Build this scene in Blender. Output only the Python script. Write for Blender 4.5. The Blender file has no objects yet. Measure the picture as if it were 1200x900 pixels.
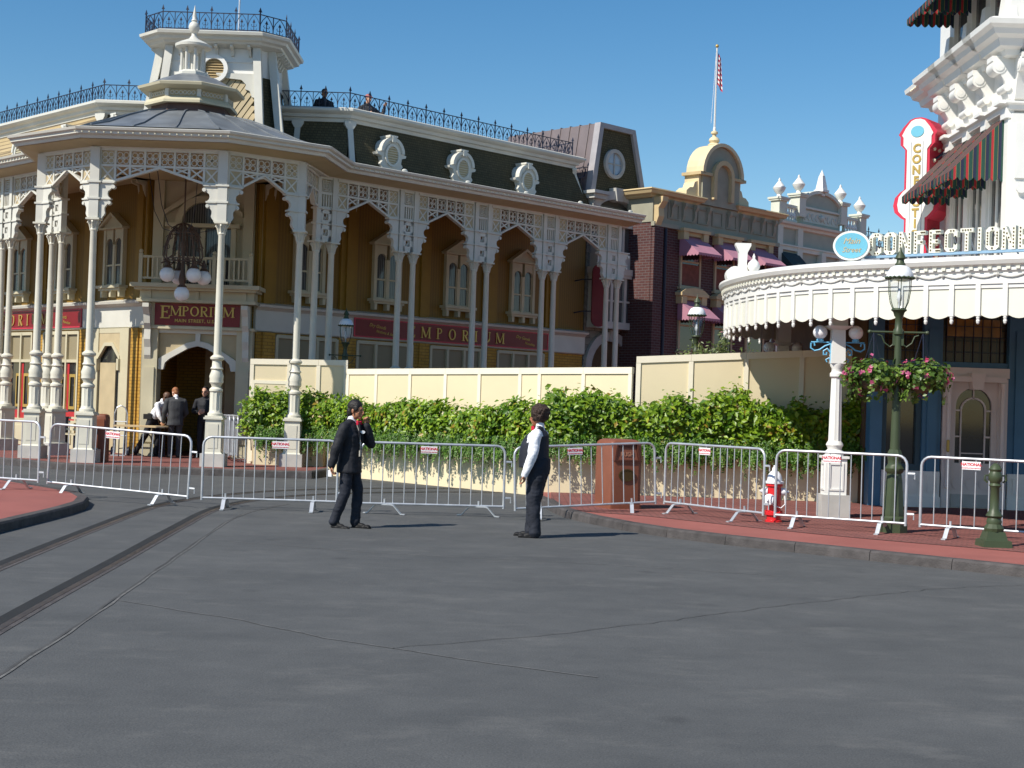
import bpy, bmesh, math, random
import numpy as np
from mathutils import Matrix, Vector
random.seed(7)
rad = math.radians
scn = bpy.context.scene
COL = scn.collection

# ------------------------------------------------------------------ camera
EYE = 1.75
ROLL, PITCH = rad(1.9), math.atan(24 / 1700)
cd = bpy.data.cameras.new("camera"); cam = bpy.data.objects.new("camera", cd); COL.objects.link(cam)
cd.sensor_width = 36.0; cd.lens = 36.0 * 1700 / 1200; cd.clip_start = 0.1; cd.clip_end = 3000
cr, sr, cp, sp = math.cos(ROLL), math.sin(ROLL), math.cos(PITCH), math.sin(PITCH)
def _tilt(d): return Vector((d[0], d[1] * cp - d[2] * sp, d[1] * sp + d[2] * cp))
ax, ay, az = _tilt((cr, 0, sr)), _tilt((-sr, 0, cr)), _tilt((0, -1, 0))
m = Matrix((ax, ay, az)).transposed().to_4x4(); m.translation = (0, 0, EYE)
cam.matrix_world = m
scn.camera = cam

# ------------------------------------------------------------------ daylight
SUN_TRAVEL = Vector((0.78, 0.64, -1.0)).normalized()        # from the front left, high
elev = math.asin(-SUN_TRAVEL.z); sazi = math.atan2(-SUN_TRAVEL.x, -SUN_TRAVEL.y)
w = bpy.data.worlds.new("World"); scn.world = w; w.use_nodes = True
nt = w.node_tree; nt.nodes.clear()
sky = nt.nodes.new("ShaderNodeTexSky"); sky.sky_type = 'NISHITA'; sky.sun_disc = False
sky.sun_elevation = elev; sky.sun_rotation = sazi % (2 * math.pi)
sky.air_density = 1.0; sky.dust_density = 0.05; sky.ozone_density = 1.3; sky.altitude = 30
bg = nt.nodes.new("ShaderNodeBackground"); bg.inputs[1].default_value = 0.096
ow = nt.nodes.new("ShaderNodeOutputWorld")
hs = nt.nodes.new("ShaderNodeHueSaturation"); hs.inputs['Saturation'].default_value = 1.38; hs.inputs['Hue'].default_value = 0.498
nt.links.new(sky.outputs[0], hs.inputs['Color']); nt.links.new(hs.outputs[0], bg.inputs[0]); nt.links.new(bg.outputs[0], ow.inputs[0])
sd = bpy.data.lights.new("sun", 'SUN'); so = bpy.data.objects.new("sun", sd); COL.objects.link(so)
sd.energy = 5.0; sd.angle = rad(0.5); sd.color = (1.0, 0.94, 0.84)
so.rotation_euler = SUN_TRAVEL.to_track_quat('-Z', 'Y').to_euler(); so.location = (-20, -10, 30)
scn.view_settings.view_transform = 'Standard'; scn.view_settings.look = 'None'
scn.view_settings.gamma = 1; scn.view_settings.exposure = 0.32; scn.view_settings.use_curve_mapping = False

# ------------------------------------------------------------------ materials
def _new(name):
    mt = bpy.data.materials.new(name); mt.use_nodes = True
    n = mt.node_tree; b = n.nodes["Principled BSDF"]
    return mt, n, b
def M(name, col, rough=0.55, var=0.10, scale=3.0, metal=0.0, bump=0.0, bscale=40.0, spec=0.4, dirt=0.0, dcol=(0.1, 0.09, 0.08), tone=0.035):
    mt, n, b = _new(name)
    b.inputs['Roughness'].default_value = rough; b.inputs['Metallic'].default_value = metal
    b.inputs['Specular IOR Level'].default_value = spec
    tc = n.nodes.new("ShaderNodeTexCoord")
    nz = n.nodes.new("ShaderNodeTexNoise"); nz.inputs['Scale'].default_value = scale; nz.inputs['Detail'].default_value = 6
    n.links.new(tc.outputs['Object'], nz.inputs['Vector'])
    rp = n.nodes.new("ShaderNodeValToRGB")
    rp.color_ramp.elements[0].position = 0.3; rp.color_ramp.elements[1].position = 0.7
    rp.color_ramp.elements[0].color = (*[c * (1 - var) for c in col], 1)
    rp.color_ramp.elements[1].color = (*[min(1, c * (1 + var)) for c in col], 1)
    n.links.new(nz.outputs['Fac'], rp.inputs['Fac'])
    out = rp.outputs['Color']
    if dirt > 0:
        n2 = n.nodes.new("ShaderNodeTexNoise"); n2.inputs['Scale'].default_value = scale * 0.6; n2.inputs['Detail'].default_value = 9; n2.inputs['Roughness'].default_value = 0.7
        n.links.new(tc.outputs['Object'], n2.inputs['Vector'])
        r2 = n.nodes.new("ShaderNodeValToRGB"); r2.color_ramp.elements[0].position = 0.52; r2.color_ramp.elements[1].position = 0.78
        r2.color_ramp.elements[1].color = (dirt, dirt, dirt, 1); r2.color_ramp.elements[0].color = (0, 0, 0, 1)
        n.links.new(n2.outputs['Fac'], r2.inputs['Fac'])
        mx = n.nodes.new("ShaderNodeMixRGB"); mx.inputs[2].default_value = (*dcol, 1)
        n.links.new(r2.outputs['Color'], mx.inputs[0]); n.links.new(out, mx.inputs[1]); out = mx.outputs[0]
    oi = n.nodes.new("ShaderNodeObjectInfo"); ov = n.nodes.new("ShaderNodeMapRange"); ov.inputs[3].default_value = 1 - tone; ov.inputs[4].default_value = 1 + tone
    n.links.new(oi.outputs['Random'], ov.inputs[0]); hv = n.nodes.new("ShaderNodeHueSaturation"); n.links.new(ov.outputs[0], hv.inputs['Value']); n.links.new(out, hv.inputs['Color']); out = hv.outputs[0]
    n.links.new(out, b.inputs['Base Color'])
    if bump > 0:
        n3 = n.nodes.new("ShaderNodeTexNoise"); n3.inputs['Scale'].default_value = bscale; n3.inputs['Detail'].default_value = 4
        n.links.new(tc.outputs['Object'], n3.inputs['Vector'])
        bp = n.nodes.new("ShaderNodeBump"); bp.inputs['Strength'].default_value = bump; bp.inputs['Distance'].default_value = 0.02
        n.links.new(n3.outputs['Fac'], bp.inputs['Height']); n.links.new(bp.outputs['Normal'], b.inputs['Normal'])
    return mt
def brickmat(name, c1, c2, mortar, bw, bh, ms=0.012, rough=0.8, flat=False, offset=0.5, bump=0.4):
    """brick pattern over the object's own x-z plane (x-y when flat)"""
    mt, n, b = _new(name); b.inputs['Roughness'].default_value = rough; b.inputs['Specular IOR Level'].default_value = 0.25
    tc = n.nodes.new("ShaderNodeTexCoord"); vec = tc.outputs['Object']
    if not flat:
        sx = n.nodes.new("ShaderNodeSeparateXYZ"); n.links.new(vec, sx.inputs[0])
        ad = n.nodes.new("ShaderNodeMath"); ad.operation = 'ADD'; n.links.new(sx.outputs[0], ad.inputs[0]); n.links.new(sx.outputs[1], ad.inputs[1])
        cx = n.nodes.new("ShaderNodeCombineXYZ"); n.links.new(ad.outputs[0], cx.inputs[0]); n.links.new(sx.outputs[2], cx.inputs[1]); vec = cx.outputs[0]
    bt = n.nodes.new("ShaderNodeTexBrick"); n.links.new(vec, bt.inputs['Vector'])
    bt.inputs['Color1'].default_value = (*c1, 1); bt.inputs['Color2'].default_value = (*c2, 1); bt.inputs['Mortar'].default_value = (*mortar, 1)
    bt.inputs['Scale'].default_value = 1; bt.inputs['Mortar Size'].default_value = ms; bt.inputs['Brick Width'].default_value = bw; bt.inputs['Row Height'].default_value = bh
    bt.offset = offset
    nz = n.nodes.new("ShaderNodeTexNoise"); nz.inputs['Scale'].default_value = 1.3; nz.inputs['Detail'].default_value = 7
    n.links.new(tc.outputs['Object'], nz.inputs['Vector'])
    mr = n.nodes.new("ShaderNodeMapRange"); mr.inputs[3].default_value = 0.72; mr.inputs[4].default_value = 1.25
    n.links.new(nz.outputs['Fac'], mr.inputs[0])
    mx = n.nodes.new("ShaderNodeMixRGB"); mx.blend_type = 'MULTIPLY'; mx.inputs[0].default_value = 1
    n.links.new(bt.outputs['Color'], mx.inputs[1]); n.links.new(mr.outputs[0], mx.inputs[2]); n.links.new(mx.outputs[0], b.inputs['Base Color'])
    bp = n.nodes.new("ShaderNodeBump"); bp.inputs['Strength'].default_value = bump; bp.inputs['Distance'].default_value = 0.015; bp.invert = True
    n.links.new(bt.outputs['Fac'], bp.inputs['Height']); n.links.new(bp.outputs['Normal'], b.inputs['Normal'])
    return mt
def wavemat(name, c1, c2, scale, axis='X', rough=0.6):
    mt, n, b = _new(name); b.inputs['Roughness'].default_value = rough
    tc = n.nodes.new("ShaderNodeTexCoord"); wv = n.nodes.new("ShaderNodeTexWave"); wv.bands_direction = axis
    wv.inputs['Scale'].default_value = scale; wv.inputs['Distortion'].default_value = 0.6; wv.inputs['Detail'].default_value = 2
    n.links.new(tc.outputs['Object'], wv.inputs['Vector'])
    rp = n.nodes.new("ShaderNodeValToRGB"); rp.color_ramp.elements[0].color = (*c1, 1); rp.color_ramp.elements[1].color = (*c2, 1)
    n.links.new(wv.outputs['Fac'], rp.inputs['Fac']); n.links.new(rp.outputs['Color'], b.inputs['Base Color'])
    return mt
def glassmat(name, tint, alpha, rough=0.05):
    mt, n, b = _new(name)
    tr = n.nodes.new("ShaderNodeBsdfTransparent"); tr.inputs[0].default_value = (*tint, 1)
    gl = n.nodes.new("ShaderNodeBsdfGlossy"); gl.inputs['Roughness'].default_value = rough; gl.inputs[0].default_value = (0.9, 0.9, 0.9, 1)
    mx = n.nodes.new("ShaderNodeMixShader"); mx.inputs[0].default_value = alpha
    o = n.nodes["Material Output"]; n.links.new(tr.outputs[0], mx.inputs[1]); n.links.new(gl.outputs[0], mx.inputs[2]); n.links.new(mx.outputs[0], o.inputs[0])
    return mt
def leafmat(name, c1, c2, c3=None):
    mt, n, b = _new(name); b.inputs['Roughness'].default_value = 0.42; b.inputs['Specular IOR Level'].default_value = 0.5
    ge = n.nodes.new("ShaderNodeNewGeometry"); rp = n.nodes.new("ShaderNodeValToRGB")
    rp.color_ramp.elements[0].color = (*c1, 1); rp.color_ramp.elements[1].color = (*c2, 1)
    if c3:
        e = rp.color_ramp.elements.new(0.9); e.color = (*c2, 1); rp.color_ramp.elements[2].color = (*c3, 1)
    if c3:
        e = rp.color_ramp.elements.new(0.975); e.color = (*c3, 1); rp.color_ramp.elements[len(rp.color_ramp.elements) - 1].color = (c3[0] * 0.8, c3[1] * 0.42, c3[2] * 0.9, 1)
    tc = n.nodes.new("ShaderNodeTexCoord"); nz = n.nodes.new("ShaderNodeTexNoise"); nz.inputs['Scale'].default_value = 2.6; nz.inputs['Detail'].default_value = 3; n.links.new(tc.outputs['Object'], nz.inputs['Vector'])
    mr = n.nodes.new("ShaderNodeMapRange"); mr.inputs[1].default_value = 0.3; mr.inputs[2].default_value = 0.7; mr.inputs[3].default_value = -0.28; mr.inputs[4].default_value = 0.22; n.links.new(nz.outputs['Fac'], mr.inputs[0])
    ad = n.nodes.new("ShaderNodeMath"); ad.operation = 'ADD'; ad.use_clamp = True; n.links.new(ge.outputs['Random Per Island'], ad.inputs[0]); n.links.new(mr.outputs[0], ad.inputs[1])
    n.links.new(ad.outputs[0], rp.inputs['Fac']); n.links.new(rp.outputs['Color'], b.inputs['Base Color'])
    tl = n.nodes.new("ShaderNodeBsdfTranslucent"); n.links.new(rp.outputs['Color'], tl.inputs[0])
    mx = n.nodes.new("ShaderNodeMixShader"); mx.inputs[0].default_value = 0.3
    o = n.nodes["Material Output"]; n.links.new(b.outputs[0], mx.inputs[1]); n.links.new(tl.outputs[0], mx.inputs[2]); n.links.new(mx.outputs[0], o.inputs[0])
    return mt

def asphalt(name):
    mt, n, b = _new(name); b.inputs['Roughness'].default_value = 0.82; b.inputs['Specular IOR Level'].default_value = 0.3
    tc = n.nodes.new("ShaderNodeTexCoord")
    def noise(sc, det=5, ro=0.6, vec=None):
        z = n.nodes.new("ShaderNodeTexNoise"); z.inputs['Scale'].default_value = sc; z.inputs['Detail'].default_value = det; z.inputs['Roughness'].default_value = ro
        n.links.new(vec or tc.outputs['Object'], z.inputs['Vector']); return z.outputs['Fac']
    mp = n.nodes.new("ShaderNodeMapping"); mp.inputs['Scale'].default_value = (0.7, 1.1, 1); mp.inputs['Rotation'].default_value = (0, 0, 0.35)
    n.links.new(tc.outputs['Object'], mp.inputs[0])
    big = noise(0.55, 8, 0.65, mp.outputs[0]); mid = noise(2.2, 8, 0.7); fine = noise(90, 3, 0.6); speck = noise(38, 2, 0.5)
    rp = n.nodes.new("ShaderNodeValToRGB"); e = rp.color_ramp.elements
    e[0].position = 0.36; e[0].color = (0.062, 0.0645, 0.066, 1); e[1].position = 0.66; e[1].color = (0.095, 0.097, 0.097, 1)
    ad = n.nodes.new("ShaderNodeMixRGB"); ad.inputs[0].default_value = 0.45
    n.links.new(big, ad.inputs[1]); n.links.new(mid, ad.inputs[2]); n.links.new(ad.outputs[0], rp.inputs[0])
    # aggregate grain
    mr = n.nodes.new("ShaderNodeMapRange"); mr.inputs[1].default_value = 0.3; mr.inputs[2].default_value = 0.7; mr.inputs[3].default_value = 0.72; mr.inputs[4].default_value = 1.3
    n.links.new(fine, mr.inputs[0])
    mx = n.nodes.new("ShaderNodeMixRGB"); mx.blend_type = 'MULTIPLY'; mx.inputs[0].default_value = 1
    n.links.new(rp.outputs[0], mx.inputs[1]); n.links.new(mr.outputs[0], mx.inputs[2])
    # pale dusty scuffs
    r2 = n.nodes.new("ShaderNodeValToRGB"); r2.color_ramp.elements[0].position = 0.53; r2.color_ramp.elements[1].position = 0.78
    r2.color_ramp.elements[0].color = (0, 0, 0, 1); r2.color_ramp.elements[1].color = (0.5, 0.5, 0.5, 1)
    mp2 = n.nodes.new("ShaderNodeMapping"); mp2.inputs['Scale'].default_value = (0.8, 1.35, 1); mp2.inputs['Location'].default_value = (3, 1, 0); n.links.new(tc.outputs['Object'], mp2.inputs[0])
    n.links.new(noise(1.1, 10, 0.75, mp2.outputs[0]), r2.inputs[0])
    m2 = n.nodes.new("ShaderNodeMixRGB"); m2.inputs[2].default_value = (0.175, 0.170, 0.160, 1)
    n.links.new(r2.outputs[0], m2.inputs[0]); n.links.new(mx.outputs[0], m2.inputs[1])
    sp_ = n.nodes.new("ShaderNodeTexVoronoi"); sp_.inputs['Scale'].default_value = 55; n.links.new(tc.outputs['Object'], sp_.inputs['Vector'])
    r3 = n.nodes.new("ShaderNodeValToRGB"); r3.color_ramp.elements[0].position = 0.0; r3.color_ramp.elements[0].color = (1.7, 1.68, 1.62, 1); r3.color_ramp.elements[1].position = 0.16; r3.color_ramp.elements[1].color = (1, 1, 1, 1)
    n.links.new(sp_.outputs['Distance'], r3.inputs[0])
    m3 = n.nodes.new("ShaderNodeMixRGB"); m3.blend_type = 'MULTIPLY'; m3.inputs[0].default_value = 1; n.links.new(m2.outputs[0], m3.inputs[1]); n.links.new(r3.outputs[0], m3.inputs[2])
    v2 = n.nodes.new("ShaderNodeTexVoronoi"); v2.inputs['Scale'].default_value = 0.8; v2.inputs['Randomness'].default_value = 1
    wn = n.nodes.new("ShaderNodeTexNoise"); wn.inputs['Scale'].default_value = 5; wn.inputs['Detail'].default_value = 5; n.links.new(tc.outputs['Object'], wn.inputs['Vector'])
    wa = n.nodes.new("ShaderNodeMixRGB"); wa.inputs[0].default_value = 0.12; n.links.new(tc.outputs['Object'], wa.inputs[1]); n.links.new(wn.outputs['Color'], wa.inputs[2]); n.links.new(wa.outputs[0], v2.inputs['Vector'])
    r4 = n.nodes.new("ShaderNodeValToRGB"); r4.color_ramp.elements[0].position = 0.02; r4.color_ramp.elements[0].color = (0.55, 0.55, 0.56, 1); r4.color_ramp.elements[1].position = 0.10; r4.color_ramp.elements[1].color = (1, 1, 1, 1)
    n.links.new(v2.outputs['Distance'], r4.inputs[0])
    m4 = n.nodes.new("ShaderNodeMixRGB"); m4.blend_type = 'MULTIPLY'; m4.inputs[0].default_value = 0.6; n.links.new(m3.outputs[0], m4.inputs[1]); n.links.new(r4.outputs[0], m4.inputs[2])
    n.links.new(m4.outputs[0], b.inputs['Base Color'])
    bp = n.nodes.new("ShaderNodeBump"); bp.inputs['Strength'].default_value = 0.35; bp.inputs['Distance'].default_value = 0.01
    n.links.new(speck, bp.inputs['Height']); n.links.new(bp.outputs[0], b.inputs['Normal'])
    return mt

WHITE = M("white_paint", (0.58, 0.57, 0.51), 0.45, 0.06, 2, dirt=0.4, dcol=(0.5, 0.46, 0.38))
CREAM = M("cream_paint", (0.50, 0.455, 0.32), 0.5, 0.06, 2, dirt=0.2, dcol=(0.45, 0.38, 0.26))
COLPAINT = M("column_paint", (0.61, 0.585, 0.49), 0.4, 0.06, 3, dirt=0.35, dcol=(0.5, 0.45, 0.36))
SOFFIT = M("soffit_cream", (0.46, 0.38, 0.22), 0.6, 0.05)
TANPANEL = M("tan_panel", (0.44, 0.36, 0.22), 0.6, 0.08)
OCHRE = wavemat("ochre_boards", (0.170, 0.092, 0.008), (0.215, 0.118, 0.011), 3.2)
OCHREP = M("ochre_pilaster", (0.26, 0.145, 0.014), 0.6, 0.08)
YBRICK = brickmat("yellow_brick", (0.42, 0.235, 0.04), (0.47, 0.275, 0.055), (0.26, 0.15, 0.04), 0.24, 0.085, 0.01)
RBRICK = brickmat("red_brick", (0.078, 0.032, 0.032), (0.10, 0.042, 0.037), (0.12, 0.095, 0.095), 0.25, 0.085, 0.012)
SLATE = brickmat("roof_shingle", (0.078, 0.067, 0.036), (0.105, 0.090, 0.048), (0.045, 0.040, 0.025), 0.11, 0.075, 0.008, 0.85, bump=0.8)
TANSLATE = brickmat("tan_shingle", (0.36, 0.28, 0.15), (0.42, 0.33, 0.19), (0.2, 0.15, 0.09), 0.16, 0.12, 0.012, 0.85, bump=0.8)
LEADROOF = M("grey_metal_roof", (0.17, 0.185, 0.20), 0.42, 0.25, 2.2, metal=0.25, dirt=0.3, dcol=(0.30, 0.31, 0.31))
COPPER = M("brown_metal", (0.10, 0.055, 0.045), 0.6, 0.2)
MAUVE = M("mauve_metal_roof", (0.185, 0.15, 0.148), 0.45, 0.12, 2, metal=0.2)
IRON = M("black_iron", (0.018, 0.022, 0.045), 0.45, 0.1)
RUSTIRON = M("brown_iron", (0.10, 0.062, 0.045), 0.55, 0.2)
DARKGLASS = M("dark_glass", (0.02, 0.022, 0.025), 0.06, 0.3, 1.5, spec=0.7)
PALEGLASS = wavemat("curtained_glass", (0.030, 0.034, 0.040), (0.15, 0.155, 0.15), 5.0, rough=0.07)
CURTAIN = wavemat("curtain", (0.20, 0.17, 0.10), (0.32, 0.27, 0.17), 9)
SIGNRED = M("sign_red", (0.18, 0.005, 0.009), 0.4, 0.06)
GOLD = M("gold_leaf", (0.50, 0.34, 0.09), 0.35, 0.1, metal=0.35)
DISPLAYRED = M("display_red", (0.42, 0.03, 0.035), 0.6, 0.1)
GLOBE = M("opal_globe", (0.82, 0.82, 0.84), 0.2, 0.02)
STONE = M("grey_stone", (0.20, 0.195, 0.165), 0.85, 0.18, 5, bump=0.4)
STONE2 = M("pale_stone", (0.44, 0.43, 0.40), 0.8, 0.1, 4)
JOINT = M("mortar_joint", (0.11, 0.105, 0.09), 0.9, 0.1)
BUFF = M("buff_trim", (0.52, 0.40, 0.22), 0.6, 0.08)
SAGE = M("sage_frieze", (0.30, 0.29, 0.22), 0.65, 0.08)
BUFFDOME = M("buff_dome", (0.64, 0.53, 0.33), 0.6, 0.06, 2, dirt=0.15, dcol=(0.4, 0.3, 0.16))
PURPLE = M("purple_canvas", (0.40, 0.19, 0.25), 0.8, 0.06)
DKGREEN = M("green_canvas", (0.02, 0.045, 0.05), 0.8, 0.1)
PALEGREEN = M("pale_green_wall", (0.36, 0.39, 0.32), 0.65, 0.06)
MINT = M("cream_trim", (0.60, 0.61, 0.52), 0.55, 0.05)
CONFWHITE = M("bright_white", (0.74, 0.73, 0.69), 0.4, 0.04, 2, dirt=0.3, dcol=(0.6, 0.58, 0.52))
VALANCE = M("valance_cream", (0.69, 0.68, 0.58), 0.6, 0.03)
CONFBLUE = M("steel_blue_paint", (0.055, 0.16, 0.27), 0.45, 0.08)
SKYBLUE = M("light_blue_iron", (0.13, 0.40, 0.60), 0.4, 0.06)
DOORPINK = M("rose_white_paint", (0.70, 0.62, 0.58), 0.45, 0.05)
SIGNBLUE = M("oval_blue", (0.14, 0.42, 0.55), 0.4, 0.04)
CRIMSON = M("crimson_paint", (0.50, 0.025, 0.055), 0.4, 0.06)
GREYSTEEL = M("grey_steel", (0.34, 0.36, 0.40), 0.5, 0.1)
PANEL = M("beige_panel", (0.70, 0.60, 0.40), 0.7, 0.04, 0.8, dirt=0.16, bump=0.15, bscale=3, dcol=(0.6, 0.5, 0.33))
BATTEN = M("cream_batten", (0.78, 0.715, 0.57), 0.65, 0.03)
ASPHALT = asphalt("asphalt")
REDCON = M("red_concrete", (0.27, 0.088, 0.072), 0.8, 0.12, 1.2, bump=0.2, bscale=60, dirt=0.25, dcol=(0.25, 0.10, 0.085))
PAVER = brickmat("red_paver", (0.19, 0.07, 0.062), (0.25, 0.095, 0.08), (0.085, 0.045, 0.04), 0.2, 0.1, 0.009, 0.85, flat=True)
KERB = M("kerb_stone", (0.065, 0.058, 0.057), 0.85, 0.3, 6, tone=0.12, dirt=0.4, dcol=(0.13, 0.115, 0.11), bump=0.5, bscale=50)
RAILIRON = M("rail_steel", (0.085, 0.066, 0.052), 0.45, 0.35, 5, metal=0.5)
SLOT = M("flange_slot", (0.015, 0.015, 0.015), 0.9, 0.2)
SEAM = M("pale_seam", (0.125, 0.123, 0.118), 0.9, 0.35, 9)
CRACK = M("dark_crack", (0.058, 0.058, 0.058), 0.95, 0.3)
GALV = M("galvanised_steel", (0.52, 0.54, 0.57), 0.42, 0.15, 6, metal=0.55)
SIGNWHITE = M("sign_white", (0.80, 0.80, 0.80), 0.5, 0.03)
LETTERRED = M("letter_red", (0.55, 0.03, 0.05), 0.5, 0.04)
HYDRED = M("hydrant_red", (0.62, 0.02, 0.025), 0.3, 0.06, spec=0.5)
HYDWHITE = M("hydrant_white", (0.80, 0.80, 0.82), 0.3, 0.05)
TRASH = M("brown_enamel", (0.20, 0.068, 0.038), 0.42, 0.08)
BRONZE = M("bronze", (0.10, 0.065, 0.025), 0.4, 0.2, metal=0.6)
LAMPGREEN = M("lamp_green", (0.048, 0.066, 0.032), 0.45, 0.12, dirt=0.2, dcol=(0.05, 0.06, 0.03))
LAMPDOME = M("lamp_dome", (0.74, 0.76, 0.78), 0.35, 0.04)
LAMPGLASS = glassmat("lantern_glass", (0.93, 0.95, 0.95), 0.10)
LEAF = leafmat("hedge_leaf", (0.055, 0.14, 0.006), (0.25, 0.38, 0.018), (0.38, 0.50, 0.03))
FERN = leafmat("fern_frond", (0.04, 0.12, 0.012), (0.14, 0.27, 0.03), (0.20, 0.33, 0.05))
BASKETLEAF = leafmat("basket_leaf", (0.05, 0.11, 0.015), (0.17, 0.27, 0.04), (0.22, 0.30, 0.06))
BUSHLEAF = leafmat("bush_leaf", (0.08, 0.12, 0.03), (0.22, 0.27, 0.09), (0.32, 0.30, 0.14))
PETAL = leafmat("pink_petal", (0.45, 0.03, 0.10), (0.66, 0.20, 0.38))
TWIG = M("twig_bark", (0.12, 0.085, 0.05), 0.9, 0.2)
SKIN_A = M("skin_brown", (0.36, 0.16, 0.085), 0.5, 0.06, 12)
SKIN_B = M("skin_tan", (0.33, 0.135, 0.07), 0.5, 0.06, 12)
SKIN_C = M("skin_dark", (0.10, 0.05, 0.03), 0.5, 0.06, 12)
SKIN_D = M("skin_fair", (0.56, 0.31, 0.21), 0.5, 0.06, 12)
BLACKCLOTH = M("black_suit", (0.012, 0.013, 0.018), 0.75, 0.25, 9, bump=0.3, bscale=14)
NAVYCLOTH = M("navy_trousers", (0.015, 0.018, 0.028), 0.8, 0.25, 8, bump=0.4, bscale=11)
VESTCLOTH = M("navy_vest", (0.014, 0.017, 0.028), 0.7, 0.2, 8, bump=0.3, bscale=14)
GREYSUIT = M("charcoal_suit", (0.045, 0.047, 0.052), 0.8, 0.2, 8, bump=0.3, bscale=14)
SHIRT = M("white_shirt", (0.80, 0.81, 0.86), 0.7, 0.05, 8, bump=0.5, bscale=12)
SHOE = M("black_leather", (0.010, 0.010, 0.011), 0.6, 0.2, spec=0.25)
HAIRBLK = M("black_hair", (0.012, 0.009, 0.008), 0.5, 0.3, 20, bump=0.6, bscale=70)
HAIRBRN = M("brown_hair", (0.035, 0.018, 0.012), 0.6, 0.3, 25, bump=1.0, bscale=60)
HAIRRED = M("auburn_hair", (0.28, 0.11, 0.045), 0.6, 0.2, 20, bump=0.5, bscale=70)
BOWTIE = M("red_silk", (0.55, 0.01, 0.04), 0.4, 0.1)
CAPPINK = M("faded_cap", (0.34, 0.12, 0.12), 0.7, 0.1)
TABLETOP = M("tan_table_top", (0.55, 0.42, 0.24), 0.5, 0.06)
FLAGRED = M("flag_red", (0.45, 0.03, 0.05), 0.7, 0.05)
FLAGWHITE = M("flag_white", (0.75, 0.74, 0.72), 0.7, 0.04)
FLAGBLUE = M("flag_blue", (0.03, 0.04, 0.16), 0.7, 0.05)
BULB = M("clear_bulb", (0.80, 0.74, 0.55), 0.2, 0.03)
STAINED = brickmat("leaded_stained_glass", (0.045, 0.030, 0.016), (0.075, 0.042, 0.014), (0.012, 0.012, 0.012), 0.16, 0.2, 0.012, 0.15, offset=0, bump=0.2)
AMBER = M("amber_glass", (0.22, 0.10, 0.012), 0.2, 0.5, 4)
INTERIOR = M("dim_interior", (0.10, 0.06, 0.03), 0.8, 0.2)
EYEW = M("eye_white", (0.7, 0.68, 0.65), 0.3, 0.02)

# striped canvas: repeating green, red, navy, gold bands in the awning's own width
def stripes(name, axis):
    mt, n, b = _new(name); b.inputs['Roughness'].default_value = 0.8
    tc = n.nodes.new("ShaderNodeTexCoord"); sx = n.nodes.new("ShaderNodeSeparateXYZ"); n.links.new(tc.outputs['Object'], sx.inputs[0])
    mu = n.nodes.new("ShaderNodeMath"); mu.operation = 'MULTIPLY'; mu.inputs[1].default_value = 4.0
    fr = n.nodes.new("ShaderNodeMath"); fr.operation = 'FRACT'
    n.links.new(sx.outputs[axis], mu.inputs[0]); n.links.new(mu.outputs[0], fr.inputs[0])
    rp = n.nodes.new("ShaderNodeValToRGB"); rp.color_ramp.interpolation = 'CONSTANT'; e = rp.color_ramp.elements
    g, r, nv, y = (0.010, 0.055, 0.038, 1), (0.34, 0.016, 0.022, 1), (0.010, 0.015, 0.045, 1), (0.28, 0.20, 0.06, 1)
    e[0].position = 0; e[0].color = g; e[1].position = 0.27; e[1].color = y
    for p, c in ((0.30, nv), (0.56, g), (0.74, r), (0.93, y), (0.96, g)):
        q = e.new(p); q.color = c
    n.links.new(fr.outputs[0], rp.inputs[0]); n.links.new(rp.outputs[0], b.inputs['Base Color'])
    return mt
STRIPEX = stripes("striped_canvas_x", 0); STRIPEY = stripes("striped_canvas_y", 1)

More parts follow.
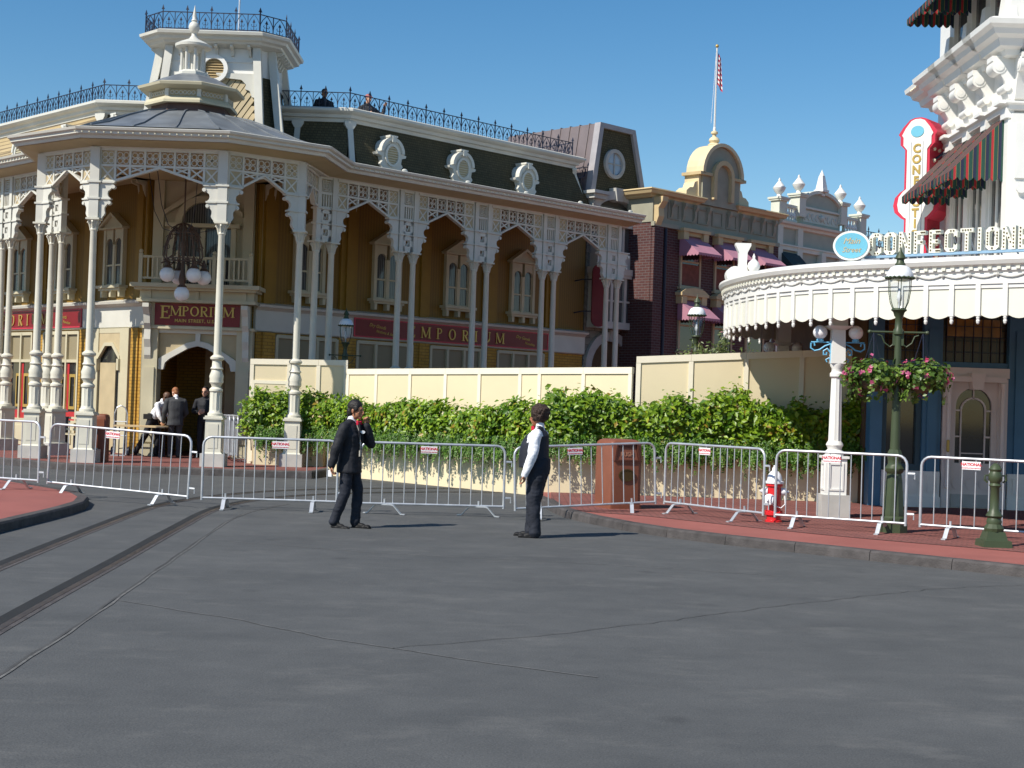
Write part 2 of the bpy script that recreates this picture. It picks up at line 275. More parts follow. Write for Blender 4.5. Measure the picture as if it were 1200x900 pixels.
# ------------------------------------------------------------------ mesh helpers
I4 = Matrix.Identity(4)
def T(x=0, y=0, z=0, rz=0.0, rx=0.0, ry=0.0, s=None):
    q = Matrix.Translation((x, y, z)) @ Matrix.Rotation(rz, 4, 'Z') @ Matrix.Rotation(ry, 4, 'Y') @ Matrix.Rotation(rx, 4, 'X')
    if s is not None: q = q @ Matrix.Diagonal((*(s if hasattr(s, '__len__') else (s, s, s)), 1))
    return q
class MB:
    def __init__(s): s.v = []; s.f = []; s.k = []; s.cur = 0
    def add(s, vs, fs, X=None):
        o = len(s.v)
        s.v += [tuple(X @ Vector(p)) for p in vs] if X is not None else [tuple(p) for p in vs]
        s.f += [tuple(i + o for i in f) for f in fs]; s.k += [s.cur] * len(fs)
        return s
    def box(s, x0, x1, y0, y1, z0, z1, X=None):
        return s.add([(x0, y0, z0), (x1, y0, z0), (x1, y1, z0), (x0, y1, z0), (x0, y0, z1), (x1, y0, z1), (x1, y1, z1), (x0, y1, z1)],
                     [(3, 2, 1, 0), (4, 5, 6, 7), (0, 1, 5, 4), (1, 2, 6, 5), (2, 3, 7, 6), (3, 0, 4, 7)], X)
    def frustum(s, x, y, z0, z1, a0, b0, a1, b1, X=None):
        return s.add([(x - a0, y - b0, z0), (x + a0, y - b0, z0), (x + a0, y + b0, z0), (x - a0, y + b0, z0), (x - a1, y - b1, z1), (x + a1, y - b1, z1), (x + a1, y + b1, z1), (x - a1, y + b1, z1)],
                     [(3, 2, 1, 0), (4, 5, 6, 7), (0, 1, 5, 4), (1, 2, 6, 5), (2, 3, 7, 6), (3, 0, 4, 7)], X)
    def lathe(s, prof, n=16, X=None, flute=0.0, zr=None, ph=0.0):
        vs, fs = [], []
        for (r, z) in prof:
            for i in range(n):
                rr = r * (1 - (flute if (zr and zr[0] <= z <= zr[1] and i % 2) else 0))
                a = ph + 2 * math.pi * i / n; vs.append((rr * math.cos(a), rr * math.sin(a), z))
        for j in range(len(prof) - 1):
            for i in range(n):
                i2 = (i + 1) % n; fs.append((j * n + i, j * n + i2, (j + 1) * n + i2, (j + 1) * n + i))
        if prof[0][0] > 1e-4: fs.append(tuple(range(n))[::-1])
        if prof[-1][0] > 1e-4: fs.append(tuple((len(prof) - 1) * n + i for i in range(n)))
        return s.add(vs, fs, X)
    def prism(s, poly, y0, y1, X=None):
        n = len(poly); a = sum(poly[i][0] * poly[(i + 1) % n][1] - poly[(i + 1) % n][0] * poly[i][1] for i in range(n))
        if a < 0: poly = poly[::-1]
        vs = [(p[0], y0, p[1]) for p in poly] + [(p[0], y1, p[1]) for p in poly]
        fs = [tuple(range(n)), tuple(range(2 * n - 1, n - 1, -1))] + [(i, n + i, n + (i + 1) % n, (i + 1) % n) for i in range(n)]
        return s.add(vs, fs, X)
    def slab(s, poly, z0, z1, X=None):
        n = len(poly); a = sum(poly[i][0] * poly[(i + 1) % n][1] - poly[(i + 1) % n][0] * poly[i][1] for i in range(n))
        if a < 0: poly = poly[::-1]
        vs = [(p[0], p[1], z0) for p in poly] + [(p[0], p[1], z1) for p in poly]
        fs = [tuple(range(n))[::-1], tuple(range(n, 2 * n))] + [(i, (i + 1) % n, n + (i + 1) % n, n + i) for i in range(n)]
        return s.add(vs, fs, X)
    def band(s, inn, out, y0, y1, closed=False, X=None):
        """solid strip between two equal-length x-z polylines"""
        n = len(inn); vs = []
        for p, q in zip(inn, out): vs += [(p[0], y0, p[1]), (q[0], y0, q[1]), (q[0], y1, q[1]), (p[0], y1, p[1])]
        fs = []
        for i in range(n if closed else n - 1):
            a, b = 4 * i, 4 * ((i + 1) % n)
            for k in range(4): fs.append((a + k, a + (k + 1) % 4, b + (k + 1) % 4, b + k))
        if not closed: fs += [(3, 2, 1, 0), tuple(4 * (n - 1) + k for k in range(4))]
        return s.add(vs, fs, X)
    def tube(s, path, r, n=8, closed=False, X=None, cap=True):
        P = [Vector(p) for p in path]; N = len(P); rs = r if hasattr(r, '__len__') else [r] * N
        vs, fs = [], []; up = None
        for i in range(N):
            if closed: t = (P[(i + 1) % N] - P[i - 1])
            else: t = P[min(i + 1, N - 1)] - P[max(i - 1, 0)]
            t.normalize()
            if up is None: up = Vector((0, 0, 1)) if abs(t.z) < 0.9 else Vector((1, 0, 0))
            u = (up - t * up.dot(t))
            if u.length < 1e-4: u = Vector((1, 0, 0)) - t * t.x
            u.normalize(); up = u; q = t.cross(u)
            for k in range(n):
                a = 2 * math.pi * k / n + math.pi / n; vs.append(tuple(P[i] + (u * math.cos(a) + q * math.sin(a)) * rs[i]))
        for i in range(N if closed else N - 1):
            j = (i + 1) % N
            for k in range(n):
                k2 = (k + 1) % n; fs.append((i * n + k, i * n + k2, j * n + k2, j * n + k))
        if not closed and cap: fs += [tuple(range(n))[::-1], tuple((N - 1) * n + k for k in range(n))]
        return s.add(vs, fs, X)
    def ball(s, c, r, n=12, m=8, X=None, sc=(1, 1, 1)):
        prof = [(max(1e-5, r * math.sin(math.pi * i / m)), -r * math.cos(math.pi * i / m)) for i in range(m + 1)]
        Y = Matrix.Translation(c) @ Matrix.Diagonal((*sc, 1))
        return s.lathe(prof, n, (X @ Y) if X is not None else Y)
    def sweep(s, path, prof, X=None, inward=False):
        """profile [(offset to the right of travel, z)] along a plan polyline with mitred corners"""
        P = [Vector((p[0], p[1])) for p in path]; N = len(P); ms = []
        for i in range(N):
            d0 = (P[i] - P[i - 1]).normalized() if i > 0 else None
            d1 = (P[i + 1] - P[i]).normalized() if i < N - 1 else None
            if d0 is None: d0 = d1
            if d1 is None: d1 = d0
            n0, n1 = Vector((d0.y, -d0.x)), Vector((d1.y, -d1.x)); b = n0 + n1
            b = b / max(0.35, b.dot(n0)) if b.length > 1e-6 else n0
            ms.append(b)
        K = len(prof); vs = []
        for i in range(N):
            for (o, z) in prof: q = P[i] + ms[i] * o; vs.append((q.x, q.y, z))
        fs = [(i * K + k, i * K + k + 1, (i + 1) * K + k + 1, (i + 1) * K + k) for i in range(N - 1) for k in range(K - 1)]
        fs += [tuple(range(K)), tuple((N - 1) * K + k for k in range(K))[::-1]]
        return s.add(vs, fs, X)
    def mesh(s, name, mats, smooth=None):
        me = bpy.data.meshes.new(name); me.from_pydata(s.v, [], s.f)
        mats = mats if isinstance(mats, (list, tuple)) else [mats]
        for q in mats: me.materials.append(q)
        if len(mats) > 1: me.polygons.foreach_set('material_index', s.k)
        bm = bmesh.new(); bm.from_mesh(me); bmesh.ops.recalc_face_normals(bm, faces=bm.faces); bm.to_mesh(me); bm.free()
        if smooth:
            me.polygons.foreach_set('use_smooth', [True] * len(me.polygons)); me.set_sharp_from_angle(angle=rad(smooth))
        me.update(); return me
def islands(mb, pad=0.006):
    """split a shape into its separate pieces (pieces that touch stay together)"""
    n = len(mb.v); p = list(range(n))
    def find(i):
        while p[i] != i: p[i] = p[p[i]]; i = p[i]
        return i
    for f in mb.f:
        for q in f[1:]: p[find(q)] = find(f[0])
    g = {}
    for i in range(n): g.setdefault(find(i), []).append(i)
    ks = list(g); co = np.array(mb.v); lo = [co[g[k]].min(0) - pad for k in ks]; hi = [co[g[k]].max(0) + pad for k in ks]; q = list(range(len(ks)))
    def top(i):
        while q[i] != i: i = q[i]
        return i
    for i in range(len(ks)):
        for j in range(i):
            if (lo[i] < hi[j]).all() and (lo[j] < hi[i]).all(): q[top(i)] = top(j)
    own = {}
    for i, k in enumerate(ks):
        for v in g[k]: own[v] = top(i)
    out = {}
    for f, k in zip(mb.f, mb.k):
        m_, mp = out.setdefault(own[f[0]], (MB(), {}))
        idx = []
        for v in f:
            if v not in mp: mp[v] = len(m_.v); m_.v.append(mb.v[v])
            idx.append(mp[v])
        m_.f.append(tuple(idx)); m_.k.append(k)
    return [a for a, _ in out.values()]
def pieces(name, mb, mat, parent, W=I4, smooth=None, key=None):
    ms = shared(("pcs", key), lambda: [b.mesh(name, mat, smooth) for b in islands(mb)]) if key else [b.mesh(name, mat, smooth) for b in islands(mb)]
    return [put(name, me, parent, W) for me in ms]
WMAT = {}
def place(o, parent, W):
    if parent is not None:
        o.parent = parent; o.matrix_basis = WMAT[parent.name].inverted() @ W
    else: o.matrix_basis = W
    WMAT[o.name] = W
def put(name, me, parent=None, W=I4, label=None, cat=None, group=None, kind=None):
    o = bpy.data.objects.new(name, me); COL.objects.link(o); place(o, parent, W); tagit(o, label, cat, group, kind); return o
def tagit(o, label=None, cat=None, group=None, kind=None):
    if label: o['label'] = label
    if cat: o['category'] = cat
    if group: o['group'] = group
    if kind: o['kind'] = kind
def thing(name, label, cat, W=I4, group=None):
    return put(name, None, None, W, label, cat, group)
def copytree(o, W, label=None):
    """copy a thing with its parts and sub-parts; W places the copy"""
    c = o.copy(); COL.objects.link(c); c.matrix_basis = W; WMAT[c.name] = W
    if label: c['label'] = label
    for a in list(o.children):
        p = a.copy(); COL.objects.link(p); p.parent = c; WMAT[p.name] = W @ a.matrix_basis
        for b in list(a.children):
            q = b.copy(); COL.objects.link(q); q.parent = p
    return c
_cache = {}
def shared(key, fn):
    if key not in _cache: _cache[key] = fn()
    return _cache[key]
def arc(cx, cz, r, a0, a1, n, rz=None):
    rz = rz or r
    return [(cx + r * math.cos(rad(a0 + (a1 - a0) * i / n)), cz + rz * math.sin(rad(a0 + (a1 - a0) * i / n))) for i in range(n + 1)]
def text_mesh(body, size, depth, mat, shear=0.0, spacing=1.0, align='CENTER', bold=0.0):
    c = bpy.data.curves.new("lettering", 'FONT'); c.body = body; c.size = size; c.extrude = depth; c.shear = shear; c.space_character = spacing
    c.align_x = align; c.align_y = 'CENTER'; c.offset = bold; c.resolution_u = 3
    o = bpy.data.objects.new("lettering", c); COL.objects.link(o)
    me = bpy.data.meshes.new_from_object(o, depsgraph=None) if False else None
    dg = bpy.context.evaluated_depsgraph_get(); me = bpy.data.meshes.new_from_object(o.evaluated_get(dg))
    bpy.data.objects.remove(o); bpy.data.curves.remove(c)
    me.materials.clear(); me.materials.append(mat); me.name = "lettering"
    return me
UPRIGHT = Matrix.Rotation(math.pi / 2, 4, 'X')      # lays text that faces +z upright, facing -y
# ================================================================== GROUND
def catmull(pts, n=6):
    P = [Vector((*p, 0)) for p in pts]; P = [2 * P[0] - P[1]] + P + [2 * P[-1] - P[-2]]; out = []
    for i in range(1, len(P) - 2):
        for k in range(n):
            t = k / n; a, b, c, d = P[i - 1:i + 3]
            q = 0.5 * (2 * b + (c - a) * t + (2 * a - 5 * b + 4 * c - d) * t * t + (3 * b - a - 3 * c + d) * t ** 3); out.append((q.x, q.y))
    out.append((P[-2].x, P[-2].y)); return out
def offs(path, d):
    P = [Vector(p) for p in path]; out = []
    for i in range(len(P)):
        t = (P[min(i + 1, len(P) - 1)] - P[max(i - 1, 0)]).normalized(); out.append((P[i].x + t.y * d, P[i].y - t.x * d))
    return out
def resample(path, step):
    P = [Vector(p) for p in path]; L = [0]
    for i in range(1, len(P)): L.append(L[-1] + (P[i] - P[i - 1]).length)
    n = max(1, round(L[-1] / step)); out = []; j = 0
    for k in range(n + 1):
        d = L[-1] * k / n
        while j < len(P) - 2 and L[j + 1] < d: j += 1
        q = P[j].lerp(P[j + 1], (d - L[j]) / max(1e-6, L[j + 1] - L[j])); out.append((q.x, q.y))
    return out
put("road", MB().add([(-900, -300, 0), (900, -300, 0), (900, 1500, 0), (-900, 1500, 0)], [(0, 1, 2, 3)]).mesh("road", ASPHALT), kind='structure')

def strip(name, path, w, z, mat):
    a, b = offs(path, -w / 2), offs(path, w / 2); mb = MB(); n = len(path)
    mb.add([(p[0], p[1], z) for p in a] + [(p[0], p[1], z) for p in b], [(i, n + i, n + i + 1, i + 1) for i in range(n - 1)])
    return put(name, mb.mesh(name, mat), kind='structure')
R1 = catmull([(-4.35, 7.0), (-4.62, 10.0), (-4.97, 14.28), (-5.27, 18.63), (-5.45, 22.4), (-5.15, 24.8), (-4.3, 27.0), (-2.6, 28.8), (0, 30)])
R2 = catmull([(-3.2, 5.0), (-3.72, 10.74), (-4.04, 15.2), (-4.32, 19.0), (-4.50, 22.2), (-4.27, 24.4), (-3.55, 26.2), (-1.9, 27.9), (0.2, 29)])
for R in (R1, R2):
    strip("tram_rail", offs(R, 0.045), 0.06, 0.006, RAILIRON)
    strip("rail_flange_slot", offs(R, -0.04), 0.115, 0.005, SLOT)
    strip("rail_bed_edge", offs(R, 0.10), 0.045, 0.004, KERB)
def jit(path, a, step=0.5):
    return [(x + random.uniform(-a, a), y + random.uniform(-a, a)) for x, y in resample(path, step)]
SEAMP = catmull([(-2.9, 6.0), (-3.05, 8.84), (-3.28, 12.2), (-3.69, 17.42), (-3.91, 21.37), (-3.6, 23.8)])
strip("pavement_seam", jit(SEAMP, 0.012), 0.022, 0.005, CRACK)
strip("pavement_seam", jit(offs(SEAMP, 0.025), 0.012), 0.022, 0.0045, SEAM)
strip("pavement_seam", jit([(-3.26, 12.2), (-2.06, 11.32), (-1.17, 10.49), (0.6, 9.4)], 0.02, 0.25), 0.014, 0.005, SEAM)
strip("pavement_seam", jit([(-3.7, 17.6), (-1.5, 16.6), (1.2, 16.2), (3, 15.6)], 0.03, 0.4), 0.014, 0.0045, SEAM)
strip("pavement_crack", jit([(-3.45, 8.9), (-3.75, 11.5), (-3.95, 15.2)], 0.01), 0.018, 0.005, CRACK)
strip("pavement_crack", jit([(-0.78, 10.27), (0.32, 11.07), (1.34, 12.03), (2.66, 13.37), (4.46, 14.96), (5.54, 15.52)], 0.03, 0.16), 0.010, 0.005, CRACK)
strip("pavement_crack", jit([(0.2, 6.9), (1.5, 6.5), (3.2, 6.3)], 0.02, 0.15), 0.008, 0.005, CRACK)

def pavement(name, outer, inner_pts, mat, kerbside=1, step=1.05, zt=0.12):
    """slab behind a kerb line; each kerb stone is its own piece"""
    kin = offs(outer, -0.17 * kerbside)
    o = put(name, MB().slab(kin + inner_pts, 0.0, zt).mesh(name, mat), kind='structure')
    pts = resample(outer, step)
    for i in range(len(pts) - 1):
        a, b = Vector(pts[i]), Vector(pts[i + 1]); t = (b - a).normalized(); nn = Vector((-t.y, t.x)) * kerbside
        a2, b2 = a + t * 0.004, b - t * 0.004; lip = 0.025
        z1 = zt + 0.006 + random.uniform(-0.002, 0.002)
        v = [(*(a2), 0), (*(b2), 0), (*(b2 + nn * 0.175), 0), (*(a2 + nn * 0.175), 0),
             (*(a2 + nn * 0.012), z1 - lip), (*(b2 + nn * 0.012), z1 - lip), (*(a2 + nn * 0.035), z1), (*(b2 + nn * 0.035), z1), (*(b2 + nn * 0.175), z1), (*(a2 + nn * 0.175), z1)]
        f = [(0, 1, 5, 4), (4, 5, 7, 6), (6, 7, 8, 9), (1, 2, 8, 7, 5), (0, 4, 6, 9, 3), (2, 3, 9, 8)]
        put("kerb_stone", MB().add(v, f).mesh("kerb_stone", KERB), o)
    return o
KR = catmull([(0.35, 27.0), (0.62, 25.0), (0.80, 23.3), (1.09, 22.15), (1.82, 20.45), (2.61, 19.35), (3.35, 18.62), (4.41, 17.6), (5.81, 16.3), (8.0, 14.2), (12, 10.2)], 4)
sw = pavement("sidewalk", KR, [(40, -5), (40, 60), (3.6, 60), (0.9, 29.5)], REDCON)
PB = catmull([(0.75, 25.6), (1.06, 22.9), (2.16, 22.0), (3.66, 20.35), (4.82, 19.27), (6.46, 18.05), (9, 15.8), (12, 12.9)], 4)
mb = MB(); mb.slab(PB + [(30, 8), (30, 40), (1.2, 40)], 0.115, 0.1245); put("paver_field", mb.mesh("paver_field", PAVER), sw)
strip("paver_joint", PB, 0.02, 0.1285, CRACK)
KI = catmull([(-6.3, 9.0), (-6.12, 14.0), (-6.10, 18.5), (-6.12, 20.4), (-6.22, 21.5), (-6.50, 22.5), (-7.0, 23.5), (-7.9, 24.6), (-9.4, 26.4)], 4)
pavement("traffic_island", KI, [(-30, 30), (-30, 9)], REDCON, 1)
KE = catmull([(-22, 41.5), (-16, 36.3), (-11.6, 33.0), (-9.7, 31.55), (-8.6, 31.35), (-7.0, 31.3), (-4.9, 31.25)], 4) + [(-4.35, 31.3), (-4.12, 31.6), (-4.05, 33.5)]
pavement("store_sidewalk", KE, [(3, 41), (3, 60), (-40, 60), (-40, 41.5)], PAVER, 1, zt=0.15)

# ================================================================== EMPORIUM STORE
CX = -8.02
W0 = T(CX, 36.5, 0.15)
emp = thing("department_store", "ornate two storey cream and ochre corner store with octagonal porch, white columns and roof tower", "building", W0)
RF = T(-4.74, 35.64, 0, rad(45))                    # right front: local x along the front, y inward
LF = T(-11.30, 35.64, 0, rad(-45))                  # left front (x negative away from the corner)
PITCHB, HALF, WALLT = 2.67, 0.24, 2.4
ZT = 7.18                                           # top of the fretwork
ZB = 6.42                                           # its lower edge
ZCAP = 5.60

# ---- column, pedestal, brackets (shared)
def col_mesh():
    p = [(0.17, 1.28), (0.17, 1.33), (0.14, 1.36), (0.135, 1.42), (0.135, 1.80), (0.15, 1.83), (0.15, 1.87), (0.10, 1.92), (0.115, 1.97), (0.155, 2.02), (0.15, 2.10), (0.16, 2.16),
         (0.125, 2.26), (0.115, 2.30), (0.145, 2.33), (0.11, 2.38), (0.105, 2.50), (0.15, 2.54), (0.155, 2.58), (0.085, 2.64), (0.082, 3.6), (0.072, 5.30), (0.095, 5.34), (0.075, 5.38), (0.085, 5.44), (0.12, 5.54), (0.135, 5.56), (0.135, 5.60)]
    return MB().lathe(p, 20, flute=0.12, zr=(1.41, 1.81)).mesh("column_shaft", COLPAINT, 35)
COLM = shared("col", col_mesh)
PEDM = MB().frustum(0, 0, 0.47, 1.20, 0.185, 0.185, 0.175, 0.175).box(-0.215, 0.215, -0.215, 0.215, 1.20, 1.245).box(-0.19, 0.19, -0.19, 0.19, 1.245, 1.28).frustum(0, 0, 0.42, 0.47, 0.23, 0.23, 0.2, 0.2)
for a in range(4): PEDM.box(-0.11, 0.11, -0.192, -0.17, 0.56, 1.10, T(rz=a * math.pi / 2))
PEDM = PEDM.mesh("pedestal", COLPAINT)
PLINM = MB().box(-0.26, 0.26, -0.26, 0.26, 0.0, 0.42).mesh("plinth", STONE2)
CAPM = MB()
for a in range(8):
    c, s_ = math.cos(a * math.pi / 4), math.sin(a * math.pi / 4)
    CAPM.tube([(0.075 * c, 0.075 * s_, 5.36), (0.10 * c, 0.10 * s_, 5.47), (0.145 * c, 0.145 * s_, 5.53), (0.15 * c, 0.15 * s_, 5.50)], [0.02, 0.022, 0.02, 0.012], 5)
CAPM.box(-0.15, 0.15, -0.15, 0.15, 5.56, 5.60); CAPM = CAPM.mesh("capital", COLPAINT, 40)
HB = [(0.09, 6.42), (0.43, 6.42), (0.43, 6.38), (0.39, 6.375), (0.435, 6.35), (0.455, 6.31), (0.44, 6.27), (0.40, 6.26), (0.385, 6.285), (0.35, 6.25), (0.30, 6.21), (0.29, 6.15), (0.31, 6.09), (0.355, 6.055), (0.355, 6.02),
      (0.31, 6.015), (0.36, 5.99), (0.375, 5.95), (0.355, 5.905), (0.315, 5.90), (0.305, 5.93), (0.27, 5.89), (0.235, 5.84), (0.235, 5.78), (0.25, 5.72), (0.22, 5.66), (0.19, 5.63), (0.19, 5.60), (0.09, 5.60)]
def bracket_mesh():
    mb = MB().prism(HB, -0.05, 0.05)
    mb.box(0.07, 0.445, -0.085, 0.085, 6.39, 6.425).box(0.07, 0.37, -0.08, 0.08, 6.02, 6.055)
    mb.lathe([(0.045, -0.075), (0.045, 0.075)], 8, T(0.415, 0, 6.31, rx=math.pi / 2)); mb.lathe([(0.04, -0.07), (0.04, 0.07)], 8, T(0.335, 0, 5.95, rx=math.pi / 2))
    return mb.mesh("bracket", WHITE, 35)
BRM = bracket_mesh()
HBI = [(0.05, 6.42), (0.155, 6.42), (0.155, 6.36), (0.12, 6.33), (0.15, 6.27), (0.12, 6.20), (0.11, 6.12), (0.155, 6.06), (0.155, 6.0), (0.115, 5.97), (0.14, 5.88), (0.115, 5.80), (0.14, 5.70), (0.155, 5.60), (0.05, 5.60)]
BRI = MB().prism(HBI, -0.045, 0.045).box(0.05, 0.24, -0.07, 0.07, 6.02, 6.05).box(0.05, 0.24, -0.07, 0.07, 6.385, 6.42).mesh("bracket", WHITE)
PIER2 = MB().box(-0.065, 0.065, -0.075, 0.075, 5.60, ZT).box(-0.10, 0.10, -0.10, 0.10, 6.02, 6.06).box(-0.11, 0.11, -0.11, 0.11, 6.39, 6.43).mesh("pier", WHITE)
PIERM = MB().box(-0.105, 0.105, -0.105, 0.105, 5.60, ZT).box(-0.14, 0.14, -0.125, 0.125, 6.02, 6.06).box(-0.15, 0.15, -0.13, 0.13, 6.39, 6.43).mesh("pier", WHITE)
def column(F, x, y=0.0, dirs=(0, math.pi), z=0.15, inner=None):
    Wc = F @ T(x, y, 0)
    c = put("column", COLM, emp, Wc)
    put("pedestal", PEDM, c, Wc); put("plinth", PLINM, c, Wc @ T(0, 0, 0.02))
    put("capital", CAPM, c, Wc); put("pier", PIERM if inner is None else PIER2, c, Wc)
    for d in dirs: put("bracket", BRM, c, Wc @ T(rz=d))
    if inner is not None: put("bracket", BRI, c, Wc @ T(rz=inner))
    return c
# ---- fretwork
def fret_mesh():
    mb = MB()
    for sx in (-1, 1):
        for sz in (-1, 1):
            mb.band(arc(sx * 0.068, sz * 0.068, 0.050, 0, 324, 9), arc(sx * 0.068, sz * 0.068, 0.067, 0, 324, 9), -0.018, 0.018, True)
    mb.box(-0.022, 0.022, -0.012, 0.012, -0.022, 0.022)
    return mb.mesh("fretwork", WHITE)
FRET = fret_mesh()
def cross_mesh(w, h):
    mb = MB(); L = math.hypot(w, h); a = math.atan2(h, w)
    for i, q in enumerate((a, -a)): mb.box(-L / 2, L / 2, -0.02 - 0.003 * i, 0.02 + 0.003 * i, -0.017, 0.017, T(ry=q))
    return mb.mesh("cross_brace", WHITE)
def lattice(F, x0, x1, n):
    """fretwork girder between two piers: rails and gable are one part, each cell's infill a sub-part"""
    mb = MB(); cw = (x1 - x0) / n; mid = (x0 + x1) / 2; zc = 6.735
    xs = [x0 + cw * i for i in range(n + 1)]
    def zlow(x):
        d = abs(x - mid); e = (x1 - x0) / 2 - cw
        return ZB if d >= e else zc - (zc - ZB) * d / e
    mb.box(x0, x1, -0.05, 0.05, ZT - 0.06, ZT); mb.box(x0, x1, -0.042, 0.042, 6.765, 6.815)
    for i, x in enumerate(xs): mb.box(x - 0.025, x + 0.025, -0.038, 0.038, zlow(x), ZT - 0.05)
    for a, b in ((x0, x0 + cw), (x1 - cw, x1)): mb.box(a, b, -0.047, 0.047, ZB - 0.005, ZB + 0.045)
    for sgn in (-1, 1):
        e = (x1 - x0) / 2 - cw
        pts = [(mid + sgn * e, ZB), (mid, zc), (mid, zc + 0.055), (mid + sgn * e, ZB + 0.055)]
        mb.prism(pts, -0.06, 0.06)
    lat = put("lattice_girder", mb.mesh("lattice_girder", WHITE), emp, F)
    bk = MB()
    for a, b in ((x0, x0 + cw), (x1 - cw, x1)): bk.box(a, b, -0.012, 0.012, ZB + 0.02, ZT - 0.04)
    pieces("backing_panel", bk, TANPANEL, lat, F)
    for i in range(n):
        xm = (xs[i] + xs[i + 1]) / 2
        put("fretwork", FRET, lat, F @ T(xm, 0, 6.965, s=(cw / 0.33, 1, 1)))
        zl = max(zlow(xs[i]), zlow(xs[i + 1])) if i not in (0, n - 1) else ZB
        h = 6.765 - zl - 0.03
        if h > 0.04: put("cross_brace", shared(("x", round(cw, 3), round(h, 3)), lambda: cross_mesh(cw - 0.05, h)), lat, F @ T(xm, 0, 6.765 - h / 2))
    return lat
def pairpanel(F, xc):
    x0, x1 = xc - HALF, xc + HALF; a = x0 + 0.065; b = x1 - 0.065
    mb = MB().box(a, b, -0.05, 0.05, ZT - 0.05, ZT).box(a, b, -0.05, 0.05, 6.76, 6.82).box(a, b, -0.05, 0.05, ZB, ZB + 0.04)
    mb.box(a, a + 0.022, -0.03, 0.02, ZB, ZT - 0.02).box(b - 0.022, b, -0.03, 0.02, ZB, ZT - 0.02).box(xc - 0.17, xc + 0.17, -0.012, 0.001, 6.961, 6.979).box(xc - 0.009, xc + 0.009, -0.0125, 0.001, 6.82, ZT - 0.05)
    for r in (0.125, 0.08, 0.035):
        o = [(xc - r, 6.97 - r), (xc + r, 6.97 - r), (xc + r, 6.97 + r), (xc - r, 6.97 + r)]; q = r - 0.02
        mb.band([(xc - q, 6.97 - q), (xc + q, 6.97 - q), (xc + q, 6.97 + q), (xc - q, 6.97 + q)], o, -0.04, 0.0, True)
    p = put("pair_panel", mb.mesh("pair_panel", WHITE), emp, F)
    pieces("backing_panel", MB().box(a, b, 0.0, 0.02, ZB, ZT), TANPANEL, p, F)
    for i in range(5):
        x = a + 0.02 + (b - a - 0.04) * i / 4
        put("slat", shared("slat", lambda: MB().box(-0.016, 0.016, -0.04, 0.0, ZB + 0.04, 6.76).mesh("slat", WHITE)), p, F @ T(x))
    pieces("tie_plate", MB().box(a, b, -0.045, 0.045, 5.60, 5.745).box(a, b, -0.045, 0.045, 5.90, 6.13).box(a, b, -0.045, 0.045, 6.29, ZB).box(a, a + 0.10, -0.044, 0.044, 5.60, ZB).box(b - 0.10, b, -0.044, 0.044, 5.60, ZB), WHITE, p, F)
    for zc_, s_ in ((6.22, 1), (5.82, 1)):
        put("cutout_scroll", shared("scroll", lambda: MB().tube([(-0.035, 0, 0.075), (-0.055, 0, 0.03), (-0.03, 0, -0.015), (0, 0, -0.075), (0.03, 0, -0.015), (0.055, 0, 0.03), (0.035, 0, 0.075)], 0.018, 5).mesh("cutout_scroll", WHITE)), p, F @ T(xc, 0, zc_))
NB = 4
for F, sg, nb in ((RF, 1, 4), (LF, -1, 3)):
    for k in range(nb + 1):
        xc = sg * PITCHB * k
        if F is RF and k == 4: xc = 10.77
        column(F, xc - HALF, dirs=(math.pi,) if not (k == 0 and sg > 0) else (), inner=0.0)
        column(F, xc + HALF, dirs=(0,) if not (k == 0 and sg < 0) else (), inner=math.pi)
        pairpanel(F, xc)
        if k < nb:
            x2 = sg * PITCHB * (k + 1)
            if F is RF and k == 3: x2 = 10.77
            a, b = sorted((xc + sg * (HALF + 0.105), x2 - sg * (HALF + 0.105))); lattice(F, a, b, 6)
# pavilion
PA, PBp, PC, PD = (-9.45, 32.35), (-6.59, 32.35), (-5.02, 33.55), (-11.02, 33.55)
def between(p, q):
    a = math.atan2(q[1] - p[1], q[0] - p[0]); return T(p[0], p[1], 0, a), math.hypot(q[0] - p[0], q[1] - p[1]), a
for p, q, n in ((PA, PBp, 8), (PBp, PC, 5), (PD, PA, 5)):
    F, L, a = between(p, q); lattice(F, 0.105, L - 0.105, n)
angBC = between(PBp, PC)[2]; angDA = between(PD, PA)[2]
column(I4, *PA, dirs=(0, angDA + math.pi)); column(I4, *PBp, dirs=(math.pi, angBC)); column(I4, *PC, dirs=(angBC + math.pi,)); column(I4, *PD, dirs=(angDA,))
for p, q in ((PC, (-4.90, 35.44)), ((-11.14, 35.44), PD)):
    F, L, a = between(p, q); lattice(F, 0.105, L - 0.105, 4)

# ---- cornice and porch roof along the whole front
REND = tuple((RF @ Vector((11.35, 0, 0))).xy); LEND = tuple((LF @ Vector((-9.5, 0, 0))).xy)
FRONT = [LEND, (-11.30, 35.64), PD, PA, PBp, PC, (-4.74, 35.64), REND]
eaves = MB().sweep(FRONT, [(-0.06, ZT), (0.06, ZT), (0.08, 7.22), (0.55, 7.30), (0.60, 7.29), (0.62, 7.36), (0.70, 7.38), (0.70, 7.43), (0.76, 7.46), (0.78, 7.51), (0.70, 7.535), (-0.6, 7.70), (-0.6, 7.4), (-0.06, 7.4)])
put("eaves_cornice", eaves.mesh("eaves_cornice", WHITE), emp)
put("eaves_soffit", MB().sweep(FRONT, [(0.085, 7.205), (0.54, 7.285), (0.54, 7.292), (0.085, 7.215)]).mesh("eaves_soffit", SOFFIT), emp)
lights = MB()
for F, a, b in ((RF, 0.3, 11.4), (LF, -9.0, -0.3), (T(0, 32.35, 0), -9.75, -6.3)):
    x = a
    while x < b: lights.box(x, x + 0.022, -0.735, -0.70, 7.395, 7.42, F); x += 0.16
put("eaves_lights", lights.mesh("eaves_lights", BULB), emp, kind='stuff')
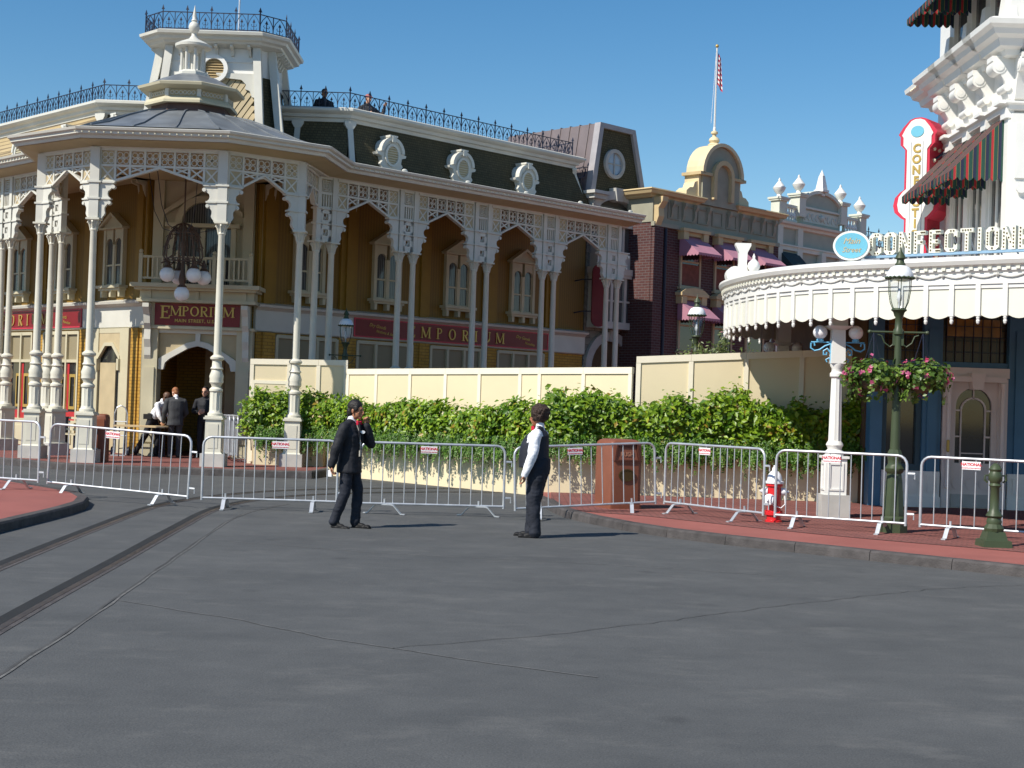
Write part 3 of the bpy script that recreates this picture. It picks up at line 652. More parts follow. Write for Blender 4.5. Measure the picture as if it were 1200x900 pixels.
for i in range(5):   # cast snow guards on the eave
    put("eaves_cresting", shared("crest", lambda: MB().ball((0, 0, 0.02), 0.07, 8, 6, sc=(1.4, 0.6, 0.8)).mesh("eaves_cresting", WHITE, 60)), emp, RF @ T(2.0 + 2.2 * i, -0.62, 7.54))
for F, x0, x1, sg in ((RF, -0.4, 11.4, 1), (LF, -9.5, 0.4, -1)):
    put("porch_ceiling", MB().box(x0, x1, 0.1, WALLT + 0.1, 7.19, 7.24).mesh("porch_ceiling", SOFFIT), emp, F)
    put("porch_roof", MB().add([(x0, 0.3, 7.66), (x1, 0.3, 7.66), (x1, WALLT + .4, 7.95), (x0, WALLT + .4, 7.95)], [(0, 1, 2, 3)]).mesh("porch_roof", LEADROOF), emp, F)
put("pavilion_ceiling", MB().slab([PD, PA, PBp, PC, (-4.9, 35.5), (-6.5, 37.3), (-9.5, 37.3), (-11.14, 35.5)], 7.19, 7.235).mesh("pavilion_ceiling", SOFFIT), emp)

# ---- walls
def emp_window(F, xc, z0=4.53, zs=5.62, side=1):
    """paired round-headed sash window under a pediment"""
    mb = MB(); t0 = WALLT - 0.12
    mb.box(xc - 0.50, xc - 0.40, t0, WALLT, z0, zs + 0.42).box(xc + 0.40, xc + 0.50, t0, WALLT, z0, zs + 0.42).box(xc - 0.05, xc + 0.05, t0 + 0.02, WALLT, z0, zs)
    for s_ in (-1, 1):
        cxw = xc + s_ * 0.225
        inn = arc(cxw, zs, 0.165, 0, 180, 8); out = [(cxw + 0.176 - 0.352 * i / 8, zs + 0.42) for i in range(9)]
        mb.band(inn, out, t0 + 0.02, WALLT)
    mb.prism([(xc - 0.56, zs + 0.44), (xc + 0.56, zs + 0.44), (xc, zs + 0.76)], t0 - 0.02, WALLT).prism([(xc - 0.64, zs + 0.44), (xc - 0.56, zs + 0.44), (xc, zs + 0.76), (xc + 0.56, zs + 0.44), (xc + 0.64, zs + 0.44), (xc, zs + 0.84)], t0 - 0.12, WALLT)
    mb.box(xc - 0.60, xc + 0.60, t0 - 0.10, WALLT, zs + 0.40, zs + 0.445)
    wd = put("window", mb.mesh("window", CREAM), emp, F)
    sill = MB().box(xc - 0.62, xc + 0.62, t0 - 0.14, WALLT, z0 - 0.07, z0).box(xc - 0.55, xc + 0.55, t0 - 0.08, WALLT, z0 - 0.13, z0 - 0.07)
    for s_ in (-0.45, 0, 0.45): sill.prism([(xc + s_ - 0.05, z0 - 0.13), (xc + s_ + 0.05, z0 - 0.13), (xc + s_ + 0.04, z0 - 0.30), (xc + s_ - 0.04, z0 - 0.30)], t0 - 0.05, WALLT)
    put("sill", sill.mesh("sill", CREAM), wd, F)
    for s_ in (-1, 1):
        cxw = xc + s_ * 0.225
        put("pane", shared(("pane", round(z0, 2)), lambda: MB().prism([(-0.17, z0), (0.17, z0)] + arc(0, zs, 0.17, 0, 180, 8), 0, 0.02).mesh("pane", PALEGLASS)), wd, F @ T(cxw, WALLT - 0.05))
        sash = MB().box(cxw - 0.17, cxw + 0.17, WALLT - 0.085, WALLT - 0.055, z0 + 0.52, z0 + 0.565).box(cxw - 0.17, cxw - 0.14, WALLT - 0.08, WALLT - 0.052, z0, zs).box(cxw + 0.14, cxw + 0.17, WALLT - 0.08, WALLT - 0.052, z0, zs).box(cxw - 0.14, cxw + 0.14, WALLT - 0.08, WALLT - 0.052, z0, z0 + 0.05)
        put("sash", sash.mesh("sash", CREAM), wd, F)
def storefront(F, xc, lit):
    """glazed shop front bay under the sign band"""
    mb = MB(); t = WALLT - 0.06; x0, x1 = xc - 0.98, xc + 0.98
    for x in (x0, xc - 0.33, xc + 0.33, x1): mb.box(x - 0.04, x + 0.04, t - 0.06, WALLT, 0.85, 3.33)
    mb.box(x0, x1, t - 0.05, WALLT, 3.27, 3.36).box(x0, x1, t - 0.055, WALLT, 2.50, 2.58).box(x0, x1, t - 0.09, WALLT, 0.80, 0.90)
    sf = put("shop_window", mb.mesh("shop_window", CREAM), emp, F)
    put("window_base", MB().box(x0 - 0.05, x1 + 0.05, t - 0.10, WALLT, 0.15, 0.80).box(x0 + 0.1, xc - 0.08, t - 0.13, WALLT, 0.28, 0.7).box(xc + 0.08, x1 - 0.1, t - 0.13, WALLT, 0.28, 0.7).mesh("window_base", CREAM), sf, F)
    put("transom_curtain", MB().box(x0, x1, t + 0.01, t + 0.03, 2.58, 3.27).mesh("transom_curtain", CURTAIN), sf, F)
    put("pane", MB().box(x0, x1, t, t + 0.02, 0.90, 2.50).mesh("pane", DARKGLASS), sf, F)
    if lit:
        dp = MB().box(x0 + 0.05, x1 - 0.05, t - 0.012, t - 0.004, 0.9, 1.15).box(x0 + 0.05, x0 + 0.16, t - 0.012, t - 0.004, 1.15, 2.48).box(x0 + 0.56, x0 + 0.70, t - 0.012, t - 0.004, 1.15, 2.48).box(x1 - 0.62, x1 - 0.5, t - 0.012, t - 0.004, 1.15, 2.48)
        put("red_display", dp.mesh("red_display", DISPLAYRED), sf, F)
        fr = MB()
        for xx in (x0 + 0.18, xc + 0.06, x1 - 0.45):
            fr.band([(xx + 0.05, 1.3), (xx + 0.28, 1.3), (xx + 0.28, 2.1), (xx + 0.05, 2.1)], [(xx, 1.22), (xx + 0.33, 1.22), (xx + 0.33, 2.18), (xx, 2.18)], t - 0.03, t - 0.012, True)
        pieces("display_frame", fr, GOLD, sf, F)
for F, sg, nb in ((RF, 1, 4), (LF, -1, 3)):
    L = 12.2 if sg > 0 else 10.5
    a, b = sorted((sg * -0.33, sg * L))
    put("upper_wall", MB().box(a, b, WALLT, WALLT + 0.25, 3.95, 7.24).mesh("upper_wall", OCHRE), emp, F)
    put("lower_wall", MB().box(a, b, WALLT, WALLT + 0.25, 0.15, 3.95).mesh("lower_wall", YBRICK), emp, F)
    cor = MB().sweep([(a, WALLT), (b, WALLT)], [(0, 3.40), (0.06, 3.40), (0.10, 3.43), (0.10, 3.95), (0.14, 3.98), (0.20, 4.02), (0.26, 4.03), (0.28, 4.09), (0.22, 4.11), (0, 4.16)])
    put("string_cornice", cor.mesh("string_cornice", WHITE), emp, F)
    for k in range(nb + 1):
        x = sg * PITCHB * k
        pl = MB().box(x - 0.28, x + 0.28, WALLT - 0.07, WALLT + 0.01, 4.12, 7.2).box(x - 0.12, x + 0.12, WALLT - 0.13, WALLT - 0.06, 4.12, 7.2)
        put("pilaster", pl.mesh("pilaster", OCHREP), emp, F)
        pb = MB().box(x - 0.30, x - 0.12, WALLT - 0.10, WALLT + 0.01, 0.15, 3.4).box(x + 0.12, x + 0.30, WALLT - 0.10, WALLT + 0.01, 0.15, 3.4).box(x - 0.12, x + 0.12, WALLT - 0.15, WALLT + 0.01, 0.15, 3.4)
        put("brick_pilaster", pb.mesh("brick_pilaster", YBRICK), emp, F)
        br = MB()
        for xx in (x - 0.12, x + 0.12):
            br.prism([(-0.05, 0), (-0.36, 0), (-0.34, -0.07), (-0.16, -0.12), (-0.12, -0.32), (-0.05, -0.45)], xx - 0.03, xx + 0.03, T(x, WALLT, 7.18, rz=math.pi / 2) @ T(0, -x, 0))
        pieces("eaves_bracket", br, CREAM, emp, F)
        if k < nb:
            xc = sg * PITCHB * (k + 0.5)
            emp_window(F, xc)
            if not (sg < 0 and k == 0): storefront(F, xc, sg < 0)
# side door on the left front by the corner
F = LF; xc = -1.33
mb = MB().box(xc - 0.98, xc - 0.55, WALLT - 0.14, WALLT, 0.15, 3.4).box(xc + 0.55, xc + 0.98, WALLT - 0.14, WALLT, 0.15, 3.4).box(xc - 0.55, xc + 0.55, WALLT - 0.12, WALLT, 3.28, 3.4)
for s_ in (-1, 1):
    mb.prism([(xc + s_ * 0.58, 2.56), (xc + s_ * 0.17, 2.94), (xc + s_ * 0.0, 2.94), (xc, 3.03), (xc + s_ * 0.21, 3.03), (xc + s_ * 0.58, 2.68)], WALLT - 0.16, WALLT - 0.1)
    mb.box(xc + s_ * 0.56 - 0.05, xc + s_ * 0.56 + 0.05, WALLT - 0.2, WALLT - 0.1, 2.3, 2.6)
dr = put("side_doorway", mb.mesh("side_doorway", CREAM), emp, F)
pieces("spandrel", MB().prism([(xc - 0.56, 2.62), (xc - 0.18, 2.98), (xc - 0.18, 3.29), (xc - 0.56, 3.29)], WALLT - 0.11, WALLT - 0.04).prism([(xc + 0.56, 2.62), (xc + 0.18, 2.98), (xc + 0.18, 3.29), (xc + 0.56, 3.29)], WALLT - 0.11, WALLT - 0.04).box(xc - 0.18, xc + 0.18, WALLT - 0.11, WALLT - 0.04, 2.98, 3.29), TANPANEL, dr, F)
put("door", MB().box(xc - 0.55, xc + 0.55, WALLT - 0.05, WALLT - 0.02, 0.15, 3.0).mesh("door", DARKGLASS), dr, F)
put("door_leaf", MB().box(xc - 0.50, xc + 0.30, WALLT - 0.09, WALLT - 0.052, 0.2, 2.50).mesh("door_leaf", TANPANEL), dr, F)

# ---- corner entrance (faces the camera)
YE = 37.1; E0 = T(CX, YE, 0)
jam = MB()
for s_ in (-1, 1):
    jam.box(min(s_ * 1.0, s_ * 1.40), max(s_ * 1.0, s_ * 1.40), -0.32, 0.15, 0.15, 3.42)
    jam.box(min(s_ * 1.06, s_ * 1.34), max(s_ * 1.06, s_ * 1.34), -0.36, -0.31, 0.5, 2.4).box(min(s_ * .97, s_ * 1.43), max(s_ * .97, s_ * 1.43), -0.38, 0.1, 0.15, 0.45)
pieces("entrance_jamb", jam, CREAM, emp, E0)
arch = [(-0.99, 2.35), (-0.86, 2.35), (-0.82, 2.52), (-0.72, 2.62), (-0.25, 2.90), (0, 2.97), (0.25, 2.90), (0.72, 2.62), (0.82, 2.52), (0.86, 2.35), (0.99, 2.35), (0.99, 2.62), (0.78, 2.75), (0.28, 3.04), (0, 3.11), (-0.28, 3.04), (-0.78, 2.75), (-0.99, 2.62)]
put("entrance_arch", MB().prism(arch, -0.24, -0.08).box(-1.0, 1.0, -0.26, -0.06, 3.28, 3.40).box(-0.06, 0.06, -0.25, -0.07, 3.05, 3.3).mesh("entrance_arch", WHITE), emp, E0)
put("arch_spandrel", MB().prism([(-0.99, 2.5), (-0.78, 2.72), (-0.28, 3.02), (0, 3.09), (0.28, 3.02), (0.78, 2.72), (0.99, 2.5), (0.99, 3.3), (-0.99, 3.3)], -0.17, -0.12).mesh("arch_spandrel", TANPANEL), emp, E0)
con = MB()
for s_ in (-1, 1):
    con.prism([(0, 4.0), (-0.40, 4.0), (-0.40, 3.90), (-0.26, 3.72), (-0.22, 3.5), (-0.12, 3.35), (-0.14, 3.1), (-0.06, 2.9), (-0.05, 2.7), (0, 2.6)], -0.08, 0.08, T(s_ * 1.24, -0.32, 0, rz=math.pi / 2) @ Matrix.Diagonal((1, 1, 1, 1)))
pieces("console", con, WHITE, emp, E0)
ent = MB().box(-1.45, 1.45, -0.42, 0.2, 3.38, 3.45).box(-1.30, 1.30, -0.38, 0.2, 3.45, 4.04).box(-1.50, 1.50, -0.62, 0.2, 4.04, 4.12).box(-1.44, 1.44, -0.52, 0.2, 4.12, 4.36).box(-1.62, 1.62, -0.86, 0.2, 4.40, 4.50).box(-1.54, 1.54, -0.74, 0.2, 4.34, 4.40)
for x in (-1.2, 0, 1.2): ent.box(x - 0.05, x + 0.05, -0.56, -0.5, 4.12, 4.34)
put("entrance_entablature", ent.mesh("entrance_entablature", CREAM), emp, E0)
bal = put("balcony_railing", MB().box(-1.38, 1.38, -0.80, -0.73, 5.13, 5.19).box(-1.38, 1.38, -0.79, -0.74, 4.60, 4.65).box(-1.375, -1.34, -0.785, -0.745, 4.6, 5.19).box(1.34, 1.375, -0.785, -0.745, 4.6, 5.19).mesh("balcony_railing", CREAM), emp, E0)
for x in (-1.38, -0.46, 0.46, 1.38): put("newel_post", shared("newel", lambda: MB().box(-0.045, 0.045, -0.045, 0.045, 4.5, 5.24).ball((0, 0, 5.29), 0.055, 8, 6).mesh("newel_post", CREAM)), bal, E0 @ T(x, -0.765))
for i in range(23):
    x = -1.32 + 0.12 * i
    if min(abs(x - q) for q in (-1.38, -0.46, 0.46, 1.38)) > 0.06: put("baluster", shared("balu", lambda: MB().box(-0.02, 0.02, -0.02, 0.02, 4.64, 5.14).mesh("baluster", CREAM)), bal, E0 @ T(x, -0.765))
put("corner_wall", MB().box(-1.5, 1.5, 0.05, 0.3, 3.4, 7.24).mesh("corner_wall", CREAM), emp, E0)
bw = pieces("balcony_window", MB().box(-0.85, -0.72, -0.12, 0.06, 4.5, 6.0).box(0.72, 0.85, -0.12, 0.06, 4.5, 6.0).box(-0.06, 0.06, -0.1, 0.06, 4.5, 5.95).box(-0.95, 0.95, -0.2, 0.06, 6.0, 6.1)
         .band(arc(0, 6.1, 0.55, 0, 180, 12), arc(0, 6.1, 0.72, 0, 180, 12), -0.12, 0.06).prism([(-1.0, 6.3), (0, 6.95), (1.0, 6.3), (1.0, 6.42), (0, 7.08), (-1.0, 6.42)], -0.16, 0.06).box(-1.28, -1.02, -0.08, 0.06, 4.5, 7.2).box(1.02, 1.28, -0.08, 0.06, 4.5, 7.2), CREAM, emp, E0)[0]
for s_ in (-1, 1): put("pane", MB().box(s_ * 0.39 - 0.33, s_ * 0.39 + 0.33, 0.02, 0.045, 4.55, 6.0).mesh("pane", PALEGLASS), bw, E0)
put("fanlight", MB().prism(arc(0, 6.1, 0.55, 0, 180, 12), 0.02, 0.045).mesh("fanlight", PALEGLASS), bw, E0)
# lobby behind the arch
lob = MB().box(-1.4, 1.4, 3.6, 3.7, 0.15, 3.4).box(-1.5, -1.4, 0.3, 3.7, 0.15, 3.4).box(1.4, 1.5, 0.3, 3.7, 0.15, 3.4)
put("lobby_wall", lob.mesh("lobby_wall", YBRICK), emp, E0)
put("lobby_ceiling", MB().box(-1.5, 1.5, 0.3, 3.7, 3.4, 3.45).mesh("lobby_ceiling", CREAM), emp, E0)
ldo = put("lobby_door", MB().box(0.25, 1.25, 1.9, 1.98, 0.15, 2.9).box(0.15, 0.28, 1.82, 2.0, 0.15, 3.1).mesh("lobby_door", TANPANEL), emp, E0)
put("door_glass", MB().prism([(0.72, 0.9), (1.06, 0.9)] + arc(0.89, 2.2, 0.17, 0, 180, 8), 1.86, 1.89).mesh("door_glass", DARKGLASS), ldo, E0)
put("lobby_partition", MB().box(-0.35, 0.15, 2.4, 2.5, 0.15, 3.3).mesh("lobby_partition", TANPANEL), emp, E0)

# ---- mansard roof
MR = (-4.66, 39.4); ML = (-11.38, 39.4)
MRE = tuple((RF @ Vector((11.75, 2.65, 0))).xy); MLE = tuple((LF @ Vector((-10.5, 2.65, 0))).xy)
MRB = tuple((RF @ Vector((11.75, 7.0, 0))).xy)
MPATH = [MLE, ML, MR, MRE, MRB]
mr_ = MB().sweep([MR, MRE, MRB], [(0.55, 7.6), (0.42, 8.1), (0.0, 9.36), (-0.2, 9.36), (-0.2, 7.6)])
put("mansard_slope", mr_.mesh("mansard_slope", SLATE), emp)
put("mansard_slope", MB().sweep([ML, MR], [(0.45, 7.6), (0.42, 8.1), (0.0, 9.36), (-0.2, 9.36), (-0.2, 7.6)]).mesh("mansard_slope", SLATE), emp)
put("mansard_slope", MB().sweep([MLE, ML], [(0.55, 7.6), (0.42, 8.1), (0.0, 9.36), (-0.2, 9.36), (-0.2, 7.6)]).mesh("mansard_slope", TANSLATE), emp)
put("mansard_cornice", MB().sweep(MPATH, [(0.0, 9.27), (0.05, 9.27), (0.07, 9.36), (0.14, 9.38), (0.16, 9.46), (0.24, 9.49), (0.30, 9.54), (0.30, 9.60), (0.22, 9.64), (-0.2, 9.64), (-0.2, 9.27)]).mesh("mansard_cornice", WHITE), emp)
put("roof_deck", MB().slab([(MLE[0] + .3, MLE[1] + .3), ML, MR, MRE, MRB, (-8, 55)], 8.4, 8.45).mesh("roof_deck", LEADROOF), emp)
def ribpost(W, z1=9.3):
    put("hip_board", MB().add([(-0.075, -0.50, 8.0), (0.075, -0.50, 8.0), (0.075, -0.05, z1), (-0.075, -0.05, z1), (-0.075, -0.40, 8.0), (0.075, -0.40, 8.0), (0.075, 0.05, z1), (-0.075, 0.05, z1)],
                          [(0, 1, 2, 3), (4, 7, 6, 5), (0, 4, 5, 1), (1, 5, 6, 2), (2, 6, 7, 3), (3, 7, 4, 0)]).prism([(-0.16, z1 - 0.02), (0.16, z1 - 0.02), (0.16, z1 - 0.1), (0.09, z1 - 0.22), (-0.09, z1 - 0.22), (-0.16, z1 - 0.1)], -0.13, 0.0).mesh("hip_board", WHITE), emp, W)
ribpost(T(MR[0], MR[1], 0, rad(22))); ribpost(T(-6.05, 39.4, 0)); ribpost(T(ML[0], ML[1], 0, rad(-22))); ribpost(T(MRE[0], MRE[1], 0, rad(88)))
# dormers
def dormer_mesh():
    out = [(-0.36, 0), (-0.40, 0.06), (-0.34, 0.12), (-0.40, 0.20), (-0.34, 0.28), (-0.36, 0.42), (-0.50, 0.46), (-0.52, 0.52), (-0.42, 0.55)] + arc(0, 0.55, 0.41, 180, 110, 6, 0.40) + [(-0.12, 0.94), (-0.14, 1.0), (0.14, 1.0), (0.12, 0.94)] + arc(0, 0.55, 0.41, 70, 0, 6, 0.40) + [(0.42, 0.55), (0.52, 0.52), (0.50, 0.46), (0.36, 0.42), (0.34, 0.28), (0.40, 0.20), (0.34, 0.12), (0.40, 0.06), (0.36, 0)]
    mb = MB().prism(out, 0.0, 0.75)
    mb.band(arc(0, 0.47, 0.20, 0, 337.5, 15, 0.25), arc(0, 0.47, 0.27, 0, 337.5, 15, 0.32), -0.05, 0.01, True)
    mb.band(arc(0, 0.55, 0.33, 180, 0, 12), arc(0, 0.55, 0.42, 180, 0, 12), -0.06, 0.02).box(-0.06, 0.06, -0.09, 0.02, 0.83, 0.99).box(-0.14, 0.14, -0.07, 0.7, 0.97, 1.02)
    return mb.mesh("dormer", WHITE)
DORM = dormer_mesh()
LOUV = MB().prism(arc(0, 0.47, 0.205, 0, 337.5, 15, 0.255), -0.004, 0.0).mesh("dormer_recess", TANPANEL)
def dormer(W):
    d = put("dormer", DORM, emp, W); put("louvre_back", LOUV, d, W)
    for i in range(7):
        z = 0.47 - 0.2 + 0.066 * i; hw = 0.2 * math.sqrt(max(0, 1 - ((z - 0.47) / 0.25) ** 2))
        put("louvre_slat", shared(("lv", i), lambda: MB().box(-hw, hw, -0.03, -0.006, -0.014, 0.018, T(rx=0.0)).mesh("louvre_slat", CREAM)), d, W @ T(0, 0, z, rx=0.0))
for k in (1, 2, 3): dormer(RF @ T(PITCHB * (k + 0.5) - 0.15, 2.12, 8.02))
for k in (0, 1, 2): dormer(LF @ T(-PITCHB * (k + 0.5) + 0.15, 2.12, 8.02))
# iron cresting
def rail_unit(w=0.335, h=0.46, spike=0.62):
    mb = MB(); r = 0.011
    for z in (0.04, h): mb.box(0, w * 2, -r, r, z - r, z + r)
    for k in range(2):
        x = w * k; b = 0.013 if k == 0 else 0.009
        mb.box(x - b, x + b, -b, b, 0, h)
        xm = x + w / 2
        for s_ in (-1, 1):
            mb.tube([(xm + s_ * w / 2, 0, 0.10), (xm + s_ * w * 0.45, 0, 0.22), (xm + s_ * w * 0.30, 0, 0.33), (xm, 0, h)], 0.010, 4)
            mb.tube([(xm, 0, 0.16), (xm + s_ * 0.05, 0, 0.14), (xm + s_ * 0.075, 0, 0.18), (xm + s_ * 0.06, 0, 0.21)], 0.008, 4); mb.tube([(xm, 0, 0.05), (xm + s_ * 0.07, 0, 0.06), (xm + s_ * 0.08, 0, 0.10)], 0.008, 4)
        mb.box(xm - 0.008, xm + 0.008, -0.008, 0.008, 0.04, 0.30); mb.frustum(xm, 0, 0.27, 0.34, 0.03, 0.01, 0.002, 0.002); mb.box(xm - 0.035, xm + 0.035, -0.008, 0.008, 0.245, 0.265)
    mb.box(-0.012, 0.012, -0.012, 0.012, h, spike - 0.06); mb.box(-0.04, 0.04, -0.012, 0.012, spike - 0.10, spike - 0.08); mb.frustum(0, 0, spike - 0.08, spike + 0.02, 0.032, 0.012, 0.002, 0.002)
    return mb.mesh("railing_panel", IRON)
RAILU = rail_unit()
def cresting(path, z, name="roof_railing"):
    P = [Vector(p) for p in path]
    for i in range(len(P) - 1):
        d = P[i + 1] - P[i]; n = max(1, round(d.length / 0.67)); a = math.atan2(d.y, d.x); sc = d.length / n / 0.67
        for k in range(n):
            q = P[i] + d * k / n; put("railing_panel", RAILU, emp, T(q.x, q.y, z, a, s=(sc, 1, 1)))
def moff(path, o):
    mb = MB().sweep(path, [(o, 0), (o + 1, 0)]); return [(mb.v[2 * i][0], mb.v[2 * i][1]) for i in range(len(path))]
cresting(moff([MLE, ML, MR, MRE], -0.02), 9.63)
cresting(moff([MR, MRE, MRB], -0.02)[1:], 9.63)

# ---- lantern roof over the pavilion
PO = T(CX, 35.2, 0); ph8 = math.pi / 8
dome = MB().lathe([(3.72, 7.58), (3.1, 7.76), (2.4, 8.05), (1.7, 8.30), (1.02, 8.45), (0.94, 8.45)], 8, None, ph=ph8)
dm = put("pavilion_roof", dome.mesh("pavilion_roof", LEADROOF), emp, PO)
for i in range(8):
    for j in (0, 0.33, 0.66):
        a0, a1 = ph8 + i * math.pi / 4, ph8 + (i + 1) * math.pi / 4
        pth = []
        for (r, z) in [(3.70, 7.60), (3.1, 7.78), (2.4, 8.07), (1.7, 8.32), (1.02, 8.47)]:
            x = r * ((1 - j) * math.cos(a0) + j * math.cos(a1)); y = r * ((1 - j) * math.sin(a0) + j * math.sin(a1)); pth.append((x, y, z))
        put("standing_seam", MB().tube(pth, 0.022, 4).mesh("standing_seam", LEADROOF), dm, PO)
put("lantern_neck", MB().lathe([(0.98, 8.40), (0.95, 8.66)], 8, ph=ph8).mesh("lantern_neck", COPPER), emp, PO)
tier = MB().lathe([(1.12, 8.64), (1.12, 8.70), (1.06, 8.78), (0.98, 8.80), (0.97, 8.97), (1.06, 8.99), (1.28, 9.03), (1.30, 9.09), (1.22, 9.12)], 8, ph=ph8)
tr = put("lantern_tier", tier.mesh("lantern_tier", CREAM), emp, PO)
for i in range(8):
    a = i * math.pi / 4; W = PO @ T(rz=a) @ T(0, -0.905, 8.885)
    put("tier_grille", shared("grille", lambda: MB().box(-0.30, 0.30, -0.012, 0, -0.07, 0.07).mesh("tier_grille", TANPANEL)), tr, W)
    rg = shared("grring", lambda: (lambda m_: ([m_.band(arc(-0.25 + 0.1 * j, 0, 0.035, 0, 315, 7), arc(-0.25 + 0.1 * j, 0, 0.05, 0, 315, 7), -0.03, -0.012, True) for j in range(6)], m_.mesh("tier_fretwork", WHITE))[1])(MB()))
    put("tier_fretwork", rg, tr, W); put("tier_post", shared("tpost", lambda: MB().box(-0.05, 0.05, -0.05, 0.03, -0.09, 0.09).mesh("tier_post", WHITE)), tr, PO @ T(rz=a + ph8) @ T(0, -0.96, 8.885))
put("lantern_roof", MB().lathe([(1.26, 9.10), (1.0, 9.20), (0.7, 9.36), (0.42, 9.46)], 8, ph=ph8).mesh("lantern_roof", LEADROOF), emp, PO)
cup = MB().lathe([(0.42, 9.44), (0.42, 9.52), (0.34, 9.54), (0.32, 9.58)], 8, ph=ph8).lathe([(0.05, 9.5), (0.05, 10.2)], 8).lathe([(0.22, 10.08), (0.30, 10.14), (0.44, 10.16), (0.45, 10.22), (0.30, 10.30), (0.12, 10.38), (0.06, 10.46), (0.06, 10.52), (0.10, 10.55), (0.13, 10.63), (0.14, 10.68), (0.11, 10.76), (0.06, 10.80), (0.08, 10.83), (0.05, 10.88), (0.055, 10.93), (0.02, 11.12), (0.001, 11.22)], 12)
cu = put("cupola", cup.mesh("cupola", WHITE, 40), emp, PO)
for i in range(8):
    a = ph8 + i * math.pi / 4; put("cupola_post", shared("cpost", lambda: MB().lathe([(0.035, 9.55), (0.035, 10.12)], 8).mesh("cupola_post", WHITE)), cu, PO @ T(0.27 * math.cos(a), 0.27 * math.sin(a)))

# ---- roof tower
TY = 37.3; TW = T(CX + 0.05, TY, 0)
def oct_(hw, ch, d0, d1):
    return [(-hw + ch, d0), (hw - ch, d0), (hw, d0 + ch), (hw, d1 - ch), (hw - ch, d1), (-hw + ch, d1), (-hw, d1 - ch), (-hw, d0 + ch)]
def loft(polys, cap=True):
    mb = MB(); n = len(polys[0][0]); vs = [(p[0], p[1], z) for poly, z in polys for p in poly]; fs = []
    for j in range(len(polys) - 1):
        for i in range(n): fs.append((j * n + i, j * n + (i + 1) % n, (j + 1) * n + (i + 1) % n, (j + 1) * n + i))
    fs += [tuple(range(n))[::-1], tuple((len(polys) - 1) * n + i for i in range(n))]
    return mb.add(vs, fs)
put("tower_shaft", loft([(oct_(1.80, 0.42, -0.35, 2.9), 7.7), (oct_(1.52, 0.36, -0.05, 2.6), 9.3), (oct_(1.42, 0.32, 0, 2.5), 10.1)]).mesh("tower_shaft", SLATE), emp, TW)
put("tower_frieze", loft([(oct_(1.45, 0.33, -0.03, 2.53), 9.98), (oct_(1.42, 0.32, 0.0, 2.5), 10.85)]).box(-1.0, 1.0, -0.05, 0.0, 10.32, 10.36).mesh("tower_frieze", CONFWHITE), emp, TW)
cw = loft([(oct_(1.44, 0.33, -0.02, 2.52), 10.68), (oct_(1.70, 0.48, -0.30, 2.8), 10.74), (oct_(1.72, 0.48, -0.32, 2.82), 10.79), (oct_(1.84, 0.54, -0.42, 2.92), 10.82), (oct_(1.86, 0.54, -0.44, 2.94), 10.89), (oct_(1.94, 0.60, -0.54, 3.04), 10.92), (oct_(1.96, 0.62, -0.56, 3.06), 10.99), (oct_(1.90, 0.60, -0.5, 3.0), 11.02)])
put("tower_cornice", cw.mesh("tower_cornice", WHITE), emp, TW)
MOD = MB().prism([(0, 0), (-0.30, 0), (-0.30, -0.05), (-0.22, -0.10), (-0.14, -0.10), (-0.08, -0.24), (0, -0.26)], -0.035, 0.035, T(rz=math.pi / 2)).mesh("modillion", WHITE)
for x in (-0.85, -0.4, 0.1, 0.5, 0.95): put("modillion", MOD, emp, TW @ T(x, 0.0, 10.72))
for y in (0.45, 0.75, 1.05, 1.35, 1.65): put("modillion", MOD, emp, TW @ T(1.42, y, 10.72, rz=math.pi / 2)); put("modillion", MOD, emp, TW @ T(-1.42, y, 10.72, rz=-math.pi / 2))
# diagonal boarding on the front of the shaft
for i in range(22):
    u = -1.95 + 0.165 * i
    def seg(u):   # line x = u + (z-8)*0.62 clipped to the face
        pts = []
        for k in range(41):
            z = 7.95 + 2.0 * k / 40; x = u + (z - 8) * 0.62; hw = 1.38 - 0.22 * min(1, (z - 7.7) / 1.6)
            if abs(x) < hw - 0.05: pts.append((x, z))
        return pts
    pts = seg(u)
    if len(pts) > 3:
        (xa, za), (xb, zb) = pts[0], pts[-1]
        fy = lambda z: -0.35 + 0.30 * (min(z, 9.3) - 7.7) / 1.6 + max(0, z - 9.3) * 0.06
        b = MB().add([(xa - 0.07, fy(za) - 0.03, za), (xa + 0.07, fy(za) - 0.03, za), (xb + 0.07, fy(zb) - 0.03, zb), (xb - 0.07, fy(zb) - 0.03, zb), (xa - 0.07, fy(za) + .02, za), (xa + 0.07, fy(za) + .02, za), (xb + 0.07, fy(zb) + .02, zb), (xb - 0.07, fy(zb) + .02, zb)],
                     [(0, 1, 2, 3), (4, 7, 6, 5), (0, 4, 5, 1), (1, 5, 6, 2), (2, 6, 7, 3), (3, 7, 4, 0)])
        put("diagonal_board", b.mesh("diagonal_board", TANPANEL), emp, TW)
def tpost(xb, yb, xt, yt, z0=7.9, z1=10.7, w=0.10):
    put("tower_post", MB().add([(xb - w, yb - w, z0), (xb + w, yb - w, z0), (xb + w, yb + w, z0), (xb - w, yb + w, z0), (xt - w, yt - w, z1), (xt + w, yt - w, z1), (xt + w, yt + w, z1), (xt - w, yt + w, z1)],
        [(3, 2, 1, 0), (4, 5, 6, 7), (0, 1, 5, 4), (1, 2, 6, 5), (2, 3, 7, 6), (3, 0, 4, 7)]).mesh("tower_post", WHITE), emp, TW)
tpost(1.36, -0.38, 1.12, -0.03); tpost(-1.36, -0.38, -1.12, -0.03); tpost(1.84, 0.06, 1.44, 0.33); tpost(-1.84, 0.06, -1.44, 0.33); tpost(1.84, 2.5, 1.44, 2.2)
brk = MB()
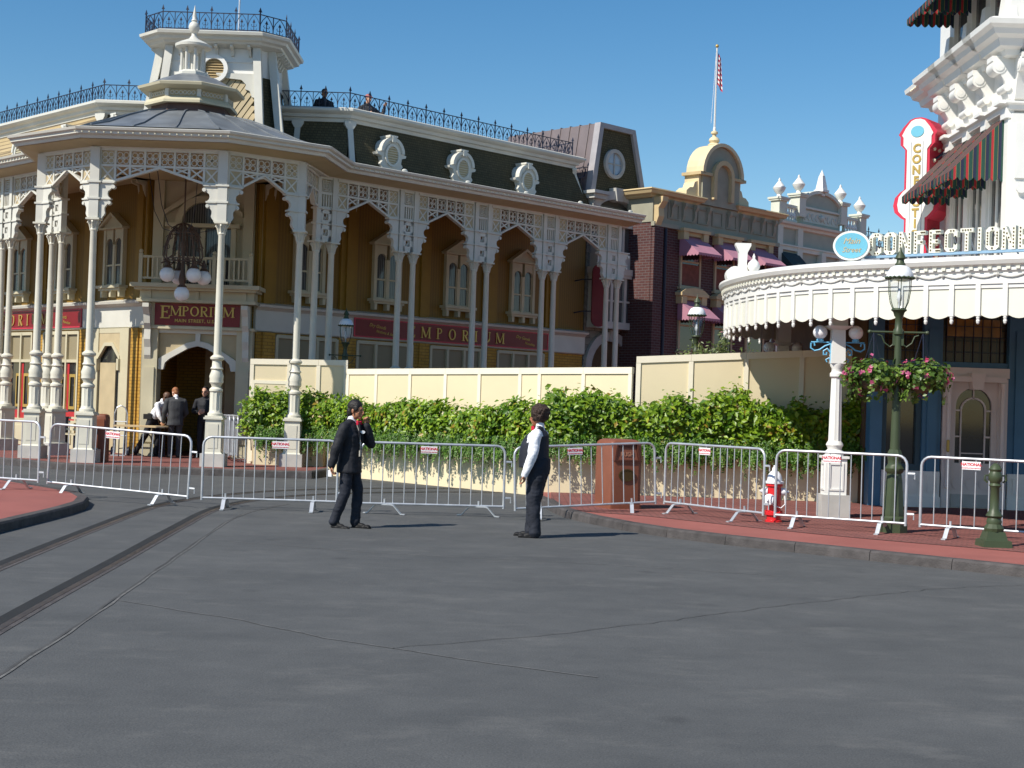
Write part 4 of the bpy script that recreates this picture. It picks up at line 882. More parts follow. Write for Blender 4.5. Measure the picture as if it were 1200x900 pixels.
for s_ in (-1, 1):
    brk.prism([(s_ * 1.10, 10.02), (s_ * 0.10, 10.02), (s_ * 0.12, 9.95), (s_ * 0.40, 9.89), (s_ * 0.76, 9.86), (s_ * 0.88, 9.74), (s_ * 0.86, 9.62), (s_ * 0.98, 9.58), (s_ * 1.04, 9.42), (s_ * 1.16, 9.40)], -0.13, 0.0)
pieces("tower_bracket", brk, WHITE, emp, TW)
def tround(W):
    o = put("round_louvre", MB().band(arc(0, 0, 0.26, 0, 345, 23), arc(0, 0, 0.36, 0, 345, 23), -0.14, 0.1, True).mesh("round_louvre", CONFWHITE), emp, W)
    put("louvre_back", MB().prism(arc(0, 0, 0.265, 0, 345, 23), -0.02, 0.06).mesh("louvre_back", TANPANEL), o, W)
    for i in range(7):
        z = -0.20 + 0.067 * i; hw = math.sqrt(0.26 ** 2 - z * z)
        put("louvre_slat", MB().add([(-hw, -0.09, z - 0.02), (hw, -0.09, z - 0.02), (hw, -0.02, z + 0.025), (-hw, -0.02, z + 0.025), (-hw, -0.08, z - 0.028), (hw, -0.08, z - 0.028), (hw, -0.01, z + 0.012), (-hw, -0.01, z + 0.012)],
            [(0, 1, 2, 3), (4, 7, 6, 5), (0, 4, 5, 1), (1, 5, 6, 2), (2, 6, 7, 3), (3, 7, 4, 0)]).mesh("louvre_slat", BUFF), o, W)
tround(TW @ T(0.05, -0.05, 10.12)); tround(TW @ T(1.27, 1.25, 10.12, rz=math.pi / 2))
ring = oct_(1.82, 0.58, -0.42, 2.92); ring = [(CX + 0.05 + x, TY + y) for x, y in ring]
cresting(ring + [ring[0]], 11.02)
put("tower_rod", MB().lathe([(0.025, 11.0), (0.018, 14)], 8).mesh("tower_rod", GALV), emp, TW @ T(0.5, 0.6))

# ---- signs on the store (each a thing of its own)
def serif(letter, w, h, t, th):
    """engraved-style roman capitals from strokes"""
    S = []; a = th; b = th * 0.45; sl = th * 0.55; sh = th * 0.32
    def bar(x0, z0, x1, z1, wd):
        d = Vector((x1 - x0, z1 - z0)); n_ = Vector((-d.y, d.x)).normalized() * wd / 2
        S.append([(x0 + n_.x, z0 + n_.y), (x1 + n_.x, z1 + n_.y), (x1 - n_.x, z1 - n_.y), (x0 - n_.x, z0 - n_.y)])
    def foot(x, z, wd): S.append([(x - wd / 2 - sl, z - sh / 2), (x + wd / 2 + sl, z - sh / 2), (x + wd / 2 + sl, z + sh / 2), (x - wd / 2 - sl, z + sh / 2)])
    mb = MB()
    if letter == 'E':
        bar(a, 0, a, h, a); bar(a, h - b / 2, w, h - b / 2, b); bar(a, b / 2, w, b / 2, b); bar(a, h * .52, w * .72, h * .52, b); bar(w - b / 2, 0, w, h * .24, b); bar(w - b / 2, h, w - b, h * .78, b); bar(w * .72, h * .42, w * .72, h * .62, b); foot(a, sh / 2, a); foot(a, h - sh / 2, a)
    if letter == 'M':
        bar(b, 0, b, h, b); bar(w - a / 2, 0, w - a / 2, h, a); bar(b, h, w * .5, h * .08, a); bar(w * .5, h * .08, w - a / 2, h, b); foot(b, sh / 2, b); foot(w - a / 2, sh / 2, a); foot(b, h - sh / 2, b * .5); foot(w - a / 2, h - sh / 2, a)
    if letter in 'PR':
        bar(a, 0, a, h, a); foot(a, sh / 2, a); foot(a, h - sh / 2, a * .6)
        mb.band(arc(w * .5, h * .74, w * .24, -90, 90, 8, h * .26 - b), arc(w * .5, h * .74, w * .42, -90, 90, 8, h * .26), -t, 0); bar(a, h - b / 2, w * .5, h - b / 2, b); bar(a, h * .48 + b / 2, w * .5, h * .48 + b / 2, b)
        if letter == 'R': bar(w * .48, h * .48, w * .9, 0, a); foot(w * .92, sh / 2, a * .5)
    if letter == 'O': mb.band(arc(w / 2, h / 2, w / 2 - a, 0, 342, 19, h / 2 - b), arc(w / 2, h / 2, w / 2, 0, 342, 19, h / 2), -t, 0, True)
    if letter == 'I': bar(w / 2, 0, w / 2, h, a); foot(w / 2, sh / 2, a); foot(w / 2, h - sh / 2, a)
    if letter == 'U':
        r = (w - a) / 2; bar(a * .5 + a * .2, h * .34, a * .7, h, a); bar(w - b, h * .34, w - b, h, b); foot(a * .7, h - sh / 2, a); foot(w - b, h - sh / 2, b)
        mb.band(arc(w / 2, h * .36, w / 2 - a * 1.15, 180, 360, 10, h * .36 - b * 1.3), arc(w / 2, h * .36, w / 2 - b * .4, 180, 360, 10, h * .36), -t, 0)
    for i, q in enumerate(S): mb.prism(q, -t - 0.0008 * i, 0)
    return mb.mesh("letter", GOLD)
LW = {'E': .72, 'M': 1.05, 'P': .72, 'R': .8, 'O': .9, 'I': .4, 'U': .85}
def emporium(parent, W, h, x0, gap, big=1.0):
    x = x0
    for i, ch in enumerate("EMPORIUM"):
        hh = h * (big if i == 0 else 1); w = LW[ch] * hh
        put("letter", shared((ch, round(hh, 3)), lambda: serif(ch, w, hh, 0.02, hh * 0.17)), parent, W @ T(x, 0, (h - hh))); x += w + gap
    return x
for F, sg, lab in ((RF, 1, "long dark red board reading EMPORIUM in spaced gold letters on the shaded right front"), (LF, -1, "bright red board reading EMPORIUM behind the columns of the sunlit left front")):
    c0 = sg * 6.68; W = F @ T(c0, WALLT - 0.12, 3.45)
    s_ = thing("store_sign", lab, "sign", W, "store name boards")
    put("sign_board", MB().box(-3.82, 3.82, 0, 0.05, 0, 0.52).mesh("sign_board", SIGNRED if sg > 0 else SIGNRED), s_, W)
    put("sign_border", MB().band([(-3.78, 0.035), (3.78, 0.035), (3.78, 0.485), (-3.78, 0.485)], [(-3.82, 0.0), (3.82, 0.0), (3.82, 0.52), (-3.82, 0.52)], -0.012, 0, True).mesh("sign_border", CRIMSON), s_, W)
    wsum = sum(LW[c] for c in "EMPORIUM") * 0.31; gap = (3.75 - wsum) / 7
    emporium(s_, W @ T(0, -0.003, 0.10), 0.31, -1.87, gap)
    for x, t1, t2 in ((-2.85, "Dry Goods", "Notions & Sons"), (2.85, "Dry Goods", "Novelties")):
        tm = shared(("tx", t1), lambda: text_mesh(t1, 0.13, 0.004, GOLD, 0.35)); put("script_lettering", tm, s_, W @ T(x - 0.15, -0.008, 0.32, ry=0.0) @ UPRIGHT @ Matrix.Rotation(-0.12, 4, 'Z'))
        tm = shared(("tx", t2), lambda: text_mesh(t2, 0.11, 0.004, GOLD, 0.35)); put("script_lettering", tm, s_, W @ T(x + 0.15, -0.008, 0.15) @ UPRIGHT @ Matrix.Rotation(-0.12, 4, 'Z'))
W = E0 @ T(0, -0.40, 3.47)
s_ = thing("store_sign", "small red EMPORIUM board over the arched corner entrance", "sign", W, "store name boards")
put("sign_board", MB().box(-1.08, 1.08, 0, 0.04, 0, 0.56).mesh("sign_board", SIGNRED), s_, W)
wsum = (sum(LW[c] for c in "EMPORIUM") - LW['E']) * 0.25 + LW['E'] * .33; gap = (1.86 - wsum) / 7
emporium(s_, W @ T(0, -0.003, 0.24), 0.25, -0.93, gap, 1.28)
put("sub_lettering", text_mesh("MAIN STREET, U.S.A.", 0.115, 0.004, GOLD, 0, 1.1, bold=0.002), s_, W @ T(0, -0.008, 0.12) @ UPRIGHT)

# hanging chandelier in the pavilion
WC = T(CX, 34.9, 4.0)
ch = thing("chandelier", "big brown iron chandelier with five white globes hanging in the corner porch", "chandelier", WC)
cg = MB()
for i in range(8):
    a = i * math.pi / 4; c, s_ = math.cos(a), math.sin(a)
    cg.tube([(0.03 * c, 0.03 * s_, 5.85), (0.18 * c, 0.18 * s_, 5.80), (0.34 * c, 0.34 * s_, 5.60), (0.44 * c, 0.44 * s_, 5.30), (0.47 * c, 0.47 * s_, 5.05), (0.42 * c, 0.42 * s_, 4.92), (0.52 * c, 0.52 * s_, 4.88)], 0.022, 5)
    for (r, z, q) in ((0.36, 5.50, 0.06), (0.43, 5.25, 0.055), (0.26, 5.70, 0.05), (0.3, 5.0, 0.05)):
        cg.tube([(r * c + q * math.cos(k) * c, r * s_ + q * math.cos(k) * s_, z + q * math.sin(k)) for k in np.linspace(0, 5, 7)], 0.011, 4)
for z, r in ((4.92, 0.42), (5.60, 0.34), (4.98, 0.45)): cg.tube([(r * math.cos(t), r * math.sin(t), z) for t in np.linspace(0, 2 * math.pi, 17)[:-1]], 0.016, 4, True)
put("iron_cage", cg.mesh("iron_cage", RUSTIRON), ch, T(CX, 34.9))
put("stem", MB().lathe([(0.02, 5.8), (0.02, 7.2)], 6).lathe([(0.05, 4.3), (0.09, 4.5), (0.05, 4.7), (0.03, 5.0), (0.07, 5.3), (0.03, 5.5), (0.02, 5.9)], 8).mesh("stem", RUSTIRON), ch, T(CX, 34.9))
gl = [(0.30, -0.12, 4.6), (-0.34, -0.10, 4.6), (-0.16, 0.3, 4.57), (0.46, 0.24, 4.57), (0, 0, 4.15)]
for x, y, z in gl:
    put("globe", shared("globe", lambda: MB().ball((0, 0, 0), 0.185, 16, 10).mesh("globe", GLOBE, 60)), ch, T(CX + x, 34.9 + y, z))
    put("globe_holder", shared("ghold", lambda: MB().lathe([(0.10, 0.14), (0.12, 0.17), (0.07, 0.22), (0.05, 0.32), (0.02, 0.42)], 8).mesh("globe_holder", RUSTIRON)), ch, T(CX + x, 34.9 + y, z))
for x, y in ((1.1, 0.8), (-1.1, 0.8), (0.5, -0.9), (-0.5, -0.9)):
    put("guy_wire", MB().tube([(0.1 * x, 0.1 * y, 5.6), (0.55 * x, 0.5 * y, 5.75), (0.8 * x, 0.75 * y, 6.2), (x, y, 7.2)], 0.009, 4).mesh("guy_wire", IRON), ch, T(CX, 34.9))
# ================================================================== GREY STONE BUILDING (next door)
def rw(s, t=0, z=0): return RF @ T(s, t, z)
stn = thing("stone_building", "grey stone block house with steep slate gable, round window and brown metal side roof", "building", rw(13.6, 2.4, 0.15))
put("wall", MB().box(12.22, 15.02, 2.44, 6.5, 0, 8.5).mesh("wall", JOINT), stn, RF)
BLK = [MB().box(-0.24, 0.24, 0, 0.05, -0.105, 0.105).mesh("stone_block", STONE), MB().box(-0.12, 0.12, 0, 0.05, -0.105, 0.105).mesh("stone_block", STONE)]
row = 0; z = 2.5
while z < 8.3:
    x = 12.24 + (0.12 if row % 2 else 0.25); first = True
    if row % 2: put("stone_block", BLK[1], stn, rw(12.36, 2.39, z)); x = 12.24 + 0.5
    while x < 14.85:
        dx = x - 13.45
        if not (z < 4.25 and dx * dx + (z - 3.0) ** 2 < 1.2 ** 2):
            put("stone_block", BLK[0], stn, rw(x, 2.39 + random.uniform(-.008, .008), z))
        x += 0.495
    z += 0.225; row += 1
ar = put("stone_arch", MB().band(arc(13.45, 3.0, 0.92, 0, 180, 14), arc(13.45, 3.0, 1.2, 0, 180, 14), 2.28, 2.45).box(12.25, 12.53, 2.28, 2.45, 0, 3.0).box(14.37, 14.65, 2.28, 2.45, 0, 3.0).box(13.36, 13.54, 2.24, 2.45, 3.88, 4.26).mesh("stone_arch", STONE2), stn, RF)
put("arch_recess", MB().prism([(12.53, 0), (14.37, 0)] + arc(13.45, 3.0, 0.92, 0, 180, 14), 2.40, 2.43).mesh("arch_recess", INTERIOR), ar, RF)
bay = MB().box(12.35, 14.35, 1.98, 2.42, 4.28, 4.50).box(12.30, 14.42, 1.92, 2.42, 6.02, 6.22).box(12.34, 14.38, 1.95, 2.42, 5.92, 6.03)
for x in (12.37, 13.02, 13.68, 14.24): bay.box(x, x + 0.12, 2.0, 2.42, 4.48, 5.95)
bay.box(12.45, 14.3, 2.02, 2.42, 5.14, 5.20).box(12.40, 14.30, 2.05, 2.42, 6.22, 6.7).box(12.35, 14.32, 1.98, 2.42, 7.55, 7.68)
for x in (12.42, 13.0, 13.6, 14.16): bay.box(x, x + 0.10, 2.07, 2.42, 6.7, 7.58)
by = put("bay_window", bay.mesh("bay_window", M("bay_grey", (0.55, 0.55, 0.5), 0.5, 0.05)), stn, RF)
put("pane", MB().box(12.42, 14.30, 2.08, 2.12, 4.5, 5.95).mesh("pane", PALEGLASS), by, RF); put("pane", MB().box(12.45, 14.22, 2.14, 2.18, 6.7, 7.58).mesh("pane", PALEGLASS), by, RF)
pieces("eaves", MB().box(12.1, 12.7, 2.0, 2.6, 8.36, 8.50).box(12.0, 12.75, 1.9, 2.6, 8.50, 8.60).box(14.7, 15.15, 2.0, 2.6, 8.36, 8.50).box(14.65, 15.25, 1.9, 2.6, 8.50, 8.60), STONE2, stn, RF)
hood = MB().band(arc(13.45, 7.95, 0.98, 20, 160, 12, 0.50), arc(13.45, 7.95, 1.28, 20, 160, 12, 0.78), 2.16, 2.45).box(12.25, 12.6, 2.18, 2.45, 8.0, 8.62).box(14.4, 14.72, 2.18, 2.45, 7.95, 8.4).prism([(13.32, 8.40), (13.58, 8.40), (13.66, 8.82), (13.24, 8.82)], 2.10, 2.45)
put("arched_hood", hood.mesh("arched_hood", STONE2), stn, RF)
put("gable", MB().prism([(12.32, 8.5), (14.98, 8.5), (14.28, 10.80), (12.72, 10.80)], 2.40, 2.5).mesh("gable", SLATE), stn, RF)
put("gable_edge", MB().band([(12.44, 8.5), (12.78, 10.70), (14.20, 10.70), (14.84, 8.5)], [(12.24, 8.5), (12.62, 10.86), (14.34, 10.86), (15.04, 8.5)], 2.30, 2.55).mesh("gable_edge", M("gable_grey", (0.33, 0.31, 0.32), 0.5, 0.1)), stn, RF)
side = MB().prism([(12.26, 8.5), (15.02, 8.5), (14.32, 10.84), (12.64, 10.84)], 2.56, 6.5)
sr_ = put("metal_roof", side.mesh("metal_roof", MAUVE), stn, RF)
for i in range(9):
    y = 2.8 + 0.42 * i
    put("roof_seam", shared("rseam", lambda: MB().tube([(12.24, 0, 8.5), (12.63, 0, 10.86), (14.3, 0, 10.86)], 0.022, 4).mesh("roof_seam", MAUVE)), sr_, RF @ T(0, y))
rwn = put("round_window", MB().band(arc(13.40, 9.62, 0.36, 0, 345, 23), arc(13.40, 9.62, 0.48, 0, 345, 23), 2.30, 2.45, True).box(13.385, 13.415, 2.34, 2.40, 9.28, 9.96).box(13.06, 13.74, 2.342, 2.40, 9.605, 9.635).mesh("round_window", STONE2), stn, RF)
put("pane", MB().prism(arc(13.40, 9.62, 0.365, 0, 345, 23), 2.37, 2.39).mesh("pane", M("sky_glass", (0.35, 0.40, 0.46), 0.1, 0.15, 4, spec=0.8)), rwn, RF)
pieces("iron_guard", MB().tube([(11.95, 2.6, 9.0), (12.25, 2.6, 9.1), (12.3, 2.6, 9.35)], 0.02, 4).tube([(11.9, 2.9, 8.65), (12.2, 2.9, 8.65), (12.2, 2.9, 9.0), (11.9, 2.9, 9.0)], 0.02, 4, True), IRON, stn, RF)
W = rw(12.05, 1.62, 4.25)
bs = thing("blade_sign", "tall dark red rounded blade sign on iron hooks at the end of the store", "sign", W)
put("sign_panel", MB().prism([(-0.24, 0.25), (-0.24, 1.75)] + arc(0, 1.75, 0.24, 180, 0, 8) + [(0.24, 0.25)] + arc(0, 0.25, 0.24, 0, -180, 8), -0.06, 0.06, T(rz=rad(-35))).mesh("sign_panel", M("oxblood", (0.16, 0.012, 0.02), 0.45, 0.1)), bs, W)
pieces("hook", MB().tube([(0, 0.0, 1.5), (-0.25, 0.5, 1.5), (-0.3, 0.8, 1.45)], 0.025, 4).tube([(0, 0.0, 0.5), (-0.25, 0.5, 0.5), (-0.3, 0.8, 0.45)], 0.025, 4), IRON, bs, W)

# ================================================================== RED BRICK BUILDING
TB = 1.2
brk_ = thing("brick_building", "dark red brick building with sage bracketed frieze, mauve awnings and a buff domed parapet", "building", rw(17.3, TB, 0.15))
put("brick_wall", MB().box(13.98, 20.86, TB, 7, 0, 7.75).mesh("brick_wall", RBRICK), brk_, RF)
put("brick_pier", MB().box(14.0, 14.45, TB - 0.12, TB, 0, 7.62).mesh("brick_pier", RBRICK), brk_, RF)
put("brick_pier", MB().box(20.45, 20.86, TB - 0.12, TB, 0, 7.62).mesh("brick_pier", RBRICK), brk_, RF)
put("drainpipe", MB().lathe([(0.05, 0), (0.05, 7.6)], 8, T(14.62, TB - 0.08)).mesh("drainpipe", IRON), brk_, RF)
put("frieze", MB().box(13.95, 20.9, TB - 0.06, TB + 1, 7.75, 8.62).box(13.95, 20.9, TB - 0.14, TB, 7.62, 7.76).mesh("frieze", SAGE), brk_, RF)
pan = MB()
for i in range(8): pan.band([(14.75 + .78 * i, 7.98), (15.23 + .78 * i, 7.98), (15.23 + .78 * i, 8.40), (14.75 + .78 * i, 8.40)], [(14.70 + .78 * i, 7.93), (15.28 + .78 * i, 7.93), (15.28 + .78 * i, 8.45), (14.70 + .78 * i, 8.45)], TB - 0.09, TB - 0.05, True)
pieces("frieze_panels", pan, M("sage_dark", (0.25, 0.24, 0.175), .6, .05), brk_, RF)
cpro = [(0, 8.52), (0.07, 8.55), (0.10, 8.60), (0.22, 8.64), (0.26, 8.72), (0.30, 8.76), (0.28, 8.80), (0, 8.84)]
for a, b in ((13.9, 16.2), (18.55, 20.9)):
    X = [(a - 0.02, TB + 1.0), (a - 0.02, TB), (b, TB), (b, TB + 1.0)]
    put("cornice", MB().sweep(X, cpro).mesh("cornice", BUFF), brk_, RF)
for x in (14.2, 14.9, 15.5, 16.1, 16.8, 17.95, 18.65, 19.3, 19.9, 20.6):
    put("cornice_bracket", shared("cbr", lambda: MB().prism([(0, 0), (-0.20, 0), (-0.19, -0.10), (-0.12, -0.22), (-0.11, -0.42), (-0.05, -0.60), (0, -0.66)], -0.06, 0.06, T(rz=math.pi / 2)).mesh("cornice_bracket", SAGE)), brk_, rw(x, TB - 0.02, 8.52))
put("corner_console", MB().prism([(0, 0), (-0.40, 0), (-0.38, -0.15), (-0.22, -0.36), (-0.24, -0.62), (-0.12, -0.9), (0, -0.95)], -0.14, 0.14, T(14.15, TB - 0.02, 8.55, rz=math.pi / 2)).mesh("corner_console", BUFF), brk_, RF)
# domed parapet
pc = 17.38
par = [(pc - 1.15, 8.6), (pc - 1.15, 9.62), (pc - 1.08, 9.62)] + arc(pc, 9.66, 1.08, 180, 0, 16, 1.06) + [(pc + 1.08, 9.62), (pc + 1.15, 9.62), (pc + 1.15, 8.6)]
put("parapet", MB().prism(par, TB - 0.1, TB + 0.5).mesh("parapet", BUFFDOME), brk_, RF)
put("parapet_face", MB().prism([(pc - 1.02, 8.6), (pc - 1.02, 9.60)] + arc(pc, 9.64, 0.98, 180, 0, 16, 0.96) + [(pc + 1.02, 9.60), (pc + 1.02, 8.6)], TB - 0.16, TB - 0.05).mesh("parapet_face", SAGE), brk_, RF)
pieces("parapet_cornice", MB().box(pc - 1.26, pc - 0.62, TB - 0.26, TB + 0.55, 9.56, 9.66).box(pc + 0.62, pc + 1.26, TB - 0.26, TB + 0.55, 9.56, 9.66), BUFF, brk_, RF)
put("parapet_arch", MB().band(arc(pc, 9.62, 1.0, 180, 0, 16), arc(pc, 9.62, 1.14, 180, 0, 16, 1.12), TB - 0.26, TB + 0.02).mesh("parapet_arch", BUFFDOME), brk_, RF)
put("niche_arch", MB().band([(pc - 0.40, 8.8)] + arc(pc, 9.60, 0.40, 180, 0, 12) + [(pc + 0.40, 8.8)], [(pc - 0.56, 8.8)] + arc(pc, 9.60, 0.56, 180, 0, 12) + [(pc + 0.56, 8.8)], TB - 0.30, TB - 0.1).mesh("niche_arch", BUFF), brk_, RF)
for s_ in (-1, 1):
    put("parapet_scroll", MB().prism([(pc + s_ * 1.15, 8.7), (pc + s_ * 1.75, 8.7), (pc + s_ * 1.72, 8.98), (pc + s_ * 1.55, 9.10), (pc + s_ * 1.38, 9.12), (pc + s_ * 1.30, 9.30), (pc + s_ * 1.15, 9.36)], TB - 0.05, TB + 0.4).mesh("parapet_scroll", BUFFDOME), brk_, RF)
put("dome_finial", MB().lathe([(0.20, 10.68), (0.22, 10.74), (0.14, 10.80), (0.19, 10.88), (0.16, 10.96), (0.07, 11.02), (0.07, 11.10), (0.12, 11.12), (0.12, 11.18), (0.05, 11.22)], 10).mesh("dome_finial", BUFFDOME, 50), brk_, rw(pc, TB + 0.2))
def awning_mesh(w, h, d, drop, mat, scal=6, mat2=None):
    """sloping canvas with cheeks and a scalloped valance; x across, -y outward, top at z=0"""
    mb = MB(); t = 0.02
    mb.add([(-w / 2, 0, 0), (w / 2, 0, 0), (w / 2, -d, -h), (-w / 2, -d, -h), (-w / 2, 0.0, -t - .01), (w / 2, 0.0, -t - .01), (w / 2, -d + t, -h - .0), (-w / 2, -d + t, -h - .0)], [(0, 3, 2, 1), (4, 5, 6, 7), (0, 1, 5, 4), (3, 7, 6, 2)])
    mb.cur = 1 if mat2 else 0
    for s_ in (-1, 1): mb.add([(s_ * w / 2, 0, 0), (s_ * w / 2, -d, -h), (s_ * w / 2, 0, -h), (s_ * (w / 2 - t), 0, -t), (s_ * (w / 2 - t), -d + t, -h), (s_ * (w / 2 - t), 0, -h)], [(0, 1, 2), (3, 5, 4), (0, 2, 5, 3), (1, 4, 5, 2)])
    bot = []; mb.cur = 0
    for i in range(scal):
        for k in range(5): bot.append((-w / 2 + w * (i + k / 4) / scal, -h - drop * (0.55 + 0.45 * math.sin(math.pi * k / 4))))
    mb.prism([(-w / 2, -h), (w / 2, -h)] + bot[::-1], -d - 0.003, -d + t)
    n2 = max(3, round(scal * d / w)); mb.cur = 1 if mat2 else 0
    for s_ in (-1, 1):
        b2 = []
        for i in range(n2):
            for k in range(5): b2.append((d * (i + k / 4) / n2, -h - drop * (0.55 + 0.45 * math.sin(math.pi * k / 4))))
        mb.prism([(0, -h), (d, -h)] + b2[::-1], -0.01, 0.01, T(s_ * (w / 2 - 0.008), 0, 0, rz=-math.pi / 2))
    return mb.mesh("awning", [mat, mat2] if mat2 else mat)
AW = awning_mesh(1.25, 0.60, 0.80, 0.10, PURPLE, 9)
def brickwin(s, zt, hood):
    W = rw(s, TB, zt)
    wd = put("window", MB().band([(-0.46, -1.62), (-0.46, 0), (0.46, 0), (0.46, -1.62)], [(-0.55, -1.7), (-0.55, 0.08), (0.55, 0.08), (0.55, -1.7)], -0.06, 0.02, True).box(-0.46, 0.46, -0.045, 0.0, -0.85, -0.79).box(-0.62, 0.62, -0.12, 0.02, -1.74, -1.66).mesh("window", M("win_tan", (0.42, 0.34, 0.22), .6, .05)), brk_, W)
    put("pane", MB().box(-0.46, 0.46, -0.03, -0.01, -1.62, 0).mesh("pane", DARKGLASS), wd, W)
    hd = MB().box(-0.72, 0.72, -0.30, 0.02, 0.14, 0.24).box(-0.66, -0.40, -0.26, 0.02, -0.12, 0.14).box(0.40, 0.66, -0.26, 0.02, -0.12, 0.14).box(-0.40, 0.40, -0.16, 0.02, 0.02, 0.14)
    if hood: hd.prism([(-0.72, 0.24), (0.72, 0.24), (0.5, 0.36), (0, 0.42), (-0.5, 0.36)], -0.28, 0.02)
    put("window_hood", hd.mesh("window_hood", BUFF), wd, W)
    put("awning", AW, wd, W @ T(0, -0.05, 0.02))
for s in (16.0, 17.85, 19.7): brickwin(s, 7.45, False)
for s in (16.0, 17.85, 19.7): brickwin(s, 5.35, True)
for s in (16.0, 17.85):
    put("herringbone_panel", MB().box(s - 0.5, s + 0.5, TB - 0.05, TB + 0.01, 5.85, 6.55).mesh("herringbone_panel", M("herring", (0.17, 0.055, 0.04), .8, .2, 8)), brk_, RF)
WP = rw(pc, TB + 0.2, 11.2)
fp = thing("flagpole", "thin white flagpole with ball top on the buff dome", "flagpole", WP)
put("pole", MB().lathe([(0.05, 0), (0.05, 0.1), (0.035, 0.15), (0.022, 2.85)], 8).mesh("pole", CONFWHITE), fp, WP)
put("ball", MB().ball((0, 0, 2.9), 0.06, 10, 8).mesh("ball", GOLD, 60), fp, WP)
put("halyard", MB().tube([(-0.03, 0, 2.75), (-0.12, 0, 1.4), (-0.2, 0, 0.25)], 0.006, 4).mesh("halyard", SIGNWHITE), fp, WP)
# limp flag in folds
fl = MB(); n = 9; rows = 8
WFl = WP @ T(0.02, 0, 1.62, rz=rad(-45))
def fold(u, v):
    x = 0.03 + u * (0.10 + 0.08 * v) ; y = 0.06 * math.sin(u * 9 + v * 2.0) * (0.4 + 0.6 * v); z = 1.05 - v * 1.05 - u * (0.18 + .12 * v); return (x, y, z)
def flagpart(u0, u1, v0, v1, off=0.0):
    m_ = MB(); a, b = 8, 4; vs = [fold(u0 + (u1 - u0) * i / a, v0 + (v1 - v0) * j / b) for j in range(b + 1) for i in range(a + 1)]
    vs = [(x + off, y - off, z) for x, y, z in vs]; fs = [(j * (a + 1) + i, j * (a + 1) + i + 1, (j + 1) * (a + 1) + i + 1, (j + 1) * (a + 1) + i) for j in range(b) for i in range(a)]
    return m_.add(vs, fs)
flg = thing("flag", "limp american flag hanging in folds from the flagpole", "flag", WFl)
for k in range(13): put("stripe", flagpart(0, 1, k / 13, (k + 1) / 13).mesh("stripe", FLAGRED if k % 2 == 0 else FLAGWHITE), flg, WFl)
put("canton", flagpart(0, 0.42, 0, 7 / 13, 0.006).mesh("canton", FLAGBLUE), flg, WFl)

# ================================================================== PALE GREEN BUILDING
wg = thing("pale_green_building", "pale green building with balustrade, arched gable and white urn finials", "building", rw(23.7, TB, 0.15))
put("wall", MB().box(20.92, 26.5, TB + 0.02, 7, 0, 8.5).mesh("wall", PALEGREEN), wg, RF)
for x in (21.0, 22.25, 25.0, 26.4): put("pilaster", MB().box(x - 0.16, x + 0.16, TB - 0.10, TB + 0.03, 0, 8.42).mesh("pilaster", MINT), wg, RF)
put("cornice", MB().sweep([(20.9, TB + .02), (26.6, TB + .02)], [(0, 8.36), (0.10, 8.38), (0.12, 8.46), (0.24, 8.50), (0.26, 8.58), (0, 8.62)]).mesh("cornice", MINT), wg, RF)
put("string_course", MB().box(20.9, 26.55, TB - 0.09, TB + .02, 7.58, 7.72).box(20.9, 26.55, TB - 0.13, TB + .02, 7.72, 7.78).mesh("string_course", MINT), wg, RF)
put("arch_window", MB().band([(23.0, 5.5)] + arc(23.65, 6.45, 0.65, 180, 0, 14) + [(24.3, 5.5)], [(22.78, 5.5)] + arc(23.65, 6.45, 0.87, 180, 0, 14) + [(24.52, 5.5)], TB - 0.16, TB + 0.03).box(23.52, 23.78, TB - 0.2, TB + .02, 7.05, 7.66).mesh("arch_window", MINT), wg, RF)
put("arch_panel", MB().prism([(23.0, 5.5), (24.3, 5.5)] + arc(23.65, 6.45, 0.65, 0, 180, 14), TB - 0.03, TB + 0.01).mesh("arch_panel", M("taupe", (.33, .31, .24), .6, .06)), wg, RF)
put("gable", MB().prism([(22.35, 8.6), (22.35, 9.25)] + arc(23.65, 9.25, 1.28, 178, 2, 14, 0.62) + [(24.95, 9.25), (24.95, 8.6)], TB + 0.0, TB + 0.5).mesh("gable", PALEGREEN), wg, RF)
put("gable_moulding", MB().band(arc(23.65, 9.25, 1.22, 178, 2, 14, 0.58), arc(23.65, 9.25, 1.36, 178, 2, 14, 0.70), TB - 0.10, TB + 0.5).box(22.35, 24.95, TB - 0.08, TB + .01, 9.20, 9.27).mesh("gable_moulding", MINT), wg, RF)
sc_ = MB().box(22.5, 24.8, TB - 0.012, TB - 0.004, 8.72, 9.14)
for i in range(9):
    a = 22.62 + 0.258 * i; sc_.tube([(a + 0.09 * math.cos(q), TB - 0.02, 8.92 + 0.12 * math.sin(q) * (1 if i % 2 else -1)) for q in np.linspace(0, 5, 8)], 0.022, 4)
sc_.ball((23.65, TB - 0.03, 8.95), 0.12, 10, 8)
put("relief_scrolls", sc_.mesh("relief_scrolls", MINT), wg, RF)
put("central_finial", MB().frustum(0, 0, 9.78, 9.95, 0.10, .1, .1, .1).box(-0.2, 0.2, -0.2, 0.2, 9.92, 10.0).frustum(0, 0, 10.0, 10.52, 0.16, 0.16, 0.08, 0.08).lathe([(0.1, 10.52), (0.07, 10.6), (0.02, 10.7), (0.001, 10.76)], 8).mesh("central_finial", CONFWHITE), wg, rw(23.65, TB))
POST = MB().box(-0.20, 0.20, -0.20, 0.20, 8.58, 9.28).box(-0.26, 0.26, -0.26, 0.26, 9.28, 9.34).box(-0.29, 0.29, -0.29, 0.29, 9.34, 9.41).mesh("parapet_post", MINT)
